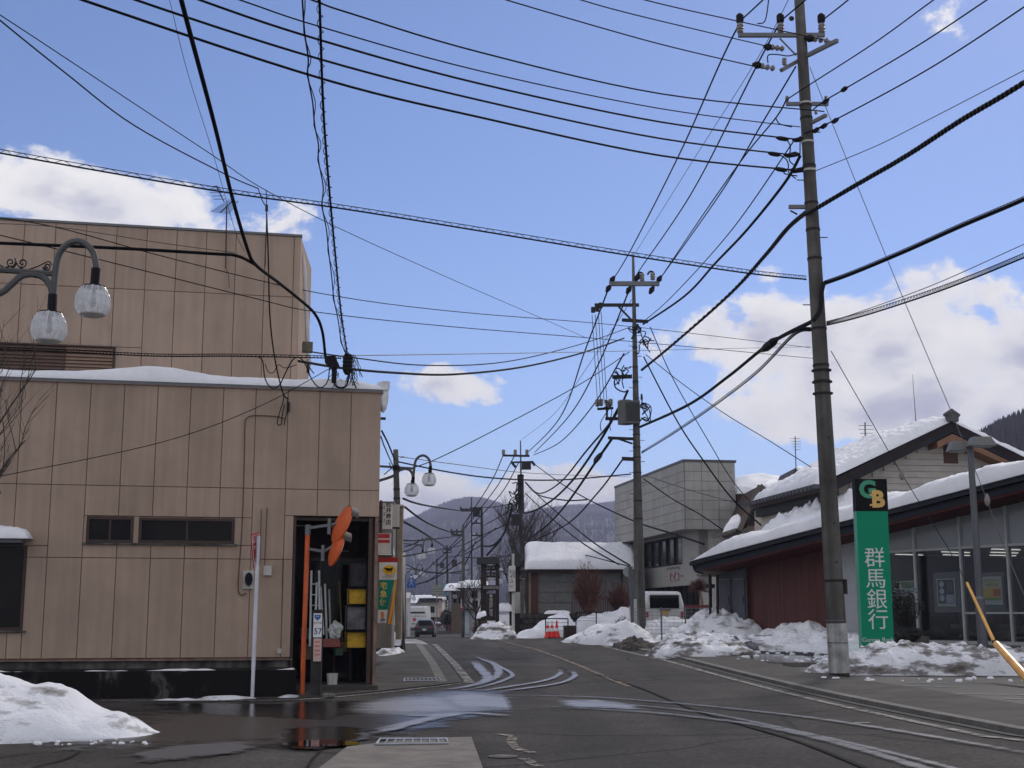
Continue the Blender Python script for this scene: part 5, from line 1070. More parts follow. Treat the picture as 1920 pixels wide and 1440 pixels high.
fx(762, 781, 1123, 1130, 214.3, .4).build('dark_fascia', DARK, t); fx(782, 829, 1121.5, 1129, 214.2, .4).build('dark_fascia', DARK, t); fx(798, 817, 1157, 1177, 214.7, .3).build('garage_opening', BLACK, t); fx(819, 826, 1157, 1178, 214.7, .3).build('garage_opening', BLACK, t)
pillow('roof_snow', SNOW, t, at(762, 1122, 214), at(817, 1121, 214), at(817, 1119, 222), at(762, 1120, 222), .35, 30, 6, 2)
t = house('white_building', 'pale building behind the tan pillar on the left pavement', 757, 765, 1122, 1190, 110, 3, OFFW, OFFW, .1)
fx(757.5, 763, 1152, 1168, 109.8, .1).build('orange_panel', M0('pale_orange', (.45, .25, .13), .7), t)
house('grey_house', 'grey house with steep snowy roof left of the street end', 757, 776, 1131, 1188, 180, 8, PALEG, None, .4, snow=.3, ridge=1122)
house('brown_house', 'brown gabled house with snow behind the pale concrete pole', 846, 872, 1108, 1188, 150, 10, M0('brown_wall', (.11, .075, .055), .8), None, .9, gable=False, snow=.35, ridge=1096, win=((850, 856, 1120, 1130), (860, 866, 1120, 1132)))
t = house('white_shop', 'white fronted shop right of the pale concrete pole', 871, 897, 1103, 1190, 118, 10, M0('white_plaster', (.42, .42, .42), .7), None, .8, snow=.4, ridge=1092, win=((884, 895, 1108, 1122), (886, 896, 1126, 1140)))
fx(872, 880, 1143, 1188, 117.8, .1).build('vending_front', M0('pale_blue_box', (.42, .48, .52), .5), t); fx(866, 897, 1141, 1143, 117, 1.).build('awning', DBROWN, t)
house('dark_red_house', 'dark red shopfront under the brown house', 838, 857, 1148, 1188, 165, 6, M0('dark_red_wall', (.09, .02, .02), .7), None, .3)
house('far_shop', 'small far shop with pink and white signs near the street end', 822, 838, 1128, 1186, 225, 8, M0('mixed_wall', (.25, .24, .24), .7), None, .3, win=((825, 829, 1132, 1140),))
for (x0, x1, y0, y1, Y, m_, lab) in ((823, 827, 1126, 1144, 190, M0('pink_sign', (.5, .32, .34), .6), 'small pink vertical sign far down the street'), (824, 828, 1145, 1152, 188, RED, 'small red square sign far down the street'), (838, 841, 1126, 1150, 170, OFFW, 'narrow white vertical sign far down the street'), (864, 868, 1122, 1140, 135, WHITE, 'white vertical sign hanging beside the pale concrete pole'), (866, 869, 1137, 1145, 119, RED, 'tiny red plate on the pale concrete pole')):
    a = thing('shop_sign', lab, 'sign', ctr(x0, x1, y0, y1, Y)); fx(x0, x1, y0, y1, Y, .1).build('board', m_, a)
    k = (x1 - x0) * .25
    for j in range(3): hh = (y1 - y0) / 4; fx(x0 + k, x1 - k, y0 + hh * (j + .5), y0 + hh * (j + .9), Y - .02, .02).build('mark', DARK if m_ is not RED else WHITE, a)
t = thing('round_hedge', 'dark clipped evergreen tree over the far right pavement', 'tree', (at(837, 1155, 160).x, 160, -.2))
blob(at(837, 1158, 160), 1, (.75, .7, .75), 4, 30, 20, .35).build('crown', LEAFD, t); MB().cyl((at(837, 1155, 160).x, 160, -.3), at(837, 1165, 160), .1, .08, 6).build('trunk', BARK, t)
# snow-roofed hall
YH = 75.; t = thing('snow_roofed_hall', 'low grey panelled hall under a thick smooth snow roof', 'building', (at(1080, 1155, YH).x, YH, gz(4, YH)))
fx(992, 1190, 1071, 1205, YH, 6).build('wall', M0('hall_wall', (.17, .17, .165), .8, var=.08), t)
for x in (1008, 1040, 1072, 1104, 1136, 1164):
    for (a, b) in ((1074, 1091), (1092, 1110), (1111, 1130), (1131, 1150)): fx(x + .7, x + 31.3, a + .4, b - .4, YH - .05, .045).build('wall_panel', M0('hall_panel', (.19, .19, .18), .8, var=.1, rnd=.12), t)
for (x0, x1, m_) in ((985, 991, DBROWN), (992, 995, TAN), (996, 1008, M0('rust_boards', (.09, .04, .025), .8))): fx(x0, x1, 1070, 1152, YH - .15, .15).build('corner_board', m_, t)
fx(988, 1192, 1067, 1073, YH - .6, .5).build('fascia', DBROWN, t); MB().prism([at(988, 1067, YH - .7), at(986, 1023, YH + 4), at(986, 1040, YH + 7)], (6.2, 0, 0)).build('roof', ROOFD, t)
pillow('roof_snow', SNOW, t, at(984, 1067, YH - .9), at(1192, 1067, YH - .9), at(1192, 1027, YH + 4), at(984, 1027, YH + 4), .44, 120, 34, 6., wob=.10, fine=.035, ex=20)
wl = thing('stone_retaining_wall', 'low rough stone wall below the snow roofed hall', 'wall', (at(1030, 1155, 68).x, 68, gz(2, 68)))
random.seed(5)
for r_ in range(5):
    x = 975 + (r_ % 2) * 4
    while x < 1083:
        w_ = random.uniform(9, 14); y0 = 1150 + r_ * 10; mb = fx(x + .6, x + w_ - .4, y0 + .5, y0 + 9.3, 68 - random.uniform(0, .08), .5); mb.build('stone', M0('wall_stone', (.07, .062, .056), .9, var=.35, rnd=.35), wl); x += w_
fx(975, 1084, 1150, 1202, 68.15, .6).build('mortar', BLACK, wl)
pillow('wall_snow', SNOW, wl, at(1020, 1151, 67.8), at(1070, 1150, 67.8), at(1070, 1150, 68.8), at(1020, 1151, 68.8), .16, 20, 8, 1.)
# picket fence
t = thing('picket_fence', 'rusty brown picket fence behind the round bare shrub', 'fence', (at(1125, 1155, 69).x, 69, 1.2))
for k in range(27): x = 1073 + k * 4.1; fx(x, x + 1.3, 1117 + (k % 3) * .6, 1152, 69, .05).build('picket', M0('rusty_picket', (.09, .05, .04), .8, rnd=.3), t)
for y in (1122, 1147): fx(1072, 1182, y, y + 1.2, 69.06, .05).build('rail', M0('rusty_picket', (.09, .05, .04), .8, rnd=.3), t)
t = thing('rubbish_box', 'dark brown lattice box standing by the kerb near the traffic cones', 'box', (at(1068, 1155, 61).x, 61, gz(2.6, 61)))
fx(1058, 1081, 1173, 1197, 61, 1.2).build('wall', M0('brown_box', (.05, .035, .03), .7), t)
for k in range(5): fx(1060 + 4 * k, 1062 + 4 * k, 1176, 1194, 60.95, .04).build('slat', DBROWN, t)
def rail_frame(x0, x1, y0, y1, Y, lab):
    t = thing('barrier_frame', lab, 'barrier', (at((x0 + x1) / 2, 1155, Y).x, Y, at(x0, y1, Y).z)); mm = BLACK
    MB().bar(at(x0, y0, Y), at(x1, y0, Y), .05).build('rail', mm, t)
    for x in (x0, x1): MB().bar(at(x, y0, Y), at(x, y1, Y), .05).build('post', mm, t)
    for k in range(1, 4): y = y0 + (y1 - y0) * k / 4.5; MB().bar(at(x0, y, Y), at(x1, y, Y), .02).build('wire', GREY, t)
    return t
rail_frame(1023, 1065, 1160, 1194, 61, 'low black rail frame around the traffic cones'); rail_frame(1080, 1118, 1148, 1172, 64, 'black rail frame above the brown lattice box')
for i, (x, lab) in enumerate(((1027, 'leftmost red and white traffic cone inside the rail frame'), (1035, 'middle red and white traffic cone inside the rail frame'), (1044, 'rightmost red and white traffic cone inside the rail frame'))):
    c = at(x, 1195, 60.5); t = thing('traffic_cone', lab, 'cone', (c.x, c.y, gz(c.x, c.y)), 'red and white cones by the kerb'); c = Vector((c.x, c.y, gz(c.x, c.y) + .02)); CR = M0('cone_red', (.75, .03, .02), .4)
    MB().box(c + Z * .02, (.34, .34, .04)).build('foot', CR, t); MB().lathe(c, [(.15, .04), (.10, .28)], 12).build('body', CR, t); MB().lathe(c, [(.101, .281), (.075, .42)], 12).build('band', WHITE, t); MB().lathe(c, [(.076, .421), (.055, .55)], 12).build('body', CR, t); MB().lathe(c, [(.056, .551), (.035, .70), (.05, .72), (.02, .76)], 12).build('tip', WHITE if i < 2 else CR, t)
# leaning sign pole by P2
b = at(1189, 1199, 54); t = thing('round_sign_pole', 'leaning dark pole with round sign seen from behind, left of the second pole', 'sign', (b.x, 54, gz(b.x, 54)))
MB().cyl((b.x, 54, gz(b.x, 54) - .1), at(1182, 1062, 54), .10, .09, 10).build('pole', M0('dull_blue_grey', (.085, .09, .10), .6), t); MB().disc(at(1178, 1072, 54.15), (0, 1, 0), Z, .21, .02, 24).build('sign_back', M0('sign_back_grey', (.3, .31, .31), .6), t)
# ================================================================ vehicles
def vehicle(name, label, cat, cx, Y, secs, paint, glass_rear, w_tyre=.32, wheels=(), H0=0, ang=0.):
    z0 = gz(cx, Y); t = thing(name, label, cat, (cx, Y, z0), rz=ang); mb = MB(); vs = []
    for (y, hb, ht, zb, zm, zt_) in secs:   # y, half width belt, half width roof, bottom, belt, top
        vs += [(-hb * .94, y, zb), (-hb, y, zb + .15), (-hb, y, zm), (-ht, y, zt_ - .07), (-ht * .85, y, zt_), (ht * .85, y, zt_), (ht, y, zt_ - .07), (hb, y, zm), (hb, y, zb + .15), (hb * .94, y, zb)]
    n = 10; fs = [(i * n + j, i * n + (j + 1) % n, (i + 1) * n + (j + 1) % n, (i + 1) * n + j) for i in range(len(secs) - 1) for j in range(n)]
    fs += [tuple(range(n)), tuple((len(secs) - 1) * n + j for j in range(n))[::-1]]; mb.add(vs, fs); o = mb.build('body', paint, t, local=True)
    bmm = bmesh.new(); bmm.from_mesh(o.data); bmesh.ops.recalc_face_normals(bmm, faces=bmm.faces); bmm.to_mesh(o.data); bmm.free()
    for (x, y, r) in wheels:
        w_ = MB(); w_.disc((x, y, r), (1, 0, 0), Z, r, .2, 18); wo_ = w_.build('wheel', BLACK, t, local=True); rr = MB(); rr.disc((x + (.201 if x > 0 else -.012), y, r), (1, 0, 0), Z, r * .6, .01, 12); rr.build('rim', GREY, wo_, local=True)
    return t
def lb(t, name, mat, x0, x1, z0, z1, y, th=.03, slope=0.):
    mb = MB(); mb.add([(x0, y, z0), (x1, y, z0), (x1, y + slope, z1), (x0, y + slope, z1), (x0, y + th, z0), (x1, y + th, z0), (x1, y + slope + th, z1), (x0, y + slope + th, z1)], [(0, 1, 2, 3), (4, 7, 6, 5), (0, 4, 5, 1), (1, 5, 6, 2), (2, 6, 7, 3), (3, 7, 4, 0)]); return mb.build(name, mat, t, local=True)
CARP = M0('grey_car_paint', (.05, .052, .058), .25, metal=.4); BUSP = M0('bus_white', (.62, .62, .60), .35); VANP = M0('van_white', (.66, .67, .67), .35); TAIL = M0('tail_red', (.35, .01, .01), .3); PLATE = M0('plate_white', (.7, .7, .66), .5)
Yc = 124.; cx_ = at(796, 1155, Yc).x; hw = .90
t = vehicle('car', 'dark grey hatchback driving away behind the white bus', 'car', cx_, Yc, [(0, hw * .95, .66, .35, .9, .92), (.05, hw, .62, .3, .95, 1.05), (.45, hw, .64, .25, .98, 1.55), (1.2, hw, .66, .22, .98, 1.60), (2.4, hw, .64, .22, .96, 1.55), (3.1, hw, .6, .22, .95, 1.0), (4.2, hw * .92, .6, .3, .75, .8)], CARP, 1, wheels=((-.88, .8, .34), (.68, .8, .34), (-.88, 3.4, .34), (.68, 3.4, .34)))
lb(t, 'rear_window', GLD, -.56, .56, 1.08, 1.50, .03, .02, .34); lb(t, 'tail_light', TAIL, -.84, -.5, .86, .98, -.02); lb(t, 'tail_light', TAIL, .5, .84, .86, .98, -.02); lb(t, 'number_plate', PLATE, -.17, .17, .62, .78, -.03, .02); lb(t, 'bumper', BLACK, -.84, .84, .28, .5, -.05, .08); lb(t, 'trim', GREY, -.5, .5, .82, .85, -.03, .02)
Yq = 176.; cx_ = at(782.5, 1155, Yq).x
t = vehicle('bus', 'white coach with red flower emblem seen from behind down the street', 'bus', cx_, Yq, [(0, 1.13, .95, .4, 2.0, 2.85), (.12, 1.18, 1.0, .3, 2.1, 3.0), (1, 1.2, 1.1, .3, 2.1, 3.05), (9, 1.2, 1.1, .3, 2.1, 3.05), (9.3, 1.15, 1.0, .4, 2.0, 2.9)], BUSP, 1, wheels=((-1.18, 1.8, .48), (.98, 1.8, .48), (-1.18, 7.4, .48), (.98, 7.4, .48)))
lb(t, 'rear_window', GLD, -.98, .98, 2.12, 2.72, -.03, .02, .08); lb(t, 'stripe', GREY, -1.1, 1.1, 1.72, 1.76, -.02, .01)
mb = MB(); 
for k in range(5): a = math.pi / 2 + k * 2 * math.pi / 5; mb.disc((-.38 + .15 * math.cos(a), -.03, 1.35 + .15 * math.sin(a)), (0, -1, 0), Z, .11, .01, 8)
mb.build('flower_emblem', M0('emblem_red', (.5, .02, .05), .5), t, local=True)
text('coach_lettering', '観光バス', Vector((cx_, Yq - .03, gz(cx_, Yq) + 1.86)), X_, Z, .17, M0('pink_letter', (.5, .2, .22), .5), t, .002)
for s_ in (-1, 1): lb(t, 'tail_light', TAIL, s_ * 1.02 - .08, s_ * 1.02 + .08, .7, 1.0, -.02); lb(t, 'engine_grille', DARK, s_ * .3 - .25 - .2, s_ * .3 + .25 - .2, .72, .84, -.02)
lb(t, 'bumper', OFFW, -1.1, 1.1, .3, .55, -.06, .08)
t = vehicle('car', 'small maroon and white car parked far right at the street end', 'car', at(824, 1155, 200).x, 200., [(0, .8, .6, .3, .8, 1.0), (.3, .84, .64, .25, .9, 1.45), (2.2, .84, .64, .25, .9, 1.45), (3.6, .8, .6, .3, .7, .8)], M0('maroon', (.10, .03, .05), .4), 1, wheels=((-.84, .7, .3), (.64, .7, .3)))
lb(t, 'rear_window', GLD, -.55, .55, .95, 1.35, -.0, .02, .2); lb(t, 'snow_patch', SNOW, -.6, .2, .6, .85, -.05, .06)
# van behind the mesh fence
Yv = 57.; cx_ = at(1246, 1155, Yv).x; zb_ = at(1246, 1108, Yv).z - gz(cx_, Yv)
t = vehicle('van', 'white van parked behind the wire mesh fence, dark rear window', 'van', cx_, Yv, [(0, .80, .66, .45, 1.25, zb_ - .12), (.08, .84, .72, .4, 1.3, zb_ - .02), (.8, .86, .76, .35, 1.3, zb_), (3.3, .86, .76, .35, 1.3, zb_), (4.2, .84, .7, .4, 1.2, 1.5)], VANP, 1, wheels=((-.84, .8, .3), (.64, .8, .3), (-.84, 3.4, .3), (.64, 3.4, .3)), ang=R(4))
lb(t, 'rear_window', GLD, -.62, .62, zb_ - .72, zb_ - .17, -.05, .02, .04); lb(t, 'number_plate', M0('plate_yellow', (.6, .35, .05), .5), -.17, .17, zb_ - .98, zb_ - .82, -.05, .02); lb(t, 'door_handle', DARK, -.25, .25, zb_ - .81, zb_ - .77, -.04, .03)
for s_ in (-1, 1): lb(t, 'tail_light', TAIL, s_ * .74 - .06, s_ * .74 + .06, .75, 1.0, -.03, .04)
lb(t, 'bumper', OFFW, -.8, .8, .42, .6, -.07, .1); lb(t, 'side_window', GLD, -.80, -.74, zb_ - .7, zb_ - .25, .25, .8)
# ================================================================ grey stone clad building
YG = 66.; CG = at(1289, 1155, YG); GL = VP((CG.x, CG.y), R(99.5)); GR = VP((CG.x, CG.y), R(9.5))
if GL.n.x > 0: GL.n = -GL.n
t = thing('stone_clad_building', 'grey tile clad modern building with overhanging upper block', 'building', (CG.x, CG.y, gz(CG.x, CG.y)))
zt_, zb_ = GR.on(1289, 863).z, GR.on(1289, 992).z; lenL = (GL.on(1155, 1000) - Vector((CG.x, CG.y, 0))); lenL.z = 0; lenL = lenL.length; lenR = GR.st(1378, 900)[0]
mb = MB(); ins = .05; O = Vector((CG.x, CG.y, 0)); dL, dR = GL.d, GR.d
mb.prism([O + dL * ins + dR * ins + Z * zb_, O + dR * (lenR - .01) + dL * ins + Z * zb_, O + dR * (lenR - .01) + dL * lenL + Z * zb_, O + dL * lenL + dR * ins + Z * zb_], Z * (zt_ - zb_ - .02)); mb.build('upper_block', M0('mortar_grey', (.28, .28, .26), .9), t)
def tiles(plane, dirv, n_out, length, cols, z0, z1, rows, off=0., off0=0.):
    w = length / cols; h = (z1 - z0) / rows; g = .009
    for i in range(cols):
        for j in range(rows):
            p = O + dirv * (off0 + i * w + g) + Z * (z0 + j * h + g) + n_out * off; mb = MB(); mb.ob(p, dirv * (w - 2 * g), n_out * -.05, Z * (h - 2 * g))
            mb.build('stone_tile', GTILE, t)
tiles(GL, dL, GL.n, lenL, 10, zb_, zt_ - .08, 7, .052); tiles(GR, dR, GR.n, lenR, 3, zb_, zt_ - .08, 7, .052)
mb = MB(); mb.ob(O - dL * .08 - dR * .08 + Z * (zt_ - .078), dL * (lenL + .1), dR * .5, Z * .12); mb.ob(O - dL * .08 + dR * .421 + Z * (zt_ - .078), dR * (lenR - .35), dL * .5, Z * .12); mb.build('parapet_coping', M0('coping', (.07, .07, .075), .5), t)
# lower storeys, set back under the block
sb = .9; O2 = O + dR * sb + dL * sb * .6
gzb = gz(O.x, O.y) - .3
def pL(px, py, off): return GL.on(px, py, -off)
w0 = GL.st(1208, 1040, -sb)[0]; w1 = GL.st(1279, 1040, -sb)[0]; zw1 = GL.on(1279, 1003, -sb).z; zw0 = GL.on(1279, 1058, -sb).z; zg1 = GL.on(1280, 1098, -sb).z
LWm = M0('tile_wall_lower', (.36, .355, .33), .8, var=.08)
a0 = sb * .6; a1 = lenL - .3
def lw(mb, a, b, z0, z1, th=.4): mb.ob(O + dL * a + dR * sb + Z * z0, dL * (b - a), dR * th, Z * (z1 - z0))
mb = MB(); lw(mb, a0, w1, zw0, zb_ - .002); lw(mb, w1, w0, zw1, zb_ - .002); lw(mb, w0, a1, zw0, zb_ - .002); lw(mb, a0, a1, zg1, zw0 - .001); lw(mb, a1 - 1.2, a1, gzb, zg1 - .001); lw(mb, a0, a0 + .3, gzb, zg1 - .001); mb.build('lower_wall', LWm, t)
mb = MB(); lw(mb, a0, a1, gzb, zg1, .05); mb.v = [tuple(Vector(v) + dR * .35) for v in mb.v]; gf = mb.build('ground_floor_glazing', GLD, t)
for k in range(9): a = a0 + .3 + k * 1.1; mb = MB(); mb.ob(O + dL * a + dR * (sb + .28) + Z * gzb, dL * .06, dR * .06, Z * (zg1 - gzb)); mb.build('glazing_bar', DARK, t)
mb = MB(); mb.ob(O + dR * sb + dL * a0 + Z * zg1, dR * (lenR - .3 - sb), dL * .3, Z * (zb_ - .002 - zg1)); mb.ob(O + dR * (lenR - 1.2) + dL * a0 + Z * gzb, dR * .9, dL * .3, Z * (zg1 - gzb - .001)); mb.build('lower_front_wall', LWm, t)
mb = MB(); mb.ob(O + dR * (sb + .05) + dL * (a0 + .15) + Z * gzb, dR * (lenR - 2.2 + .8), dL * .05, Z * (zg1 - gzb - .002)); mb.build('ground_floor_glazing', GLD, t)
# joints of the lower wall
for z in (zw0 + .03, zg1 + .55, zg1 + 1.1, zw1 + .35):
    mb = MB(); mb.ob(O + dL * a0 + dR * (sb - .003) + Z * z, dL * (a1 - a0), dR * .002, Z * .02)
    if z < zw0 or z > zw1: mb.build('wall_joint', M0('mortar_grey', (.28, .28, .26), .9), t)
wf = MB(); wl_ = w1 - w0; lw(wf, w0, w1, zw0, zw0 + .08, .2); lw(wf, w0, w1, zw1 - .08, zw1, .2); wfo = wf.build('window', DARK, t); nW = 5
for k in range(nW + 1): a = w0 + (w1 - w0) * k / nW; mb = MB(); mb.ob(O + dL * (a - .05) + dR * (sb + .0) + Z * (zw0 + .081), dL * .1, dR * .15, Z * (zw1 - zw0 - .162)); mb.build('mullion', DARK, wfo)
for k in range(nW): a = w0 + (w1 - w0) * k / nW; b = w0 + (w1 - w0) * (k + 1) / nW; s_ = -1 if b < a else 1; mb = MB(); mb.ob(O + dL * (a + s_ * .05) + dR * (sb + .12) + Z * (zw0 + .081), dL * (b - a - s_ * .1), dR * .02, Z * (zw1 - zw0 - .162)); mb.build('pane', glass('office_pane', (.09, .095, .10), trans=.1, rough=.08) if 'office_pane' not in bpy.data.materials else bpy.data.materials['office_pane'], wfo)
cT = GL.on(1268, 1082.5, -sb + .02); text('wall_lettering', 'ヒイユー', cT, -dL, Z, .62, M0('sign_red', (.36, .12, .12), .7), t, .02, bold=-.005); cT = GL.on(1262, 1068, -sb + .02)
for k in range(7): mb = MB(); p = cT - dL * (-1.2 + k * .36); mb.ob(p + Z * (.05 * (k % 2)), -dL * .22, GL.n * .02, Z * .12); mb.build('small_letter', M0('letter_grey', (.2, .2, .2), .6), t)
pillow('ledge_snow', SNOW, t, GR.w(lenR + .05, GR.on(1380, 915).z - .3, .3), GR.w(lenR + 1.1, GR.on(1389, 915).z - .3, .3), GR.w(lenR + 1.1, GR.on(1389, 915).z - .3, -2), GR.w(lenR + .05, GR.on(1380, 915).z - .3, -2), .45, 12, 8, 3)
MB().ob(GR.w(lenR + .05, GR.on(1380, 915).z - .9, .2), dR * 1.0, GR.n * -2, Z * .58).build('side_canopy', DBROWN, t)
# ================================================================ house with snow roofs behind
YB = 82.; f = lambda px, py, Y=YB: at(px, py, Y)
t = thing('tiled_house', 'timber gabled house with deep snow on its roofs beside the grey building', 'house', (f(1440, 1155).x, YB, .4))
MB().ob((f(1381, 960).x, YB, .2), (9., 0, 0), (0, 8, 0), (0, 0, f(1381, 948).z - .2)).build('wall', M0('dark_timber_wall', (.06, .05, .045), .8), t)
MB().prism([f(1378, 950, YB - .8), f(1378, 897, YB + 4), f(1378, 950, YB + 9)], (11, 0, 0)).build('roof', ROOFD, t)
pillow('roof_snow', SNOW, t, f(1378, 948, YB - 1), f(1520, 948, YB - 1), f(1520, 900, YB + 4), f(1378, 897, YB + 4), .55, 50, 20, 4, wob=.25, fine=.03)
Yg = 62.; g2 = lambda px, py, Y=Yg: at(px, py, Y)
t = thing('gabled_porch_house', 'small steep brown gable with snow beside it above the bank roof', 'house', g2(1420, 1090)); 
MB().prism([g2(1400, 990), g2(1448, 990), g2(1446, 935), g2(1425, 915), g2(1408, 945)], (0, 5, 0)).build('wall', M0('plaster_wall', (.22, .19, .15), .8), t)
ap, lf, rt_ = g2(1425, 910, Yg - .9), g2(1386, 994, Yg - .9), g2(1452, 936, Yg - .9)
for (a, b, nm) in ((ap, lf, 'bargeboard'), (ap, rt_, 'bargeboard')): MB().bar(a, b, .12, .20).build(nm, M0('grey_brown_board', (.13, .11, .09), .7), t)
MB().prism([ap + Vector((0, .05, 0)), rt_ + Vector((0, .05, 0)), rt_ + Vector((-.05, .05, -.2)), ap + Vector((0, .05, -.3)), lf + Vector((.12, .05, -.1)), lf + Vector((0, .05, 0))], (.0, 5, 0)).build('roof_slope', DBROWN, t)
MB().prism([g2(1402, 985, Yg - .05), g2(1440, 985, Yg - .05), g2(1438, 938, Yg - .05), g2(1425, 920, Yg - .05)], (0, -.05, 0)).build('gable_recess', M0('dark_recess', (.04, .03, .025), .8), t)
pillow('roof_snow', SNOW, t, g2(1430, 912, Yg - .6), g2(1456, 936, Yg - .6), g2(1500, 934, Yg + 5), g2(1450, 902, Yg + 5), .30, 16, 12, 2)
pillow('porch_snow', SNOW, t, g2(1354, 1000, Yg - .8), g2(1388, 988, Yg - .8), g2(1400, 966, Yg + 3), g2(1372, 976, Yg + 3), .30, 20, 10, 5)
MB().prism([g2(1353, 1003, Yg - .8), g2(1380, 997, Yg - .8), g2(1380, 990, Yg - .8), g2(1353, 999, Yg - .8)], (0, 3, 0)).build('porch_roof', M0('grey_brown_board', (.13, .11, .09), .7), t)
MB().prism([at(1482, 900, 66), at(1503, 890, 66), at(1492, 877, 66)], (0, 4, 0)).build('rear_gable', DBROWN, t); pillow('roof_snow', SNOW, t, at(1493, 880, 65.8), at(1512, 892, 65.8), at(1520, 892, 69), at(1498, 880, 69), .25, 10, 8, 2)
# ================================================================ upper house behind the bank (cream gable)
UA = at(1785, 790, 44.); UP = VP((UA.x, UA.y), R(7.8)); UB = R(7.8)
t = thing('cream_gable_house', 'cream sided house with wide snowy gable rising behind the bank roof', 'house', (UA.x, UA.y, .6))
apx, lft, rgt = UP.on(1785, 790), UP.on(1540, 910), UP.on(2070, 930)
back = Vector((-.136, .99, 0)) * 7.5
MB().prism([UP.on(1548, 925, -.8), apx - Z * .3 - UP.n * .8, UP.on(2060, 945, -.8), UP.on(2060, 1140, -.8), UP.on(1548, 1140, -.8)], back).build('wall', CREAM, t)
# siding boards
SID = M0('cream_board', (.46, .43, .38), .75, var=.07, rnd=.08)
sA0, zA0 = UP.st(1548, 925, -.75); sM, zM = UP.st(1785, 797, -.75); sB0, zB0 = UP.st(2060, 945, -.75)
zz = zM - .35; hb = .21
while zz > UP.on(1785, 1010).z:
    a = sM + (sA0 - sM) * (zM - zz - .1) / (zM - zA0); b = sM + (sB0 - sM) * (zM - zz - .1) / (zM - zB0); a = max(a, sA0); b = min(b, sB0)
    mb = MB(); mb.prism([UP.w(a, zz, -.74), UP.w(a, zz - hb + .012, -.715), UP.w(a, zz - hb + .012, -.78), UP.w(a, zz, -.78)], UP.d * (b - a)); mb.build('board', SID, t); zz -= hb
sh = MB(); s0_, z1_ = UP.st(1768, 824, -.70); s1_, z0_ = UP.st(1797, 869, -.70); sh.ob(UP.w(s0_, z0_, -.70), UP.d * (s1_ - s0_), UP.n * -.06, Z * (z1_ - z0_)); sho = sh.build('attic_shutter', M0('brown_shutter', (.10, .045, .035), .7), t)
for k in range(9): mb = MB(); mb.ob(UP.w(s0_ + .03, z0_ + .04 + k * (z1_ - z0_) / 9.3, -.69), UP.d * (s1_ - s0_ - .06), UP.n * .02, Z * .05); mb.build('slat', M0('brown_shutter', (.10, .045, .035), .7), sho)
for (a, b) in ((apx, lft), (apx, rgt)):
    MB().prism([a, b, b - Z * .38, a - Z * .38], UP.n * -.08).build('bargeboard', ROOFD, t)
    MB().prism([a - Z * .05, b - Z * .05, b - Z * .2, a - Z * .2], back).build('roof_slope', SOFF if False else DBROWN, t)
MB().prism([apx - Z * .42, apx + (lft - apx) * .12 - Z * .42, apx - Z * .42 + (lft - apx) * .12 - Z * .22, apx - Z * .66, apx + (rgt - apx) * .5 - Z * .54, apx + (rgt - apx) * .5 - Z * .40], UP.n * -.72).build('soffit_boards', M0('tan_soffit', (.20, .10, .055), .7), t)
# tile ends under the left eave
for k in range(20):
    p = lft + back * (k / 20) - Z * .1; MB().ob(p + UP.n * 0, back * .03, UP.d * -.25, Z * .14).build('eave_tile', M0('tile_end', (.06, .06, .065), .6), t)
mb = MB(); mb.ob(lft - Z * .5 + UP.d * .2, back, UP.d * .3, Z * .4); mb.build('eave_beam', DARK, t)
pillow('roof_snow', SNOW, t, lft + UP.d * -.2, apx + Z * .02, apx + back + Z * .1, lft + back, .40, 150, 60, 3.3, wob=.22, fine=.08, ex=9)
pillow('roof_snow', SNOW, t, apx, rgt, rgt + back, apx + back, .34, 110, 50, 5.3, wob=.2, fine=.07, ex=9)
mb = MB(); mb.box(apx + Z * .10 + UP.n * -.0, (.34, .3, .24), UB); mb.tube([apx + Z * .2 - UP.d * .28, apx + Z * .3, apx + Z * .2 + UP.d * .28], [.05, .14, .05], 8); mb.build('ridge_end_tile', M0('tile_end', (.06, .06, .065), .6), t)
MB().ob(UP.w(sA0 + .3, UP.on(1600, 960).z - .7, -.7), UP.d * 2.3, UP.n * -.2, Z * .9).build('dark_window', DARK, t)
for (x0, y0, x1, y1, Y, lab, n_) in ((1492, 876, 1491, 818, 70, 'tv antenna on a thin pole left of the tall utility pole', 5), (1622, 832, 1622, 792, 50, 'tv antenna standing on the snowy roof right of the tall utility pole', 5)):
    ta = thing('tv_antenna', lab, 'antenna', at(x0, y0, Y)); a, b = at(x0, y0, Y), at(x1, y1, Y); MB().tube([a - Z * .8, b], .03, 5).build('mast', GREY, ta)
    for k in range(n_): p = b - Z * (.12 + .16 * k); w_ = .28 - .03 * abs(k - 1); MB().tube([p - Vector((w_, .1 * k, 0)), p + Vector((w_, -.1 * k, 0))], .014, 4).build('element', GREY, ta)
ta = MB(); ta.tube([at(1718, 800, 52), at(1711, 702, 52)], [.02, .008], 4); solo(ta, 'whip_antenna', GREY, 'thin whip rod standing on the snowy roof left of the ridge', 'antenna')
# ================================================================ bank
BW = VP((at(1809, 1155, 38).x, 38.), math.atan2(-.881, .472)); V_ = 1.3
def bz(px, py, off=0): return BW.on(px, py, off)
t = bank = thing('bank_building', 'low bank building with snowy sloping roof, red wall and glass front', 'building', (BW.w(-6, 0).x, BW.w(-6, 0).y, .5))
zf = bz(1811, 1203).z
sD0, sD1, sR1, sP0, sG0, sE = BW.st(1349, 1155)[0], BW.st(1402, 1155)[0], BW.st(1578, 1155)[0], BW.st(1581, 1155)[0], BW.st(1612, 1155)[0], BW.st(1809, 1155)[0] + 9
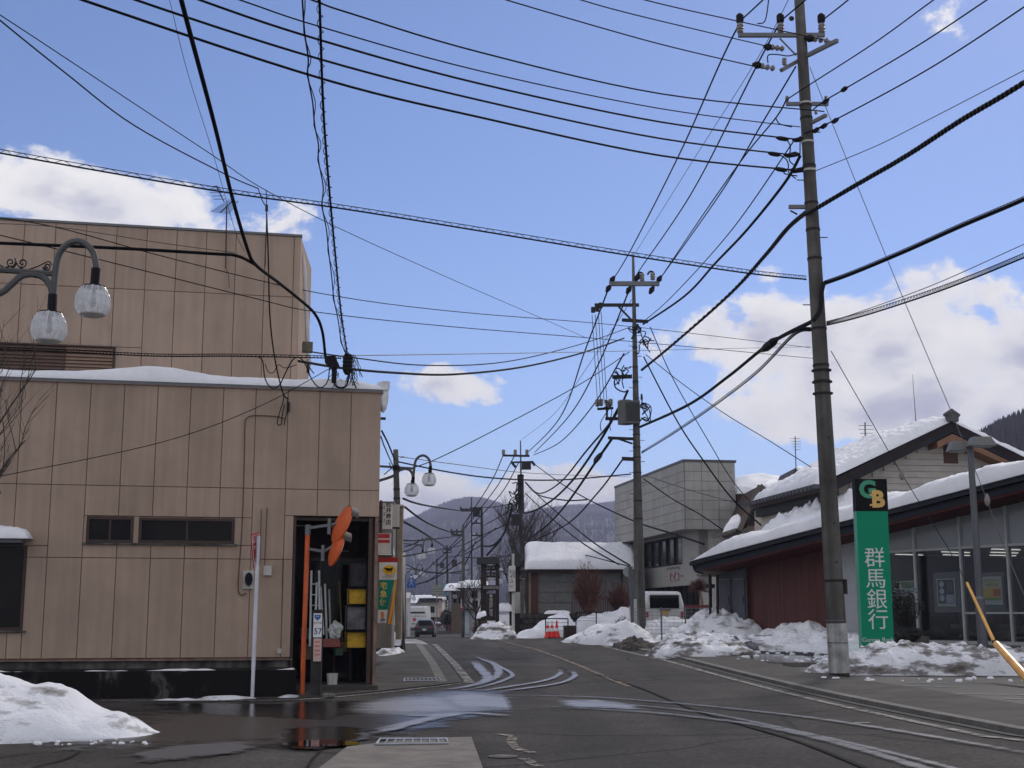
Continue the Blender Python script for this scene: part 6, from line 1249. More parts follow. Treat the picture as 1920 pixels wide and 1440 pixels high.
# roof line on the verge plane
f0, f1 = BW.on(1295, 1052, V_), BW.on(1920, 889, V_); sf0, sf1 = (f0 - BW.w(0, 0, V_)).dot(BW.d), (f1 - BW.w(0, 0, V_)).dot(BW.d); sl = (f1.z - f0.z) / (sf1 - sf0)
def RZ(s): return f0.z + sl * (s - sf0)
sf2 = sE + .6
TH_ = .30
def vbox(mb, s0, s1, dz0, dz1, o0, o1): mb.add([BW.w(s0, RZ(s0) + dz0, o0), BW.w(s1, RZ(s1) + dz0, o0), BW.w(s1, RZ(s1) + dz0, o1), BW.w(s0, RZ(s0) + dz0, o1), BW.w(s0, RZ(s0) + dz1, o0), BW.w(s1, RZ(s1) + dz1, o0), BW.w(s1, RZ(s1) + dz1, o1), BW.w(s0, RZ(s0) + dz1, o1)], [(0, 1, 2, 3), (4, 7, 6, 5), (0, 4, 5, 1), (1, 5, 6, 2), (2, 6, 7, 3), (3, 7, 4, 0)])
def fixn(o): b = bmesh.new(); b.from_mesh(o.data); bmesh.ops.recalc_face_normals(b, faces=b.faces); b.to_mesh(o.data); b.free(); return o
FAS = M0('slate_fascia', (.024, .027, .036), .75, spec=.2)
mb = MB(); vbox(mb, sf0, sf2, -.15, .0, V_ - .06, V_ + .02); fixn(mb.build('fascia', FAS, t))
mb = MB(); vbox(mb, sf0 + .1, sf2, -.36, -.17, V_ - .35, V_ - .12); fixn(mb.build('lower_fascia', FAS, t))
mb = MB(); vbox(mb, sf0 + .1, sf2, -.22, -.02, -8, V_ - .36); fixn(mb.build('roof', ROOFD, t))
mb = MB(); vbox(mb, sf0 + .5, sf2, -.42, -.37, -.3, V_ - .13); fixn(mb.build('soffit', SOFF, t))
mb = MB(); mb.tube([BW.w(sf0 - .02, f0.z - .1, V_), BW.w(sf0 - .02, f0.z - .1, -7)], .07, 8); mb.build('eave_gutter', FAS, t)
MB().tube(smoothpts([bz(1301, 1062, V_ - .1), bz(1304, 1070, V_ - .3), bz(1314, 1073, V_ - .6), bz(1330, 1077, .2), bz(1332, 1090, .05), bz(1333, 1150, .05)], 4), .05, 6).build('downpipe', FAS, t)
for k in range(26): s_ = sf0 + .0; p = BW.w(s_ - .03, RZ(s_) + .03, V_ - .1 - k * .22); MB().cyl(p, p + BW.d * .2, .075, .075, 8).build('eave_tile', M0('tile_end', (.06, .06, .065), .6), t)
def wallq(mb, s0, s1, z0, topf, o0, o1):
    mb.add([BW.w(s0, z0, o0), BW.w(s1, z0, o0), BW.w(s1, z0, o1), BW.w(s0, z0, o1), BW.w(s0, topf(s0), o0), BW.w(s1, topf(s1), o0), BW.w(s1, topf(s1), o1), BW.w(s0, topf(s0), o1)], [(0, 1, 2, 3), (4, 7, 6, 5), (0, 4, 5, 1), (1, 5, 6, 2), (2, 6, 7, 3), (3, 7, 4, 0)])
tf_ = lambda s: RZ(s) - .425
# soffit on the wall plane: glass top line
zb0 = .2
mb = MB(); wallq(mb, sD0, sD1, zb0, tf_, -.3, 0); fixn(mb.build('charcoal_wall', CHAR, t))
wpl = (sD1 - sD0) / 2
for k in range(2):
    a = sD0 + .12 + k * (sD1 - sD0) * .5; b = a + (sD1 - sD0) * .36; z1 = bz(1370, 1088).z; mb = MB(); mb.ob(BW.w(a, zb0 + .5, .005), BW.d * (b - a), BW.n * .03, Z * (z1 - zb0 - .5)); do = mb.build('service_door', CHAR, t)
    mb = MB(); mb.ob(BW.w(b - .12, bz(1370, 1133).z, .036), BW.d * .03, BW.n * .05, Z * .28); mb.build('handle', GREY, do); mb = MB(); mb.ob(BW.w(a, z1 + .01, .0), BW.d * (b - a), BW.n * .06, Z * .05); mb.build('lintel', GREY, do)
n_b = 26; wdt = (sR1 - sD1) / n_b
RW2 = M('red_board', (.085, .018, .012), .65, .22, 1., .1, 30, rnd=.10, stretch=(6, 6, .4))
for k in range(n_b): mb = MB(); wallq(mb, sD1 + .02 + k * wdt + .004, sD1 + .02 + (k + 1) * wdt - .004, zb0, tf_, -.15, -.10); fixn(mb.build('board', RW2, t))
mb = MB(); wallq(mb, sD1, sR1 - .01, zb0, tf_, -.4, -.16); wallq(mb, sD1 - .0, sD1 + .03, zb0, tf_, -.15, 0.03); fixn(mb.build('recess_wall', DBROWN, t))
mb = MB(); wallq(mb, sR1, sG0, zb0, tf_, -.3, 0); fixn(mb.build('pale_wall', PALEG, t))
MULL = M0('pale_mullion', (.36, .37, .37), .5); zT0, zTs = BW.st(1717, 1034)[1], 0; ztr = (bz(1717, 1034).z + bz(1889, 1020).z) / 2; zr = bz(1900, 1149.5).z
sm_ = [sG0, BW.st(1722, 1155)[0], BW.st(1809, 1155)[0], BW.st(1898, 1155)[0]]; stp = sm_[3] - sm_[2]
while sm_[-1] < sE: sm_.append(sm_[-1] + stp)
mb = MB(); mb.ob(BW.w(sG0, zb0, -.2), BW.d * (sE - sG0), BW.n * .35, Z * (zf - zb0 - .07)); mb.build('plinth', CONC, t)
mb = MB(); mb.ob(BW.w(sG0, zf - .069, -.1), BW.d * (sE - sG0), BW.n * .2, Z * .09); mb.build('sill', MULL, t)
mb = MB(); mb.ob(BW.w(sG0, ztr - .035, -.06), BW.d * (sE - sG0), BW.n * .10, Z * .07); mb.build('transom', MULL, t)
for i, s_ in enumerate(sm_): mb = MB(); wallq(mb, s_ - .035, s_ + .035, zf + .022, tf_, -.08, .06); fixn(mb.build('mullion', MULL, t))
PANT = glass('frosted_upper_pane', (.26, .28, .28), trans=.12, rough=.12)
for i in range(len(sm_) - 1):
    a, b = sm_[i] + .036, sm_[i + 1] - .036; low = zf + .022
    if i >= 2:
        mb = MB(); mb.ob(BW.w(a, zr - .02, -.05), BW.d * (b - a), BW.n * .08, Z * .045); mb.build('rail', MULL, t)
        mb = MB(); mb.ob(BW.w(a, low, -.01), BW.d * (b - a), BW.n * .008, Z * (zr - .021 - low)); mb.build('pane', GLC, t); low = zr + .026
    mb = MB(); mb.ob(BW.w(a, low, -.01), BW.d * (b - a), BW.n * .008, Z * (ztr - .036 - low)); mb.build('pane', GLC, t)
    mb = MB(); wallq(mb, a, b, ztr + .036, lambda s: tf_(s) - .0, -.018, -.01); fixn(mb.build('pane', PANT, t))
# interior
mb = MB(); mb.ob(BW.w(sG0, zf - .05, -7), BW.d * (sE - sG0), BW.n * 6.85, Z * .04); mb.build('floor', M0('inner_floor', (.10, .09, .08), .5), t)
mb = MB(); mb.ob(BW.w(sG0, ztr + .02, -7), BW.d * (sE - sG0), BW.n * 6.85, Z * .05); mb.build('ceiling', M0('inner_ceiling', (.30, .30, .29), .8), t)
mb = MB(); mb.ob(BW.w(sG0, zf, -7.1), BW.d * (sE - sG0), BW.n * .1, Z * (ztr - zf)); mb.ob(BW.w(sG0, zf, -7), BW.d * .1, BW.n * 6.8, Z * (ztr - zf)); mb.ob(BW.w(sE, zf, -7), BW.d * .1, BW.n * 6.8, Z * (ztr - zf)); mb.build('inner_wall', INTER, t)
for r_ in range(3):
    for k in range(6): mb = MB(); mb.ob(BW.w(sG0 + .6 + k * 1.9 + .5 * r_, ztr - .03, -1.0 - 1.5 * r_), BW.d * .09, BW.n * -1.1, Z * .02); mb.build('ceiling_lamp', TUBE, t)
for k in range(3): mb = MB(); p = BW.w(sG0 + 2.0 + k * 2.4, zf, -3.4); mb.box(p + Z * .45, (1.5, .5, .9), -1.08); mb.build('counter', M0('counter', (.07, .06, .055), .5), t)
for k in range(4): p = BW.w(sG0 + 2.6 + k * .9, zf, -1.5); mb = MB(); mb.lathe(p, [(.25, .35), (.28, .42), (.25, .46)], 12); mb.lathe(p - BW.n * .2, [(.05, .45), (.26, .5), (.24, .9), (.08, .95)], 10, sx=.5); mb.lathe(p, [(.03, .0), (.03, .35)], 6); o = solo(mb, 'lobby_chair', M0('chair_grey', (.12, .12, .13), .6), ('leftmost dim round lobby chair behind the bank glass', 'second dim lobby chair from the left behind the bank glass', 'third dim lobby chair from the left behind the bank glass', 'rightmost dim lobby chair behind the bank glass')[k], 'chair', 'dim lobby chairs inside the bank')
# posters behind the glass
def onp(px, py, off): return BW.on(px, py, off)
def poster(name, label, x0, x1, y0, y1, mat, off=-.08, cat='poster', th=.01):
    a, b = BW.st(x0, (y0 + y1) / 2, off), BW.st(x1, (y0 + y1) / 2, off); xm = (x0 + x1) / 2; z1, z0 = onp(xm, y0, off).z, onp(xm, y1, off).z
    c = BW.w((a[0] + b[0]) / 2, z0, off); tt = thing(name, label, cat, c); mb = MB(); mb.ob(BW.w(a[0], z0, off), BW.d * (b[0] - a[0]), BW.n * -th, Z * (z1 - z0)); mb.build('sheet', mat, tt); return tt, a[0], b[0], z0, z1
def pq(tt, P, u0, u1, v0, v1, mat, off, nm='print'):
    _, a, b, z0, z1 = P; mb = MB(); mb.ob(BW.w(a + (b - a) * u0, z0 + (z1 - z0) * v0, off), BW.d * ((b - a) * (u1 - u0)), BW.n * .003, Z * ((z1 - z0) * (v1 - v0))); return mb.build(nm, mat, tt)
WP = M0('poster_white', (.62, .62, .62), .5)
for (x0, x1, lab) in ((1751, 1800, 'translucent grey board behind the poster with three white circles'), (1836, 1884, 'translucent grey board behind the yellow loan poster')): poster('backing_board', lab, x0, x1, 1073, 1148, M0('board_glassy', (.16, .165, .17), .5), -.10, 'board')
P = poster('poster', 'dark blue poster with three white circles in the bank window', 1757, 1791, 1085, 1137, WP, -.06); tt = P[0]
pq(tt, P, .06, .94, .10, .96, M0('poster_navy', (.02, .025, .05), .5), -.058)
for v in (.80, .55, .30): mb = MB(); mb.disc(BW.w(P[1] + (P[2] - P[1]) * .28, P[3] + (P[4] - P[3]) * v, -.054), BW.n, Z, (P[4] - P[3]) * .115, .004, 20); mb.build('circle', WP, tt)
pq(tt, P, .5, .92, .12, .42, M0('poster_pale_blue', (.45, .5, .6), .5), -.054)
for k in range(4): pq(tt, P, .58 + .08 * k, .61 + .08 * k, .5, .88, M0('poster_grey', (.25, .25, .28), .5), -.054)
P = poster('poster', 'yellow and white car loan poster in the bank window', 1842, 1879, 1081, 1134, WP, -.06); tt = P[0]
pq(tt, P, .05, .95, .62, .95, M0('poster_cream', (.60, .55, .33), .5), -.058); pq(tt, P, .05, .95, .18, .60, M0('poster_yellow', (.72, .50, .08), .5), -.058); pq(tt, P, .55, .92, .30, .55, M0('poster_red', (.55, .12, .05), .5), -.054); pq(tt, P, .05, .95, .16, .24, M0('poster_green', (.2, .4, .12), .5), -.054)
hh = P[4] - P[3]; cc = lambda u, v: BW.w(P[1] + (P[2] - P[1]) * u, P[3] + hh * v, -.052)
text('poster_lettering', 'マイカーローン', cc(.5, .86), BW.d, Z, hh * .105, BLACK, tt, .001); text('poster_lettering', '0.95% 2.3%', cc(.5, .70), BW.d, Z, hh * .12, M0('poster_brown', (.2, .08, .03), .5), tt, .001)
P = poster('poster', 'landscape poster with green and blue picture beside the potted plant', 1687, 1717, 1089, 1119, WP, -.06); pq(P[0], P, .05, .95, .55, .95, M0('poster_leaf', (.12, .2, .08), .5), -.058); pq(P[0], P, .05, .95, .08, .54, M0('poster_pale_blue', (.45, .5, .6), .5), -.058)
# canopy, small pillars left end
MB().prism([bz(1305, 1077, .6), bz(1346, 1062, .6), bz(1346, 1070, .6), bz(1308, 1081, .6)], BW.n * -2).build('side_canopy', M0('grey_brown_board', (.13, .11, .09), .7), t)
for x in (1331, 1345): MB().cyl(bz(x, 1155, .4) - Z * 1.0, bz(x, 1078, .4), .05, .05, 6).build('post', DARK, t)
MB().ob(bz(1331, 1103, .38), BW.d * .3, BW.n * .2, Z * .14).build('wall_lamp', DARK, t); MB().ob(bz(1330, 1150, -.5) - Z * .8, BW.d * .6, BW.n * -.2, Z * 2.2).build('block_wall', GTILE, t)
# roof snow on the bank
bk = lambda s, o, dz=0: BW.w(s, RZ(s) + dz, o)
pillow('roof_snow', SNOW, t, bk(sf0 + .05, V_ + .08), bk(sf2, V_ + .08), bk(sf2, -3.5), bk(sf0 + .05, -3.5), .48, 300, 34, 11., wob=.26, fine=.075, ex=7, droop=.10, thf=lambda u: .35 + .75 * sm(u / .10) + .14 * math.sin(u * 23) + .08 * math.sin(u * 61))
def lumpy(u, v):
    s_ = sf0 + .3 + (6.8) * u; o = .2 - 3.2 * v; e = max(0, math.sin(math.pi * min(1, max(0, v)))) ** .6 * sm(u / .38) * sm((1 - u) / .08)
    p = bk(s_, o); c = noise.voronoi((s_ * 1.9, o * 1.9, 1))[0]; return p + Z * (.32 + e * (1.16 + .6 * (.3 - min(.7, c[0])) + .2 * (.3 - min(.7, noise.voronoi((s_ * 5, o * 5, 4))[0][0])) + .16 * fbm((s_ * 5, o * 5, 2), 6)) - .0)
mb = MB(); mb.grid(lumpy, 120, 60); o = mb.build('fallen_roof_snow', SNOW, t, smooth=True); fixn(o)
if sum(p.normal.z for p in o.data.polygons) < 0: o.data.flip_normals()
# ================================================================ GB sign
YS = 33.; a, b = at(1606, 1155, YS), at(1672, 1155, YS); z_t, z_d, z_b = at(1636, 898, YS).z, at(1636, 958, YS).z, gz(9, 33)
cx = (a.x + b.x) / 2 ; x0 = at(1606, 960, YS).x + .10 * 0; x0, x1 = at(1606, 958, YS).x, at(1664.5, 958, YS).x
t = thing('bank_sign', 'tall green bank pylon sign with black top and white characters', 'sign', (cx, YS, z_b))
MB().ob((x0, YS, z_b), (x1 - x0, 0, 0), (0, .28, 0), (0, 0, z_d - z_b - .004)).build('green_body', GREEN, t); MB().ob((x0 - .01, YS - .01, z_d), (x1 - x0 + .02, 0, 0), (0, .30, 0), (0, 0, z_t - z_d)).build('black_head', M0('gloss_black', (.006, .006, .006), .7, spec=.15), t)
MB().ob((x0 - .012, YS - .002, z_b), (.012, 0, 0), (0, .284, 0), (0, 0, z_d - z_b - .004)).build('side_sheet', M0('green_side', (.02, .30, .17), .4), t)
def gbp(px, py, dy=-.012): return at(px, py, YS + dy)
GRN = M0('letter_green', (.03, .30, .17), .4)
text('letter', 'G', gbp(1627, 919, -.016), X_, Z, .58, GRN, t, .006, bold=.026); text('letter', 'B', gbp(1646, 937, -.022), X_, Z, .56, GOLD, t, .006, bold=.026)
mb = MB()
for (x, y) in ((1631, 930), (1631, 948.5)): mb.ob(at(x, y, YS - .033), (.14, 0, 0), (0, .006, 0), (0, 0, .045))
mb.build('letter_serif', GOLD, t)
mb = MB(); mb.ob(at(1636.5, 909.5, YS - .02), (.04, 0, 0), (0, .006, 0), (0, 0, .10)); mb.ob(at(1630, 926, YS - .02), (.14, 0, 0), (0, .006, 0), (0, 0, .045)); mb.build('letter_serif', GRN, t)
for ch, y in zip('群馬銀行', (1048, 1087, 1126, 1164)): text('sign_character', ch, at(1640 + (y - 1048) * .06, y, YS - .006), X_, Z, .52, M0('character_white', (.66, .70, .68), .5), t, .004)
text('sign_lettering', 'Gunma Bank', at(1646.5, 1200, YS - .006), X_, Z, .15, M0('character_white', (.66, .70, .68), .5), t, .003)
# ================================================================ twin head lamp post in the car park
YL = 32.5; b = at(1843, 1210, YL); tp = at(1818.5, 832, YL); t = thing('car_park_lamp', 'grey lamp post with two flat shoebox heads in front of the bank glass', 'lamp post', (b.x, YL, gz(b.x, YL)))
LPM = M0('lamp_post_grey', (.10, .10, .115), .45); top_ = Vector((tp.x, YL, tp.z)); bb = Vector((b.x, YL, gz(b.x, YL))); mid = bb.lerp(top_, .295)
MB().tube([bb, mid], [.125, .115], 12).build('post', LPM, t); MB().tube([mid, top_], [.085, .075], 12).build('post', LPM, t); MB().cyl(mid - Z * .02, mid + Z * .05, .125, .09, 12).build('collar', GREY, t)
for (x0, x1, y0, y1, dy) in ((1778, 1812, 842, 828, .2), (1814, 1863, 833, 820, -.2)):
    a, c = at(x0, y0 + 4, YL + dy), at(x1, y1, YL + dy); m = (a + c) / 2; w_ = abs(c.x - a.x); mb = MB()
    vs = [(m.x - w_ / 2, YL + dy - .22, a.z), (m.x + w_ / 2, YL + dy - .22, a.z), (m.x + w_ / 2, YL + dy + .22, a.z), (m.x - w_ / 2, YL + dy + .22, a.z), (m.x - w_ * .32, YL + dy - .16, c.z), (m.x + w_ * .32, YL + dy - .16, c.z), (m.x + w_ * .32, YL + dy + .16, c.z), (m.x - w_ * .32, YL + dy + .16, c.z)]
    mb.add(vs, [(0, 3, 2, 1), (4, 5, 6, 7), (0, 1, 5, 4), (1, 2, 6, 5), (2, 3, 7, 6), (3, 0, 4, 7)]); h_ = mb.build('lamp_head', M0('lamp_head_grey', (.15, .15, .145), .5), t); mb = MB(); mb.ob((m.x - w_ * .38, YL + dy - .16, a.z - .02), (w_ * .76, 0, 0), (0, .32, 0), (0, 0, .018)); mb.build('diffuser', M0('diffuser', (.4, .4, .36), .4), h_)
# planter and potted shrub by the glass, boulder
YPp = 34.5; c = at(1660, 1205, YPp)
t = thing('concrete_planter', 'long pale concrete planter in front of the bank glass', 'planter', (at(1690, 1200, YPp).x, YPp, gz(9, YPp))); fx(1668, 1742, 1193, 1212, YPp, .5).build('trough', CONC, t)
solo(blob(at(1702, 1188, YPp - .3), 1, (.34, .3, .2), 6, 24, 16, .3), 'boulder', M0('dark_rock', (.03, .028, .027), .8, var=.4), 'dark boulder with snow leaning on the pale planter', 'rock')
random.seed(11)
def shrub(name, label, base, h, w, n, mat, leaf=None, nleaf=0, cat='shrub', r=.006, droop=0.):
    t = thing(name, label, cat, base); mb = MB(); tips = []
    for i in range(n):
        a = random.uniform(0, 2 * math.pi); rr = w / 2 * math.sqrt(random.random()); ph = random.uniform(.55, 1.); p0_ = Vector(base) + Vector((math.cos(a), math.sin(a), 0)) * rr * .12
        k = math.sqrt(max(0, 1 - (rr / (w / 2)) ** 2)) * .55 + .45
        tip = Vector(base) + Vector((math.cos(a) * rr, math.sin(a) * rr, h * ph * k)); m1 = p0_.lerp(tip, .45) + Vector((random.uniform(-1, 1), random.uniform(-1, 1), 0)) * w * .05 + Z * h * .05
        pts = smoothpts([p0_, m1, tip], 3); mb.tube(pts, [r * 2 * (1 - .8 * j / (len(pts) - 1)) for j in range(len(pts))], 3, cap=False); tips.append(tip)
        for _ in range(3):
            j = random.randrange(2, len(pts)); q = pts[j] + Vector((random.uniform(-1, 1), random.uniform(-1, 1), random.uniform(.3, 1.4))) * w * .10; mb.tube([pts[j], q], [r, r * .4], 3, cap=False)
    tag(mb.build('twigs', mat, t), kind='stuff')
    if leaf:
        mb = MB()
        for i in range(nleaf):
            p = random.choice(tips) + Vector((random.gauss(0, 1), random.gauss(0, 1), random.gauss(0, 1))) * w * .09; a = random.uniform(0, 6.28); e = Vector((math.cos(a), math.sin(a), random.uniform(-.6, .6))) * .06; f_ = Vector((-e.y, e.x, random.uniform(-.02, .02))) * .6
            mb.add([p - e, p + f_ * .6, p + e, p - f_ * .6], [(0, 1, 2, 3)])
        tag(mb.build('leaves', leaf, t), kind='stuff')
    return t
shrub('potted_shrub', 'dark leafy shrub standing between the green sign and the bank glass', at(1700, 1190, YPp - .2), 1.25, .95, 60, TWIGD, LEAFD, 700, r=.008)
# yellow guy wire guard
GUY0, GUYM, GUY1 = at(1813, 1093, 29.0), at(1864, 1203, 26.6), at(1922, 1268, 24.6)
t = thing('guy_wire', 'guy wire from the tall pole with yellow and black ground guard at the right edge', 'guy wire', at(1922, 1268, 24.6))
MB().tube([GUY0, GUYM], [.03, .036], 8).build('upper_guard', YEL, t); MB().tube([GUYM, GUYM.lerp(GUY1, .10)], [.045, .05], 8).build('coupling', BLACK, t); MB().tube([GUYM.lerp(GUY1, .08), GUY1 + (GUY1 - GUYM) * .12], [.07, .085], 10).build('lower_guard', YEL, t)
MB().tube([at(1558, 658, 28.), at(1690, 888, 28.6), at(1776, 1025, 28.9), GUY0], .011, 4).build('wire', DARK, t); c = at(1691, 890, 28.6); MB().lathe(c, [(.02, -.12), (.05, -.08), (.06, 0), (.05, .06), (.02, .12)], 8).build('insulator', PORC, t)
t = thing('guy_wire', 'thin guy wire running from the pole top down past the lamp post', 'guy wire', at(1915, 1150, 27))
MB().tube([at(1518, 125, 28), at(1604, 340, 28.2), at(1692, 556, 28.4), at(1785, 775, 28.6), at(1851, 938, 28.7), at(1880, 1020, 28.8), at(1935, 1150, 28.5)], .010, 4).build('wire', GREY, t); c = at(1851, 938, 28.7); MB().lathe(c, [(.02, -.13), (.055, -.08), (.065, 0), (.05, .07), (.02, .14)], 8).build('insulator', PORC, t)
# ================================================================ wire mesh fence
t = thing('mesh_fence', 'low green grey wire mesh fence in front of the white van', 'fence', (at(1240, 1155, 48.3).x, 48.3, .5)); FM = M0('fence_grey', (.12, .13, .13), .5)
def fq(px, Y=48.3): return at(px, 1140, Y)
zf1 = at(1240, 1140, 48.3).z; zf0 = zf1 - 1.05; fs, fe = at(1197, 1155, 48.3).x, at(1345, 1155, 48.3).x
for k in range(4): x = at((1196, 1240, 1285, 1344)[k], 1155, 48.3).x; MB().cyl((x, 48.3, zf0 - .2), (x, 48.3, zf1 + .03), .03, .03, 6).build('post', FM, t)
mb = MB(); n = 58
for k in range(n + 1): x = fs + (fe - fs) * k / n; mb.tube([(x, 50.49, zf0), (x, 50.49, zf1)], .005, 3, cap=False)
for k in range(9): z = zf0 + (zf1 - zf0) * k / 8; mb.tube([(fs, 50.48, z), (fe, 50.48, z)], .007, 3, cap=False)
tag(mb.build('wire_mesh', FM, t), kind='stuff')
solo(MB().bar(at(1282, 1137, 56), at(1332, 1137, 56), .10, .12), 'red_rail', M0('dull_red', (.16, .03, .03), .6), 'dull red barrier rail right of the white van', 'rail')
# ================================================================ vegetation
shrub('round_bare_shrub', 'large round bare reddish shrub in front of the picket fence', at(1103, 1150, 66) - Z * .1, 2.6, 1.75, 300, TWIG, r=.013)
shrub('round_bare_shrub', 'second bare reddish shrub half hidden behind the round sign pole', at(1163, 1150, 67) - Z * .1, 1.75, 1.5, 190, TWIG, r=.012)
shrub('snowy_bush', 'small twiggy bush sticking out of the snow left of the leaning sign pole', at(1168, 1192, 55), .85, .7, 90, TWIGD, r=.009)
shrub('snowy_bush', 'wispy bush poking from snow beside the low shed', at(893, 1193, 66), .7, .7, 60, TWIG, r=.009)
def bare_tree(name, label, base, h, spread, seed, mat=TWIGD, levels=5, lean=0, r0=.12, first=.35, nb=4, up=.5, cat='tree'):
    rnd = random.Random(seed); base = Vector(base); t = thing(name, label, cat, base); tr_ = MB(); br = MB()
    def grow(p, d, l, r, lv):
        pts = [p]; q = Vector(p); dd = Vector(d); seg = 4
        for i in range(seg): dd = (dd + Vector((rnd.uniform(-1, 1), rnd.uniform(-1, 1), rnd.uniform(-.3, .8) * up)) * .16).normalized(); q = q + dd * l / seg; pts.append(Vector(q))
        (tr_ if lv == 0 else br).tube(pts, [r * (1 - .55 * i / seg) for i in range(seg + 1)], 6 if lv < 2 else 3, cap=False)
        if lv >= levels: return
        for k in range(nb if lv else nb + 3):
            u_ = first + (1 - first) * (k + rnd.random()) / (nb + (0 if lv else 3)); i = min(seg - 1, int(u_ * seg)); pp = pts[i].lerp(pts[i + 1], u_ * seg - i)
            a = rnd.uniform(0, 6.28); side = Vector((math.cos(a), math.sin(a), 0)); nd = (dd * rnd.uniform(.5, .9) + side * spread * rnd.uniform(.6, 1.1) + Z * up * .5).normalized(); grow(pp, nd, l * rnd.uniform(.5, .72), r * .5, lv + 1)
    grow(base, Vector((lean, 0, 1)).normalized(), h * .55, r0, 0); tr_.build('trunk', BARK, t); tag(br.build('branches', mat, t), kind='stuff'); return t
bare_tree('bare_tree', 'bare tree fanning out behind the mid distance pole', at(990, 1085, 116) - Z * 3.4, 9.6, .7, 4, levels=5, r0=.22, up=.8)
bare_tree('bare_tree', 'dark bare tree left of the mid distance pole above the inn sign', at(962, 1090, 92) - Z * 2.5, 7.0, .8, 9, levels=5, r0=.16, up=.6)
bare_tree('bare_tree', 'bare tree behind the brown shop signs above the white front', at(893, 1150, 100) - Z * 1.5, 4.6, .8, 13, levels=4, r0=.12, up=.5)
bare_tree('bare_tree', 'thin bare tree whose twigs reach in at the left edge below the lamp', Vector((-8.15, 19.5, 0)), 6.4, .62, 21, TWIGD, levels=4, r0=.07, up=.9)
t = bare_tree('topiary_tree', 'small reddish topiary tree in front of the grey building ground floor', at(1317, 1145, 60) - Z * .5, .1, .5, 3, levels=0, r0=.01)
MB().tube([at(1318, 1150, 60), at(1316, 1125, 60), at(1311, 1105, 60)], .07, 6).build('trunk', M0('pale_bark', (.22, .15, .11), .9), t)
random.seed(23); mb = MB(); cc = at(1310, 1106, 60)
for i in range(420):
    a, e = random.uniform(0, 6.28), random.uniform(-.3, 1.5); d_ = Vector((math.cos(a) * math.cos(e), math.sin(a) * math.cos(e), math.sin(e))); mb.tube([cc, cc + Vector((d_.x * .55, d_.y * .55, d_.z * .5)) * random.uniform(.7, 1.1)], [.012, .004], 3, cap=False)
tag(mb.build('twigs', TWIG, t), kind='stuff')
# ================================================================ snow banks
mound('snow_heap', [Vector((-9.0, 17.5, 0)), Vector((-7.4, 17.55, 0)), Vector((-6.1, 17.6, 0)), Vector((-5.2, 17.6, 0)), Vector((-4.55, 17.55, 0))], [2.6, 2.7, 2.3, 1.7, .8], [1.2, .98, .62, .30, .06], 3.7, SNOWL, 'large heap of clean snow at the lower left corner', 200, 90, lump=.04, fine=.02, pw=.8, rough=.7)
from mathutils.bvhtree import BVHTree
_h = [o for o in bpy.data.objects if o.name == 'snow_heap'][0]; _bv = BVHTree.FromPolygons([v.co + _h.location for v in _h.data.vertices], [tuple(p.vertices) for p in _h.data.polygons])
_q = _bv.ray_cast(Vector((0, 0, EYE)), ray(60, 1352).normalized())[0] or at(60, 1351, 16.9)
solo(blob(_q, 1, (.10, .08, .065), 3, 20, 14, .7), 'black_clod', M0('black_clod', (.03, .03, .032), .7, var=.5), 'black speckled clod sticking out of the lower left snow heap', 'clod')
mound('snow_heap', [G(908, 1199), G(935, 1198), G(967, 1198)], [1.4, 2.0, 1.0], [.2, .75, .75, .3], 6, SNOWD, 'dirty snow heap between the inn sign and the white sign pole', 90, 40)
mound('snow_heap', [Vector((.3, 63.2, 0)), Vector((1.2, 63.6, 0)), Vector((2.2, 64, 0)), Vector((3.0, 64.2, 0))], [1.6, 2.6, 3.0, 2.4], [.1, .5, .85, 1.0, .8], 8, SNOW, 'smooth snow slope behind the traffic cones', 90, 40, lump=.04, fine=.02)
mound('snow_heap', [Vector((2.6, 65, 0)), Vector((3.6, 65.2, 0)), Vector((5.0, 65.4, 0)), Vector((6.8, 65.6, 0))], [2.0, 2.2, 2.4, 2.4], [.2, .8, 1.1, 1.3, 1.1], 9, SNOW, 'snow lying on the bank below the picket fence', 80, 36, lump=.05, fine=.02)
mound('snow_heap', [G(1088, 1201), G(1120, 1203), G(1160, 1206), G(1192, 1210)], [1.6, 2.2, 2.4, 1.6], [.1, .32, .62, .72, .35], 12, SNOWL, 'snow heap with a twiggy bush left of the leaning sign pole', 100, 44, lump=.08)
mound('snow_heap', [G(1172, 1212), G(1190, 1216), G(1206, 1220)], [.9, 1.2, .8], [.2, .35, .25], 14, M0('earth_clods', (.05, .042, .036), .95, var=.4), 'dark frozen earth clods at the foot of the second pole', 50, 24, lump=.3, cat='earth heap')
mound('snow_heap', [Vector((5.1, 49.3, 0)), Vector((6.3, 49.0, 0)), Vector((7.4, 48.2, 0)), Vector((8.3, 47, 0)), Vector((8.9, 45.5, 0))], [2.2, 2.8, 3.2, 3.2, 2.4], [.2, .45, .95, 1.1, .8, .4], 17, SNOWL, 'big lumpy snow bank below the mesh fence', 150, 60, lump=.22, fine=.06)
mound('snow_heap', [Vector((4.9, 52.4, 0)), Vector((6.0, 52.3, 0)), Vector((7.4, 52.0, 0))], [2.0, 2.4, 2.0], [.55, .72, .8, .7], 44, SNOW, 'snow piled between the mesh fence and the white van', 80, 40, lump=.12)
mound('snow_heap', [G(1208, 1228), G(1290, 1226), G(1350, 1230), G(1400, 1228)], [1.2, 3.0, 3.2, 1.0], [.2, .55, .62, .25], 21, SNOWD, 'lower broken snow spill in front of the fence bank', 140, 56, lump=.22, fine=.07)
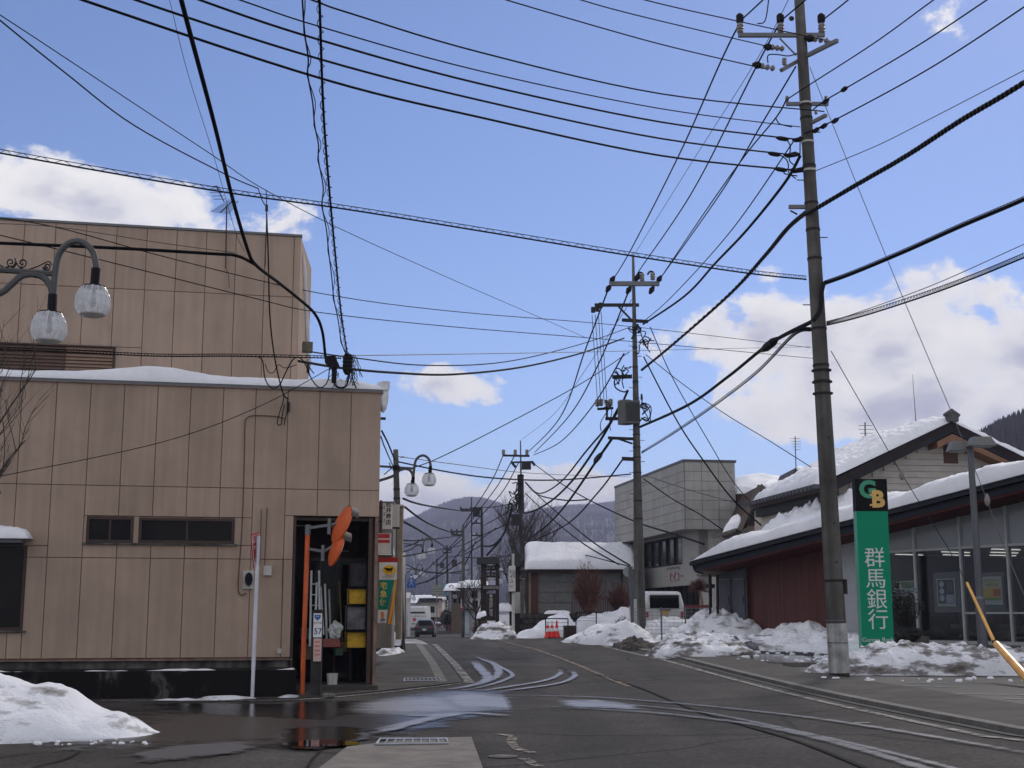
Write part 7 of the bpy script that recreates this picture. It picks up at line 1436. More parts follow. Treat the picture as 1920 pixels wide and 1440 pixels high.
mound('snow_heap', [Vector((8.7, 45.6, 0)), Vector((9.2, 42.6, 0)), Vector((9.6, 39.5, 0)), Vector((9.9, 37, 0)), Vector((10.0, 34.6, 0))], [2.4, 2.6, 2.2, 2.0, 1.6], [.5, .72, .6, .5, .4, .25], 25, SNOWL, 'snow bank along the foot of the red wall', 150, 50, lump=.2, fine=.06)
mound('snow_heap', [G(1330, 1222), G(1400, 1218), G(1480, 1219), G(1560, 1222)], [1.6, 2.0, 2.2, 1.6], [.2, .35, .42, .45, .3], 27, SNOWL, 'low snow spill on the forecourt left of the tall pole', 140, 46, lump=.14)
mound('snow_heap', [Vector((6.1, 29.4, 0)), Vector((7.0, 29.2, 0)), Vector((8.2, 29.1, 0)), Vector((9.6, 29.0, 0)), Vector((11.2, 28.9, 0)), Vector((13.5, 28.8, 0)), Vector((15, 28.7, 0))], [.5, 1.2, 1.7, 1.9, 1.8, 1.8, 1.2], [.10, .36, .60, .64, .60, .58, .52, .4], 31, SNOWD, 'long dirty ploughed snow bank below the green bank sign', 330, 74, lump=.17, fine=.07, pw=.42, rough=1.1)
mound('snow_heap', [Vector((8.3, 33.6, 0)), Vector((8.7, 34.3, 0)), Vector((9.0, 35.2, 0))], [.9, 1.3, 1.0], [.2, .55, .5, .2], 35, SNOW, 'snow heap against the pale bank wall left of the green sign', 50, 30)
random.seed(41); mb = MB()
for i in range(150):
    r_ = random.random()
    if r_ < .45: px, py = random.uniform(1380, 1560), random.uniform(1222, 1245)
    elif r_ < .6: px, py = random.uniform(1540, 1920), random.uniform(1274, 1281)
    elif r_ < .8: px, py = random.uniform(1240, 1420), random.uniform(1222, 1236)
    else: px, py = random.gauss(1200, 1) if False else random.uniform(20, 285), random.uniform(1386, 1398)
    c = gp(px, py); s_ = random.uniform(.015, .06) * (1.3 if px > 1300 else .6)
    mb.lathe(c, [(s_ * .9, 0), (s_, s_ * .5), (s_ * .6, s_ * 1.1)], 6, sx=random.uniform(.8, 1.5))
solo(mb, 'snow_crumbs', SNOW, 'scattered crumbs of snow along the foot of the snow banks', 'snow crumbs', kind='stuff')
solo(MB().ob(gp(1478, 1252) , Vector((.9, .1, 0)), Vector((-.1, .25, 0)), Z * .12), 'kerb_block', CONC, 'stray concrete kerb block just left of the tall pole', 'kerb block')
HAZE = .00026
# ================================================================ overhead wires
WB = M0('cable_black', (.006, .006, .007), .8, spec=.1); WG = M0('wire_grey', (.04, .04, .045), .6)
def wpts(P, n=40):
    """P: list of (px,py,Y); a smooth hanging curve through real places"""
    # depth varies so that the horizontal run is straight between the two ends
    a, b = at(*P[0]), at(*P[-1]); out = []
    hd = Vector((b.x - a.x, b.y - a.y, 0)); L_ = hd.length
    if L_ < .5: return smoothpts([at(*p) for p in P], max(2, n // max(1, len(P) - 1)))
    hd.normalize(); nn = Vector((hd.y, -hd.x, 0)); keys = [a]
    for p in P[1:-1]:
        r = ray(p[0], p[1]); den = r.dot(nn)
        q = Vector((0, 0, EYE)) + r * ((a - Vector((0, 0, EYE))).dot(nn) / den) if abs(den) > .02 else at(p[0], p[1], (a.y + b.y) / 2); keys.append(q)
    keys.append(b); return smoothpts(keys, max(2, n // (len(keys) - 1)))
def outside(p): q = proj(p); return q[0] < -5 or q[0] > 1925 or q[1] < -5
def tails(pts):
    pts = [Vector(p) for p in pts]
    if outside(pts[0]): d = (pts[0] - pts[2]).normalized(); pts = [pts[0] + d * 14 + Z * .3, pts[0] + d * 7] + pts
    if outside(pts[-1]): d = (pts[-1] - pts[-3]).normalized(); pts = pts + [pts[-1] + d * 7, pts[-1] + d * 14 + Z * .3]
    return pts
def wire(label, P, w=3., name='overhead_wire', mat=None, group=None, Yw=None, n=36, cat='wire'):
    pts = tails(wpts(P, n)); Yw = Yw or sum(p[2] for p in P) / len(P); r = w * .5 * Yw / 2500; return solo(MB().tube(pts, r, 5), name, mat or WB, label, cat, group)
def ladder(label, P, w=3., gap=8., per=14., amp=1.0, name='suspended_cable', Yw=None, loops=False):
    pts = tails(wpts(P, 80)); Yw = Yw or P[0][2]; k = Yw / 2500; t = thing(name, label, 'cable', pts[0]); MB().tube(pts, w * .5 * k, 5).build('cable', WB, t); up = [p + Z * gap * k for p in pts]; MB().tube(up, .9 * k, 4).build('messenger', WB, t)
    L_ = sum((b - a).length for a, b in zip(pts, pts[1:])); n = int(L_ / (per * k)) ; fz = pl(pts); sp_ = []
    for i in range(n + 1):
        c = fz(i / n)
        if loops: sp_ += [c + Z * (gap * k * s) for s in ((-.15, 1.1)[i % 2],)]
        else: sp_.append(c + Z * (gap * k * (1.05 if i % 2 else -.05)))
    MB().tube(smoothpts(sp_, 3), .7 * k, 3).build('hanger_spiral', WB, t); return t
def coil(label, P, w, rad, turns, name='lashed_cable', Yw=None, wraps=1, wr=1.2):
    pts = tails(wpts(P, 90)); Yw = Yw or P[0][2]; k = Yw / 2500; t = thing(name, label, 'cable', pts[0]); MB().tube(pts, w * .5 * k, 6).build('cable', WB, t); fz = pl(pts); n = turns * 8; sp_ = []
    for i in range(n + 1):
        u_ = i / n; c = fz(u_); d_ = (fz(min(1, u_ + .01)) - fz(max(0, u_ - .01))).normalized(); s_ = d_.cross(Z).normalized(); q = s_.cross(d_); a = 2 * math.pi * turns * u_; sp_.append(c + (s_ * math.cos(a) + q * math.sin(a)) * rad * k)
    MB().tube(sp_, wr * k, 4).build('lashing', WG if wraps else WB, t); return t
G5 = 'wires sweeping from the upper left to the tall pole'
wire('lowest of the five sweeping wires crossing from the top left to the tall pole', [(-80, -88, 15), (155, 0, 17), (612, 150, 22), (900, 220, 24.5), (1240, 292, 26.5), (1500, 320, 28)], 4.2, group=G5, Yw=24)
wire('second lowest of the five sweeping wires to the tall pole', [(20, -90, 15), (255, 0, 17), (600, 111, 22), (900, 188, 24.5), (1240, 260, 26.5), (1500, 292, 28)], 3.8, group=G5, Yw=24)
wire('middle one of the five sweeping wires to the tall pole', [(140, -92, 15.5), (375, 0, 18), (600, 75, 22), (900, 157, 24.5), (1240, 229, 26.5), (1500, 262, 28)], 3.8, group=G5, Yw=24)
wire('second highest and thinner of the five sweeping wires to the tall pole', [(240, -70, 16), (450, 0, 19), (600, 50, 22), (900, 133, 24.5), (1240, 204, 26.5), (1500, 238, 28)], 2.4, group=G5, Yw=24)
wire('highest of the five sweeping wires, slightly wavy, to the tall pole', [(400, -70, 18), (585, 0, 21), (660, 26, 22), (900, 98, 24.5), (1240, 176, 26.5), (1545, 209, 28)], 3., group=G5, Yw=25)
wire('lowest wire reaching the tall pole top crossarm from the top edge', [(760, -60, 22), (950, 0, 23.5), (1180, 67, 26), (1300, 98, 27), (1440, 130, 28)], 2.6, Yw=26)
wire('middle wire reaching the tall pole top from the top edge', [(900, -60, 22), (1090, 0, 24), (1180, 25, 25.5), (1300, 54, 26.8), (1440, 87, 28)], 2.4, Yw=26)
wire('uppermost wire crossing the tall pole head from the top edge', [(1010, -58, 22), (1210, 0, 25), (1385, 40, 27), (1560, 78, 28)], 2.4, Yw=26)
G2 = 'wires running from the tall pole to the second pole'
wire('leftmost wire from the tall pole head down to the second pole', [(1389, 40, 28), (1353, 112, 30), (1272, 293, 38), (1182, 470, 49), (1147, 528, 52)], 3.4, group=G2, Yw=30)
wire('second wire from the tall pole head down to the second pole', [(1465, 38, 28), (1418, 125, 30), (1295, 365, 40), (1197, 510, 51), (1190, 530, 52)], 3.4, group=G2, Yw=30)
wire('third wire from the tall pole head to the right arm tip beyond', [(1492, 125, 28), (1425, 238, 31), (1350, 364, 38), (1236, 525, 52)], 3.2, group=G2, Yw=30)
wire('thin earth wire from above the tall pole to the tip of the second pole', [(1490, -25, 28), (1420, 110, 30), (1300, 300, 38), (1189, 478, 52)], 1.5, mat=WG, group=G2, Yw=30)
wire('wire from the second crossarm of the tall pole to the second pole head', [(1473, 190, 28), (1454, 222, 29), (1396, 293, 32), (1320, 400, 40), (1234, 528, 52)], 3., group=G2, Yw=30)
wire('slender wire from the tall pole middle down to the upper clamp of the second pole', [(1490, 262, 28), (1369, 435, 36), (1261, 555, 47), (1208, 602, 52)], 2.6, group=G2, Yw=30)
wire('thick kinked cable from the tall pole middle to the second pole', [(1500, 293, 28), (1470, 345, 29), (1400, 432, 33), (1342, 493, 38), (1284, 555, 44), (1206, 608, 52)], 6., group=G2, Yw=30)
coil('thick braided cable sagging from the tall pole bracket to the second pole', [(1512, 398, 28), (1477, 428, 29), (1434, 480, 31), (1365, 555, 36), (1257, 650, 46), (1203, 694, 52)], 6.5, 3.6, 70, Yw=30)
coil('thick braided cable rising from the tall pole to the right edge', [(1512, 402, 28), (1600, 350, 26.5), (1700, 292, 25), (1800, 227, 23), (1920, 155, 21), (2100, 30, 18)], 9., 4.6, 80, Yw=24)
ladder('thick lashed cable rising from the tall pole to the right edge below the braided one', [(1545, 532, 28), (1600, 512, 27.5), (1700, 470, 26), (1800, 425, 24.5), (1920, 374, 23), (2080, 300, 21)], 7.5, 5.5, 10, Yw=26)
ladder('thick lashed cable sagging from the tall pole to the second pole below the braided one', [(1522, 604, 28), (1442, 646, 30.5), (1365, 707, 35), (1290, 760, 42), (1200, 801, 52)], 6., 4, 10, Yw=32)
MB_ = MB().tube([at(1458, 634, 30), at(1450, 641, 30.2), at(1436, 652, 30.7), at(1428, 658, 31)], [.04, .10, .10, .04], 8); solo(MB_, 'cable_splice', BLACK, 'black splice sleeve on the cable left of the tall pole', 'cable splice')
ladder('ladder like looped cable from the tall pole to the right edge', [(1550, 610, 28), (1620, 592, 27.5), (1735, 555, 26), (1830, 520, 25), (1920, 483, 24), (2060, 425, 22)], 3., 8, 9, Yw=26, loops=True)
ladder('ladder like looped cable sagging from the tall pole to the second pole', [(1520, 620, 28), (1488, 630, 29), (1419, 700, 32), (1334, 765, 39), (1260, 815, 46), (1203, 850, 52)], 2.8, 6, 9, Yw=30, loops=True)
wire('thin wire rising above the looped cable at the right', [(1550, 606, 28), (1735, 540, 26), (1920, 458, 24), (2040, 405, 22)], 1.6, mat=WG, Yw=26)
wire('thin wire rising from the tall pole middle to the right edge', [(1530, 320, 28), (1640, 275, 27), (1740, 225, 26), (1920, 132, 24), (2060, 60, 22)], 1.8, mat=WG, Yw=26)
wire('upper one of three wires rising right from the tall pole', [(1473, 188, 28), (1519, 158, 27.5), (1640, 80, 25.5), (1750, 0, 23.5), (1850, -70, 22)], 2.8, Yw=26)
wire('middle one of three wires rising right from the tall pole with black sleeves', [(1525, 205, 28), (1546, 189, 27.5), (1585, 166, 27), (1720, 86, 25), (1850, 0, 23), (1950, -68, 21.5)], 3., Yw=26)
wire('lower one of three wires rising right from the tall pole with black sleeves', [(1504, 252, 28), (1565, 225, 27), (1740, 130, 25), (1920, 13, 22.5), (2050, -80, 20.5)], 3., Yw=26)
for (x, y, Y, lab) in ((1548, 190, 27.6, 'black sleeve nearest the pole on the middle right hand wire'), (1583, 167, 27, 'black sleeve farther out on the middle right hand wire'), (1545, 236, 27.4, 'middle black sleeve on the lower right hand wire of the tall pole'), (1566, 226, 27, 'outermost black sleeve on the lower right hand wire of the tall pole'), (1530, 244, 27.8, 'innermost black sleeve on the lower right hand wire of the tall pole')): solo(MB().tube([at(x - 7, y + 4, Y), at(x - 3, y + 2.5, Y), at(x + 3, y - 2, Y), at(x + 7, y - 4, Y)], [.015, .05, .05, .015], 6), 'wire_sleeve', BLACK, lab, 'wire sleeve', 'black sleeves on the wires right of the tall pole')
wire('short wire leaving the left insulator of the tall pole upward', [(1389, 38, 28), (1430, 0, 26), (1500, -70, 24)], 3.4, Yw=27)
wire('short wire leaving the middle insulator of the tall pole upward', [(1465, 38, 28), (1510, 0, 26), (1590, -70, 24)], 3.4, Yw=27)
wire('short wire leaving the right insulator of the tall pole upward', [(1543, 37, 28), (1590, 0, 26), (1680, -75, 24)], 3.2, Yw=27)
ladder('long zigzag lashed cable crossing the sky from the left edge to the tall pole', [(-90, 266, 24), (0, 287, 24.5), (400, 357, 25.5), (640, 391, 26), (900, 433, 26.5), (1180, 479, 27.2), (1400, 512, 27.8), (1512, 524, 28)], 3.4, 7.5, 21, Yw=25.5)
# heavy cables over the left building
hv = thing('heavy_cable', 'very thick black cable dropping from the top edge to the roof splice box', 'cable', at(320, -70, 13))
MB().tube(smoothpts([at(320, -90, 12.5), at(340, 0, 14), at(400, 225, 17), (at(436, 372, 19.5)), at(465, 470, 21.5), at(480, 497, 22), at(520, 528, 23.5), at(560, 560, 25), at(590, 588, 26), at(604, 620, 26.4), at(610, 668, 26.6)], 8), [.0] * 0 or .030, 8).build('cable', WB, hv)
wire('thick black cable crossing the beige upper wall and joining the heavy cable', [(-80, 452, 21), (0, 456, 21.2), (120, 461, 21.5), (250, 467, 21.7), (400, 476, 21.9), (445, 480, 22), (480, 497, 22.2)], 7, cat='cable', Yw=21)
bx = thing('splice_box', 'black splice box hanging at the end of the heavy cable above the corner roof', 'splice box', at(622, 678, 26.6))
MB().prism([at(608, 668, 26.5), at(628, 668, 26.5), at(634, 682, 26.5), at(630, 688, 26.5), at(616, 688, 26.5), at(609, 680, 26.5)], (0, .25, 0)).build('case', BLACK, bx); MB().cyl(at(627, 690, 26.6), at(626, 718, 26.6), .055, .05, 8).build('stem', BLACK, bx)
bx = thing('splice_closure', 'upright ribbed black closure beside the splice box above the corner roof', 'splice box', at(652, 696, 26.8))
c = at(652, 681, 26.8); MB().lathe(c, [(.05, -.24), (.09, -.18), (.10, -.1), (.10, .12), (.08, .18), (.04, .2)], 12).build('case', BLACK, bx)
for k in range(4): MB().lathe(c + Z * (-.14 + .08 * k), [(.105, 0), (.112, .015), (.105, .03)], 12).build('rib', DARK, bx)
coil('bundle of spiral hung cables coming down from the top edge to the upright closure', [(596, -70, 13), (599, 0, 14), (606, 200, 17.5), (616, 340, 20.5), (628, 470, 23.5), (640, 590, 26), (652, 668, 26.8)], 4.5, 5.0, 42, Yw=17, wraps=0, wr=.8)
tt = thing('looped_cable', 'wavy double cable hanging left of the spiral hung bundle', 'cable', at(566, -60, 13))
base_ = [(564, -70), (567, 0), (571, 60), (578, 110), (577, 140), (586, 190), (590, 235), (597, 270), (597, 300), (606, 350), (604, 385), (612, 430), (616, 470), (622, 520), (626, 560), (634, 600), (640, 640), (650, 668)]
for dx, w_ in ((0, .011), (5, .007)):
    MB().tube(smoothpts([at(x + (dx if i % 2 else -dx * .3), y, 13 + 13.8 * max(0, min(1, (y + 70) / 740))) for i, (x, y) in enumerate(base_)], 4), w_, 5).build('cable', WB, tt)
tt = thing('spare_cable_loops', 'tangle of thin cable tails hanging round the two black closures', 'cable', at(640, 720, 26.7)); random.seed(9)
for k in range(14):
    x0 = random.choice((618, 628, 648, 655, 660)); y0 = 692; pts = [(x0, y0)]
    for i in range(4): pts.append((pts[-1][0] + random.uniform(-7, 7), pts[-1][1] + random.uniform(3, 12)))
    MB().tube(smoothpts([at(x, y, 26.6) for x, y in pts], 4), .006, 4).build('tail', BLACK, tt)
for k in range(8):
    pts = [(656 + k, 665)]; 
    for i in range(5): pts.append((pts[-1][0] + random.uniform(-2, 7), pts[-1][1] + random.uniform(6, 13)))
    MB().tube(smoothpts([at(x, y, 26.7) for x, y in pts], 4), .006, 4).build('tail', BLACK, tt)
MB().tube(smoothpts([at(x, y, 26.4) for x, y in ((626, 715), (630, 724), (640, 727), (650, 722), (655, 700))], 5), .02, 5).build('tail', BLACK, tt); MB().tube(smoothpts([at(x, y, 26.4) for x, y in ((659, 696), (662, 712), (668, 728))], 5), .016, 5).build('tail', BLACK, tt)
ladder('thin zigzag cable crossing the beige wall just above the roof snow', [(-60, 652, 24.6), (0, 655, 24.8), (120, 660, 25.2), (300, 668, 25.6), (440, 668, 26), (640, 672, 26.6)], 2.6, 4.5, 14, Yw=25)
wire('looping service cable hanging in waves over the roof edge snow', [(480, 668, 26), (492, 676, 26), (497, 710, 26), (510, 728, 26), (524, 722, 26), (535, 700, 26), (548, 676, 26), (560, 670, 26), (572, 682, 26), (585, 712, 26), (600, 727, 26), (614, 716, 26), (618, 690, 26)], 2.4, cat='cable', n=60)
wire('slack thin lead hanging beside the looping service cable', [(497, 682, 26), (503, 697, 26), (513, 698, 26), (522, 684, 26), (535, 690, 26), (556, 684, 26)], 1.6, cat='cable')
wire('black drop wire falling from the roof mast to the wall anchor', [(500, 400, 24.5), (503, 480, 24.8), (506, 590, 25.5), (515, 670, 26), (530, 735, 26.4), (540, 748, 26.6)], 2.8, cat='cable')
wire('service cable loop hanging on the wall under the drop wire', [(532, 738, 26.4), (531, 752, 26.4), (523, 778, 26.4), (520, 794, 26.4), (527, 796, 26.4), (529, 780, 26.4), (533, 758, 26.4)], 2., cat='cable')
wire('short tail hanging from the wall anchor', [(539, 750, 26.5), (539, 768, 26.5), (535, 785, 26.5), (533, 797, 26.5)], 2., cat='cable')
wire('long thin wire crossing the facade from the splice box down to the left edge', [(-60, 902, 24), (0, 893, 24.3), (300, 830, 25.5), (480, 765, 26.2), (620, 690, 26.6)], 1.6, Yw=25.6)
wire('upper of two long wires descending from the left edge to the roof mast', [(-100, -30, 17), (0, 28, 18), (250, 193, 21), (400, 292, 23), (490, 352, 24.5), (640, 430, 27), (850, 525, 33), (1000, 590, 40), (1100, 634, 52)], 1.9, Yw=24)
wire('lower curving wire descending from the left edge to the roof mast', [(-80, -30, 17), (0, 38, 18), (123, 137, 19.3), (253, 236, 21), (417, 324, 23), (483, 353, 24.5)], 2.8, Yw=22)
wire('leads dropping from the curved wire end to the roof mast insulator', [(484, 353, 24.5), (490, 372, 24.5), (497, 385, 24.5)], 2.)
wire('hair thin wire running down beside the heavy cable', [(300, -60, 18), (318, 0, 18.6), (350, 130, 19.5), (400, 290, 21), (440, 430, 21.8), (458, 470, 22)], 1.2, mat=WG, Yw=20)
wire('upper thin wire crossing the upper beige wall toward the second pole', [(-60, 402, 23), (100, 425, 24), (330, 487, 25.5), (600, 550, 30), (850, 584, 35), (1180, 612, 45), (1520, 652, 50)], 2., Yw=27)
wire('lower thin wire crossing the upper beige wall toward the second pole', [(-60, 428, 23), (0, 441, 23.4), (240, 500, 25), (480, 560, 27), (600, 586, 29), (850, 613, 33), (1180, 640, 42), (1525, 672, 46)], 2., Yw=27)
wire('short thin wire from the left edge to the heavy cable junction', [(-60, 418, 21.5), (100, 425, 21.6), (300, 455, 21.8), (440, 474, 22)], 1.5, mat=WG, Yw=21.6)
wire('fine horizontal wire from the corner roof to behind the tall pole', [(640, 667, 27), (850, 664, 33), (1093, 660, 46), (1300, 655, 60), (1520, 650, 75)], 1.6, mat=WG, Yw=34)
wire('thin sagging wire from the corner roof to the second pole', [(585, 660, 26.8), (665, 671, 28), (800, 685, 31), (950, 678, 37), (1090, 645, 46), (1185, 612, 52)], 2.6, Yw=30)
wire('thick sagging cable from the corner roof to the second pole', [(560, 677, 26.6), (640, 690, 27.5), (740, 699, 29.5), (850, 702, 32.5), (980, 688, 38), (1090, 662, 45), (1170, 634, 51.5)], 5, cat='cable', Yw=30)
# second pole to third pole
G3 = 'wires running from the second pole to the third pole'
wire('first wire from the second pole arm to the third pole', [(1142, 538, 52), (1097, 657, 65), (1050, 783, 88), (992, 846, 108)], 2.8, group=G3, Yw=60)
wire('second wire from the second pole arm to the third pole', [(1178, 548, 52), (1120, 687, 66), (1067, 780, 84), (1003, 848, 108)], 2.8, group=G3, Yw=60)
wire('third wire from the second pole arm to the third pole', [(1170, 663, 52), (1110, 763, 66), (1050, 829, 85), (1001, 853, 108)], 2.6, group=G3, Yw=60)
wire('hair thin earth wire from the second pole to the tip of the third pole', [(1186, 560, 52), (1100, 690, 66), (1040, 775, 84), (978, 824, 108)], 1.1, mat=WG, group=G3, Yw=60)
wire('thick cable from below the transformer of the second pole to the third pole', [(1177, 733, 52), (1150, 785, 58), (1100, 845, 68), (1050, 905, 82), (1010, 925, 95), (985, 905, 107)], 4., cat='cable', Yw=58)
wire('heavy lower cable sagging from the second pole to the third pole', [(1160, 765, 52), (1120, 835, 62), (1070, 905, 76), (1025, 945, 92), (985, 962, 107), (962, 952, 108)], 5, cat='cable', Yw=58)
wire('lowest heavy cable with a black splice sagging from the second pole bracket', [(1148, 822, 52), (1120, 862, 60), (1060, 948, 76), (1020, 990, 92), (985, 1014, 107)], 5, cat='cable', Yw=58)
solo(MB().tube([at(1128, 850, 57), at(1124, 855, 57.6), at(1118, 862, 58.6), at(1115, 868, 59)], [.06, .12, .12, .06], 8), 'cable_splice', BLACK, 'black splice sleeve on the lowest cable left of the second pole', 'cable splice')
wire('slack pair of wires from the second pole bracket down to the snow roofed hall', [(1168, 861, 52), (1120, 925, 60), (1060, 985, 72), (985, 1020, 90)], 3, Yw=60)
wire('long diagonal wire from the second pole down left to the dark pole', [(1180, 660, 52), (1085, 722, 50.5), (940, 800, 48.5), (813, 863, 46.5), (745, 884, 44)], 1.8, Yw=48)
wire('sagging wire from the dark pole to the second pole', [(747, 866, 44), (840, 885, 46), (933, 897, 48), (1047, 900, 50), (1183, 889, 52)], 2.8, Yw=48)
wire('thin pair wire from the dark pole passing over the third pole', [(747, 856, 44), (850, 870, 50), (980, 886, 60), (1100, 892, 80), (1180, 894, 100)], 1.4, mat=WG, Yw=56)
wire('wire running down behind the building corner to the dark pole', [(716, 808, 31), (728, 832, 36), (740, 862, 43.8)], 3.4, Yw=36)
wire('second wire running down behind the building corner to the dark pole', [(714, 818, 31), (722, 840, 34), (737, 874, 43.8)], 2.4, Yw=36)
wire('wire from the second pole down right to the bank roof, steepest', [(1207, 669, 52), (1269, 788, 50), (1320, 865, 48.5), (1373, 935, 47), (1427, 985, 45.5)], 3, Yw=49)
wire('thin wire from the second pole down right to the gabled porch', [(1219, 613, 52), (1262, 710, 54), (1326, 823, 57), (1380, 910, 60), (1446, 981, 62)], 1.8, Yw=55)
wire('thin wire from the second pole across to the cream gable house', [(1211, 665, 52), (1280, 720, 51), (1361, 777, 50), (1440, 825, 49), (1535, 885, 47)], 1.6, Yw=50)
wire('pair of thin wires from the second pole across the grey building', [(1207, 898, 52), (1260, 935, 51), (1310, 963, 50), (1356, 994, 48.5)], 2.2, Yw=50)
wire('thin wire crossing the grey building face above the window band', [(1205, 890, 52), (1290, 918, 51), (1370, 940, 50), (1430, 955, 49)], 1.3, mat=WG, Yw=50)
wire('wire from the third pole across the grey building to the bank eave', [(1003, 871, 108), (1050, 905, 96), (1104, 937, 80), (1189, 977, 64), (1260, 1000, 55), (1320, 1020, 46)], 2.8, Yw=66)
wire('wire from the third pole down right to the leaning sign pole', [(985, 903, 108), (1010, 930, 98), (1047, 963, 86), (1110, 1015, 70), (1181, 1060, 54.5)], 2.6, Yw=72)
wire('wire from the third pole down right in front of the snowy roof', [(985, 925, 108), (1006, 945, 100), (1038, 975, 90), (1095, 1020, 76), (1160, 1058, 62)], 2.6, Yw=76)
wire('slack wire looping from the third pole toward the hall roof', [(985, 905, 108), (1010, 928, 104), (1060, 938, 98), (1100, 937, 80)], 2.6, Yw=90)
wire('thin wire with a small bracket hanging over the snow roofed hall', [(985, 1040, 100), (1020, 1042, 92), (1048, 1031, 86), (1075, 1035, 80), (1180, 1062, 64)], 1.8, Yw=76)
for i, (a, b, c, lab) in enumerate((((944, 852), (920, 905), (869, 984), 'leftmost of the wires fanning from the third pole to the pale pole'), ((964, 856), (930, 915), (872, 990), 'middle of the wires fanning from the third pole to the pale pole'), ((972, 868), (940, 925), (884, 985), 'rightmost of the wires fanning from the third pole to the pale pole'))): wire(lab, [(*a, 108), (*b, 113), (*c, 120)], 1.9, Yw=108, group='wires fanning from the third pole')
wire('bold cable sagging from the third pole to the rusty pole', [(960, 955, 108), (945, 1000, 112), (925, 1022, 117), (904, 1024, 127)], 4., cat='cable', Yw=108)
wire('bold stay running up right from the rusty pole behind the inn sign', [(912, 1042, 110), (925, 1028, 110), (941, 1010, 110)], 4, cat='cable', Yw=108)
wire('upper wire from the third pole to the thin far pole', [(975, 940, 108), (930, 950, 118), (885, 952, 138)], 1.8, Yw=110)
fan = [((756, 935), (800, 948), (865, 958), 46, 120), ((752, 1013), (800, 1012), (868, 1004), 46, 120), ((756, 1043), (800, 1035), (868, 1022), 46, 120), ((758, 950), (810, 985), (862, 1004), 46, 120), ((776, 1090), (820, 1050), (868, 1010), 120, 122), ((800, 1092), (840, 1060), (868, 1028), 150, 122), ((756, 978), (795, 1000), (838, 1028), 60, 190), ((839, 1030), (854, 1015), (868, 1000), 190, 122), ((839, 1045), (868, 1040), (903, 1022), 190, 128), ((820, 1062), (830, 1052), (839, 1042), 228, 190), ((870, 1035), (890, 1020), (930, 990), 122, 110), ((870, 1022), (895, 1008), (968, 975), 122, 108), ((871, 1060), (883, 1035), (892, 1015), 122, 125), ((871, 1045), (900, 1046), (960, 1042), 122, 108), ((760, 1058), (800, 1072), (868, 1075), 100, 122), ((760, 1025), (778, 1019), (793, 1010), 98, 92), ((869, 995), (878, 975), (884, 960), 122, 138), ((907, 985), (935, 970), (965, 950), 128, 108), ((780, 1096), (815, 1084), (868, 1052), 122, 122), ((777, 1070), (830, 1075), (880, 1068), 122, 122)]
FL = ['thin wire from the tan pillar up to the small crossarm of the pale pole', 'thin level wire from the tan pillar to the pale pole below its crossarms', 'lower thin wire from the tan pillar to the pale pole', 'wire sagging from the side sign box to the left crossarm tip', 'wire rising from the blue crossing sign to the pale pole', 'wire rising steeply behind the grey notice board to the pale pole', 'wire slanting down from the tan pillar to the far sign pole', 'wire between the far sign pole and the pale pole, upper', 'wire between the far sign pole and the rusty pole, level', 'wire between the farthest pole and the far sign pole', 'wire from the pale pole rising toward the bare tree', 'wire from the pale pole to the control box of the third pole', 'short wire climbing from the pale pole to the rusty pole bracket', 'level wire from the pale pole behind the inn sign top', 'wire from the slim pale pole sagging under the hanging lamps', 'short wire holding the hanging twin lamp over the street', 'short wire from the pale pole top to the thin far pole', 'wire from the rusty pole toward the third pole through the branches', 'lowest wire from above the far lamps to the pale pole', 'almost level wire crossing low in front of the mountain']
for i, (a, b, c, Ya, Yb_) in enumerate(fan): wire(FL[i], [(*a, Ya), (*b, (Ya + Yb_) / 2), (*c, Yb_)], 1.7 if i % 3 else 2.3, Yw=min(Ya, Yb_) * .4 + max(Ya, Yb_) * .6, group='thin wires tangled over the far street', n=14)
# ================================================================ mountains
def ridge(name, prof, Y, Yb, seed, mat, treecol, ntree, kind='structure', spread=1.):
    top = [at(px, py, Y) for px, py in prof]; fz = pl(top); mb = MB(); nu, nv = 190, 46
    def fn(u, v):
        p = fz(u); y = Yb + (Y - Yb) * v; zb = -2.; h = (p.z - zb); e = sm(v) * .35 + v * .65
        k_ = Y / 1500; rd = 26 * k_ * noise.noise((p.x * .006 / k_ + seed, y * .003 / k_, 0)) * (1 - v) * math.sin(math.pi * v) + 9 * k_ * noise.noise((p.x * .02 / k_ + seed, y * .01 / k_, 3)) * math.sin(math.pi * v)
        return Vector((p.x * (y / Y) ** .25, y, zb + h * e + rd * .9))
    mb.grid(fn, nu, nv); k = len(mb.v)
    mb.grid(lambda u, v: Vector((fz(u).x, Y + 500 * v, fz(u).z * (1 - v) - 3 * v)), nu, 4)
    o = mb.build(name, mat, None, smooth=True); fixn(o)
    if sum(p.normal.z for p in o.data.polygons) < 0: o.data.flip_normals()
    tag(o, kind='structure')
    rnd = random.Random(seed); tb = MB()
    for i in range(ntree):
        u = rnd.random(); v = 1 - rnd.random() ** 1.6 * .95 if i > ntree * .3 else 1.; p = fn(u, v); s_ = rnd.uniform(3.2, 6.6) * (Y / 1500) ** .8 * spread; r = s_ * .30
        a0 = rnd.random() * 6; vs = [p + Vector((math.cos(a0 + 2.09 * j) * r, math.sin(a0 + 2.09 * j) * r, -1)) for j in range(3)] + [p + Z * s_ + Vector((rnd.uniform(-.5, .5), 0, 0))]
        tb.add(vs, [(0, 1, 3), (1, 2, 3), (2, 0, 3)])
    tag(tb.build(name + '_forest', treecol, None), 'dense dark winter forest covering the ' + ('far mountain slope' if Y > 1000 else 'near hill at the right edge'), 'forest', kind='stuff')
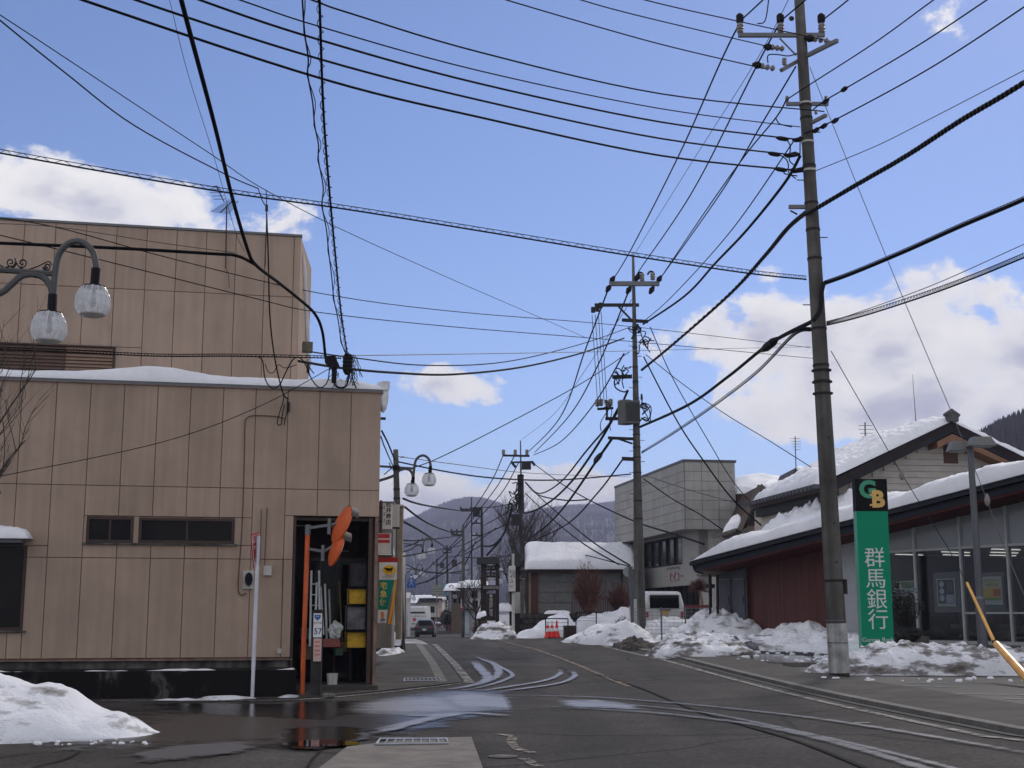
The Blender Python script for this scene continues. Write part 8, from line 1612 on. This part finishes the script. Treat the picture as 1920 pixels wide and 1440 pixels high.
def mtmat():
    m = M('mountain_forest_floor', (.05, .045, .045), .95, .2, .004); t, b = parts_of(m); g = N(t, 'ShaderNodeNewGeometry'); mp_ = N(t, 'ShaderNodeMapping'); mp_.inputs['Scale'].default_value = (.035, .002, .006); t.links.new(g.outputs['Position'], mp_.inputs[0])
    n_ = N(t, 'ShaderNodeTexNoise'); n_.inputs['Scale'].default_value = 1.2; n_.inputs['Detail'].default_value = 10; n_.inputs['Roughness'].default_value = .75; t.links.new(mp_.outputs[0], n_.inputs['Vector'])
    c = ramp(t, n_.outputs[0], [(.38, (.02, .018, .02)), (.52, (.06, .055, .06)), (.62, (.16, .155, .165)), (.74, (.40, .40, .43))]); t.links.new(c, b.inputs['Base Color']); return m
MT = mtmat(); FOR = M('winter_forest', (.035, .032, .036), .95, .35, .02)
ridge('mountain', [(560, 1060), (640, 1020), (700, 998), (755, 984), (790, 974), (810, 966), (835, 955), (860, 945), (880, 940), (905, 941), (935, 950), (960, 962), (985, 968), (1010, 962), (1060, 955), (1110, 953), (1155, 947), (1250, 930), (1400, 925), (1550, 930), (1700, 950), (1800, 960), (1900, 960), (2100, 985), (2400, 1020)], 3000, 900, 3, MT, FOR, 30000)
ridge('right_hill', [(1500, 1040), (1600, 980), (1700, 900), (1790, 862), (1840, 838), (1880, 815), (1920, 800), (2000, 778), (2150, 745), (2300, 750)], 420, 160, 8, MT, FOR, 3500, spread=2.6)
# ================================================================ haze
hz = bpy.data.materials.new('mountain_haze'); hz.use_nodes = True; ht = hz.node_tree; ht.nodes.clear()
pv = N(ht, 'ShaderNodeVolumePrincipled'); pv.inputs['Color'].default_value = (.70, .73, 1.0, 1); pv.inputs['Density'].default_value = HAZE; pv.inputs['Anisotropy'].default_value = .2
ho = N(ht, 'ShaderNodeOutputMaterial'); ht.links.new(pv.outputs[0], ho.inputs['Volume'])
mb = MB(); mb.ob((-3700, -70, -60), (7400, 0, 0), (0, 4700, 0), (0, 0, 370)); tag(mb.build('haze', hz), 'thin blue winter haze filling the valley air', 'haze', kind='stuff')
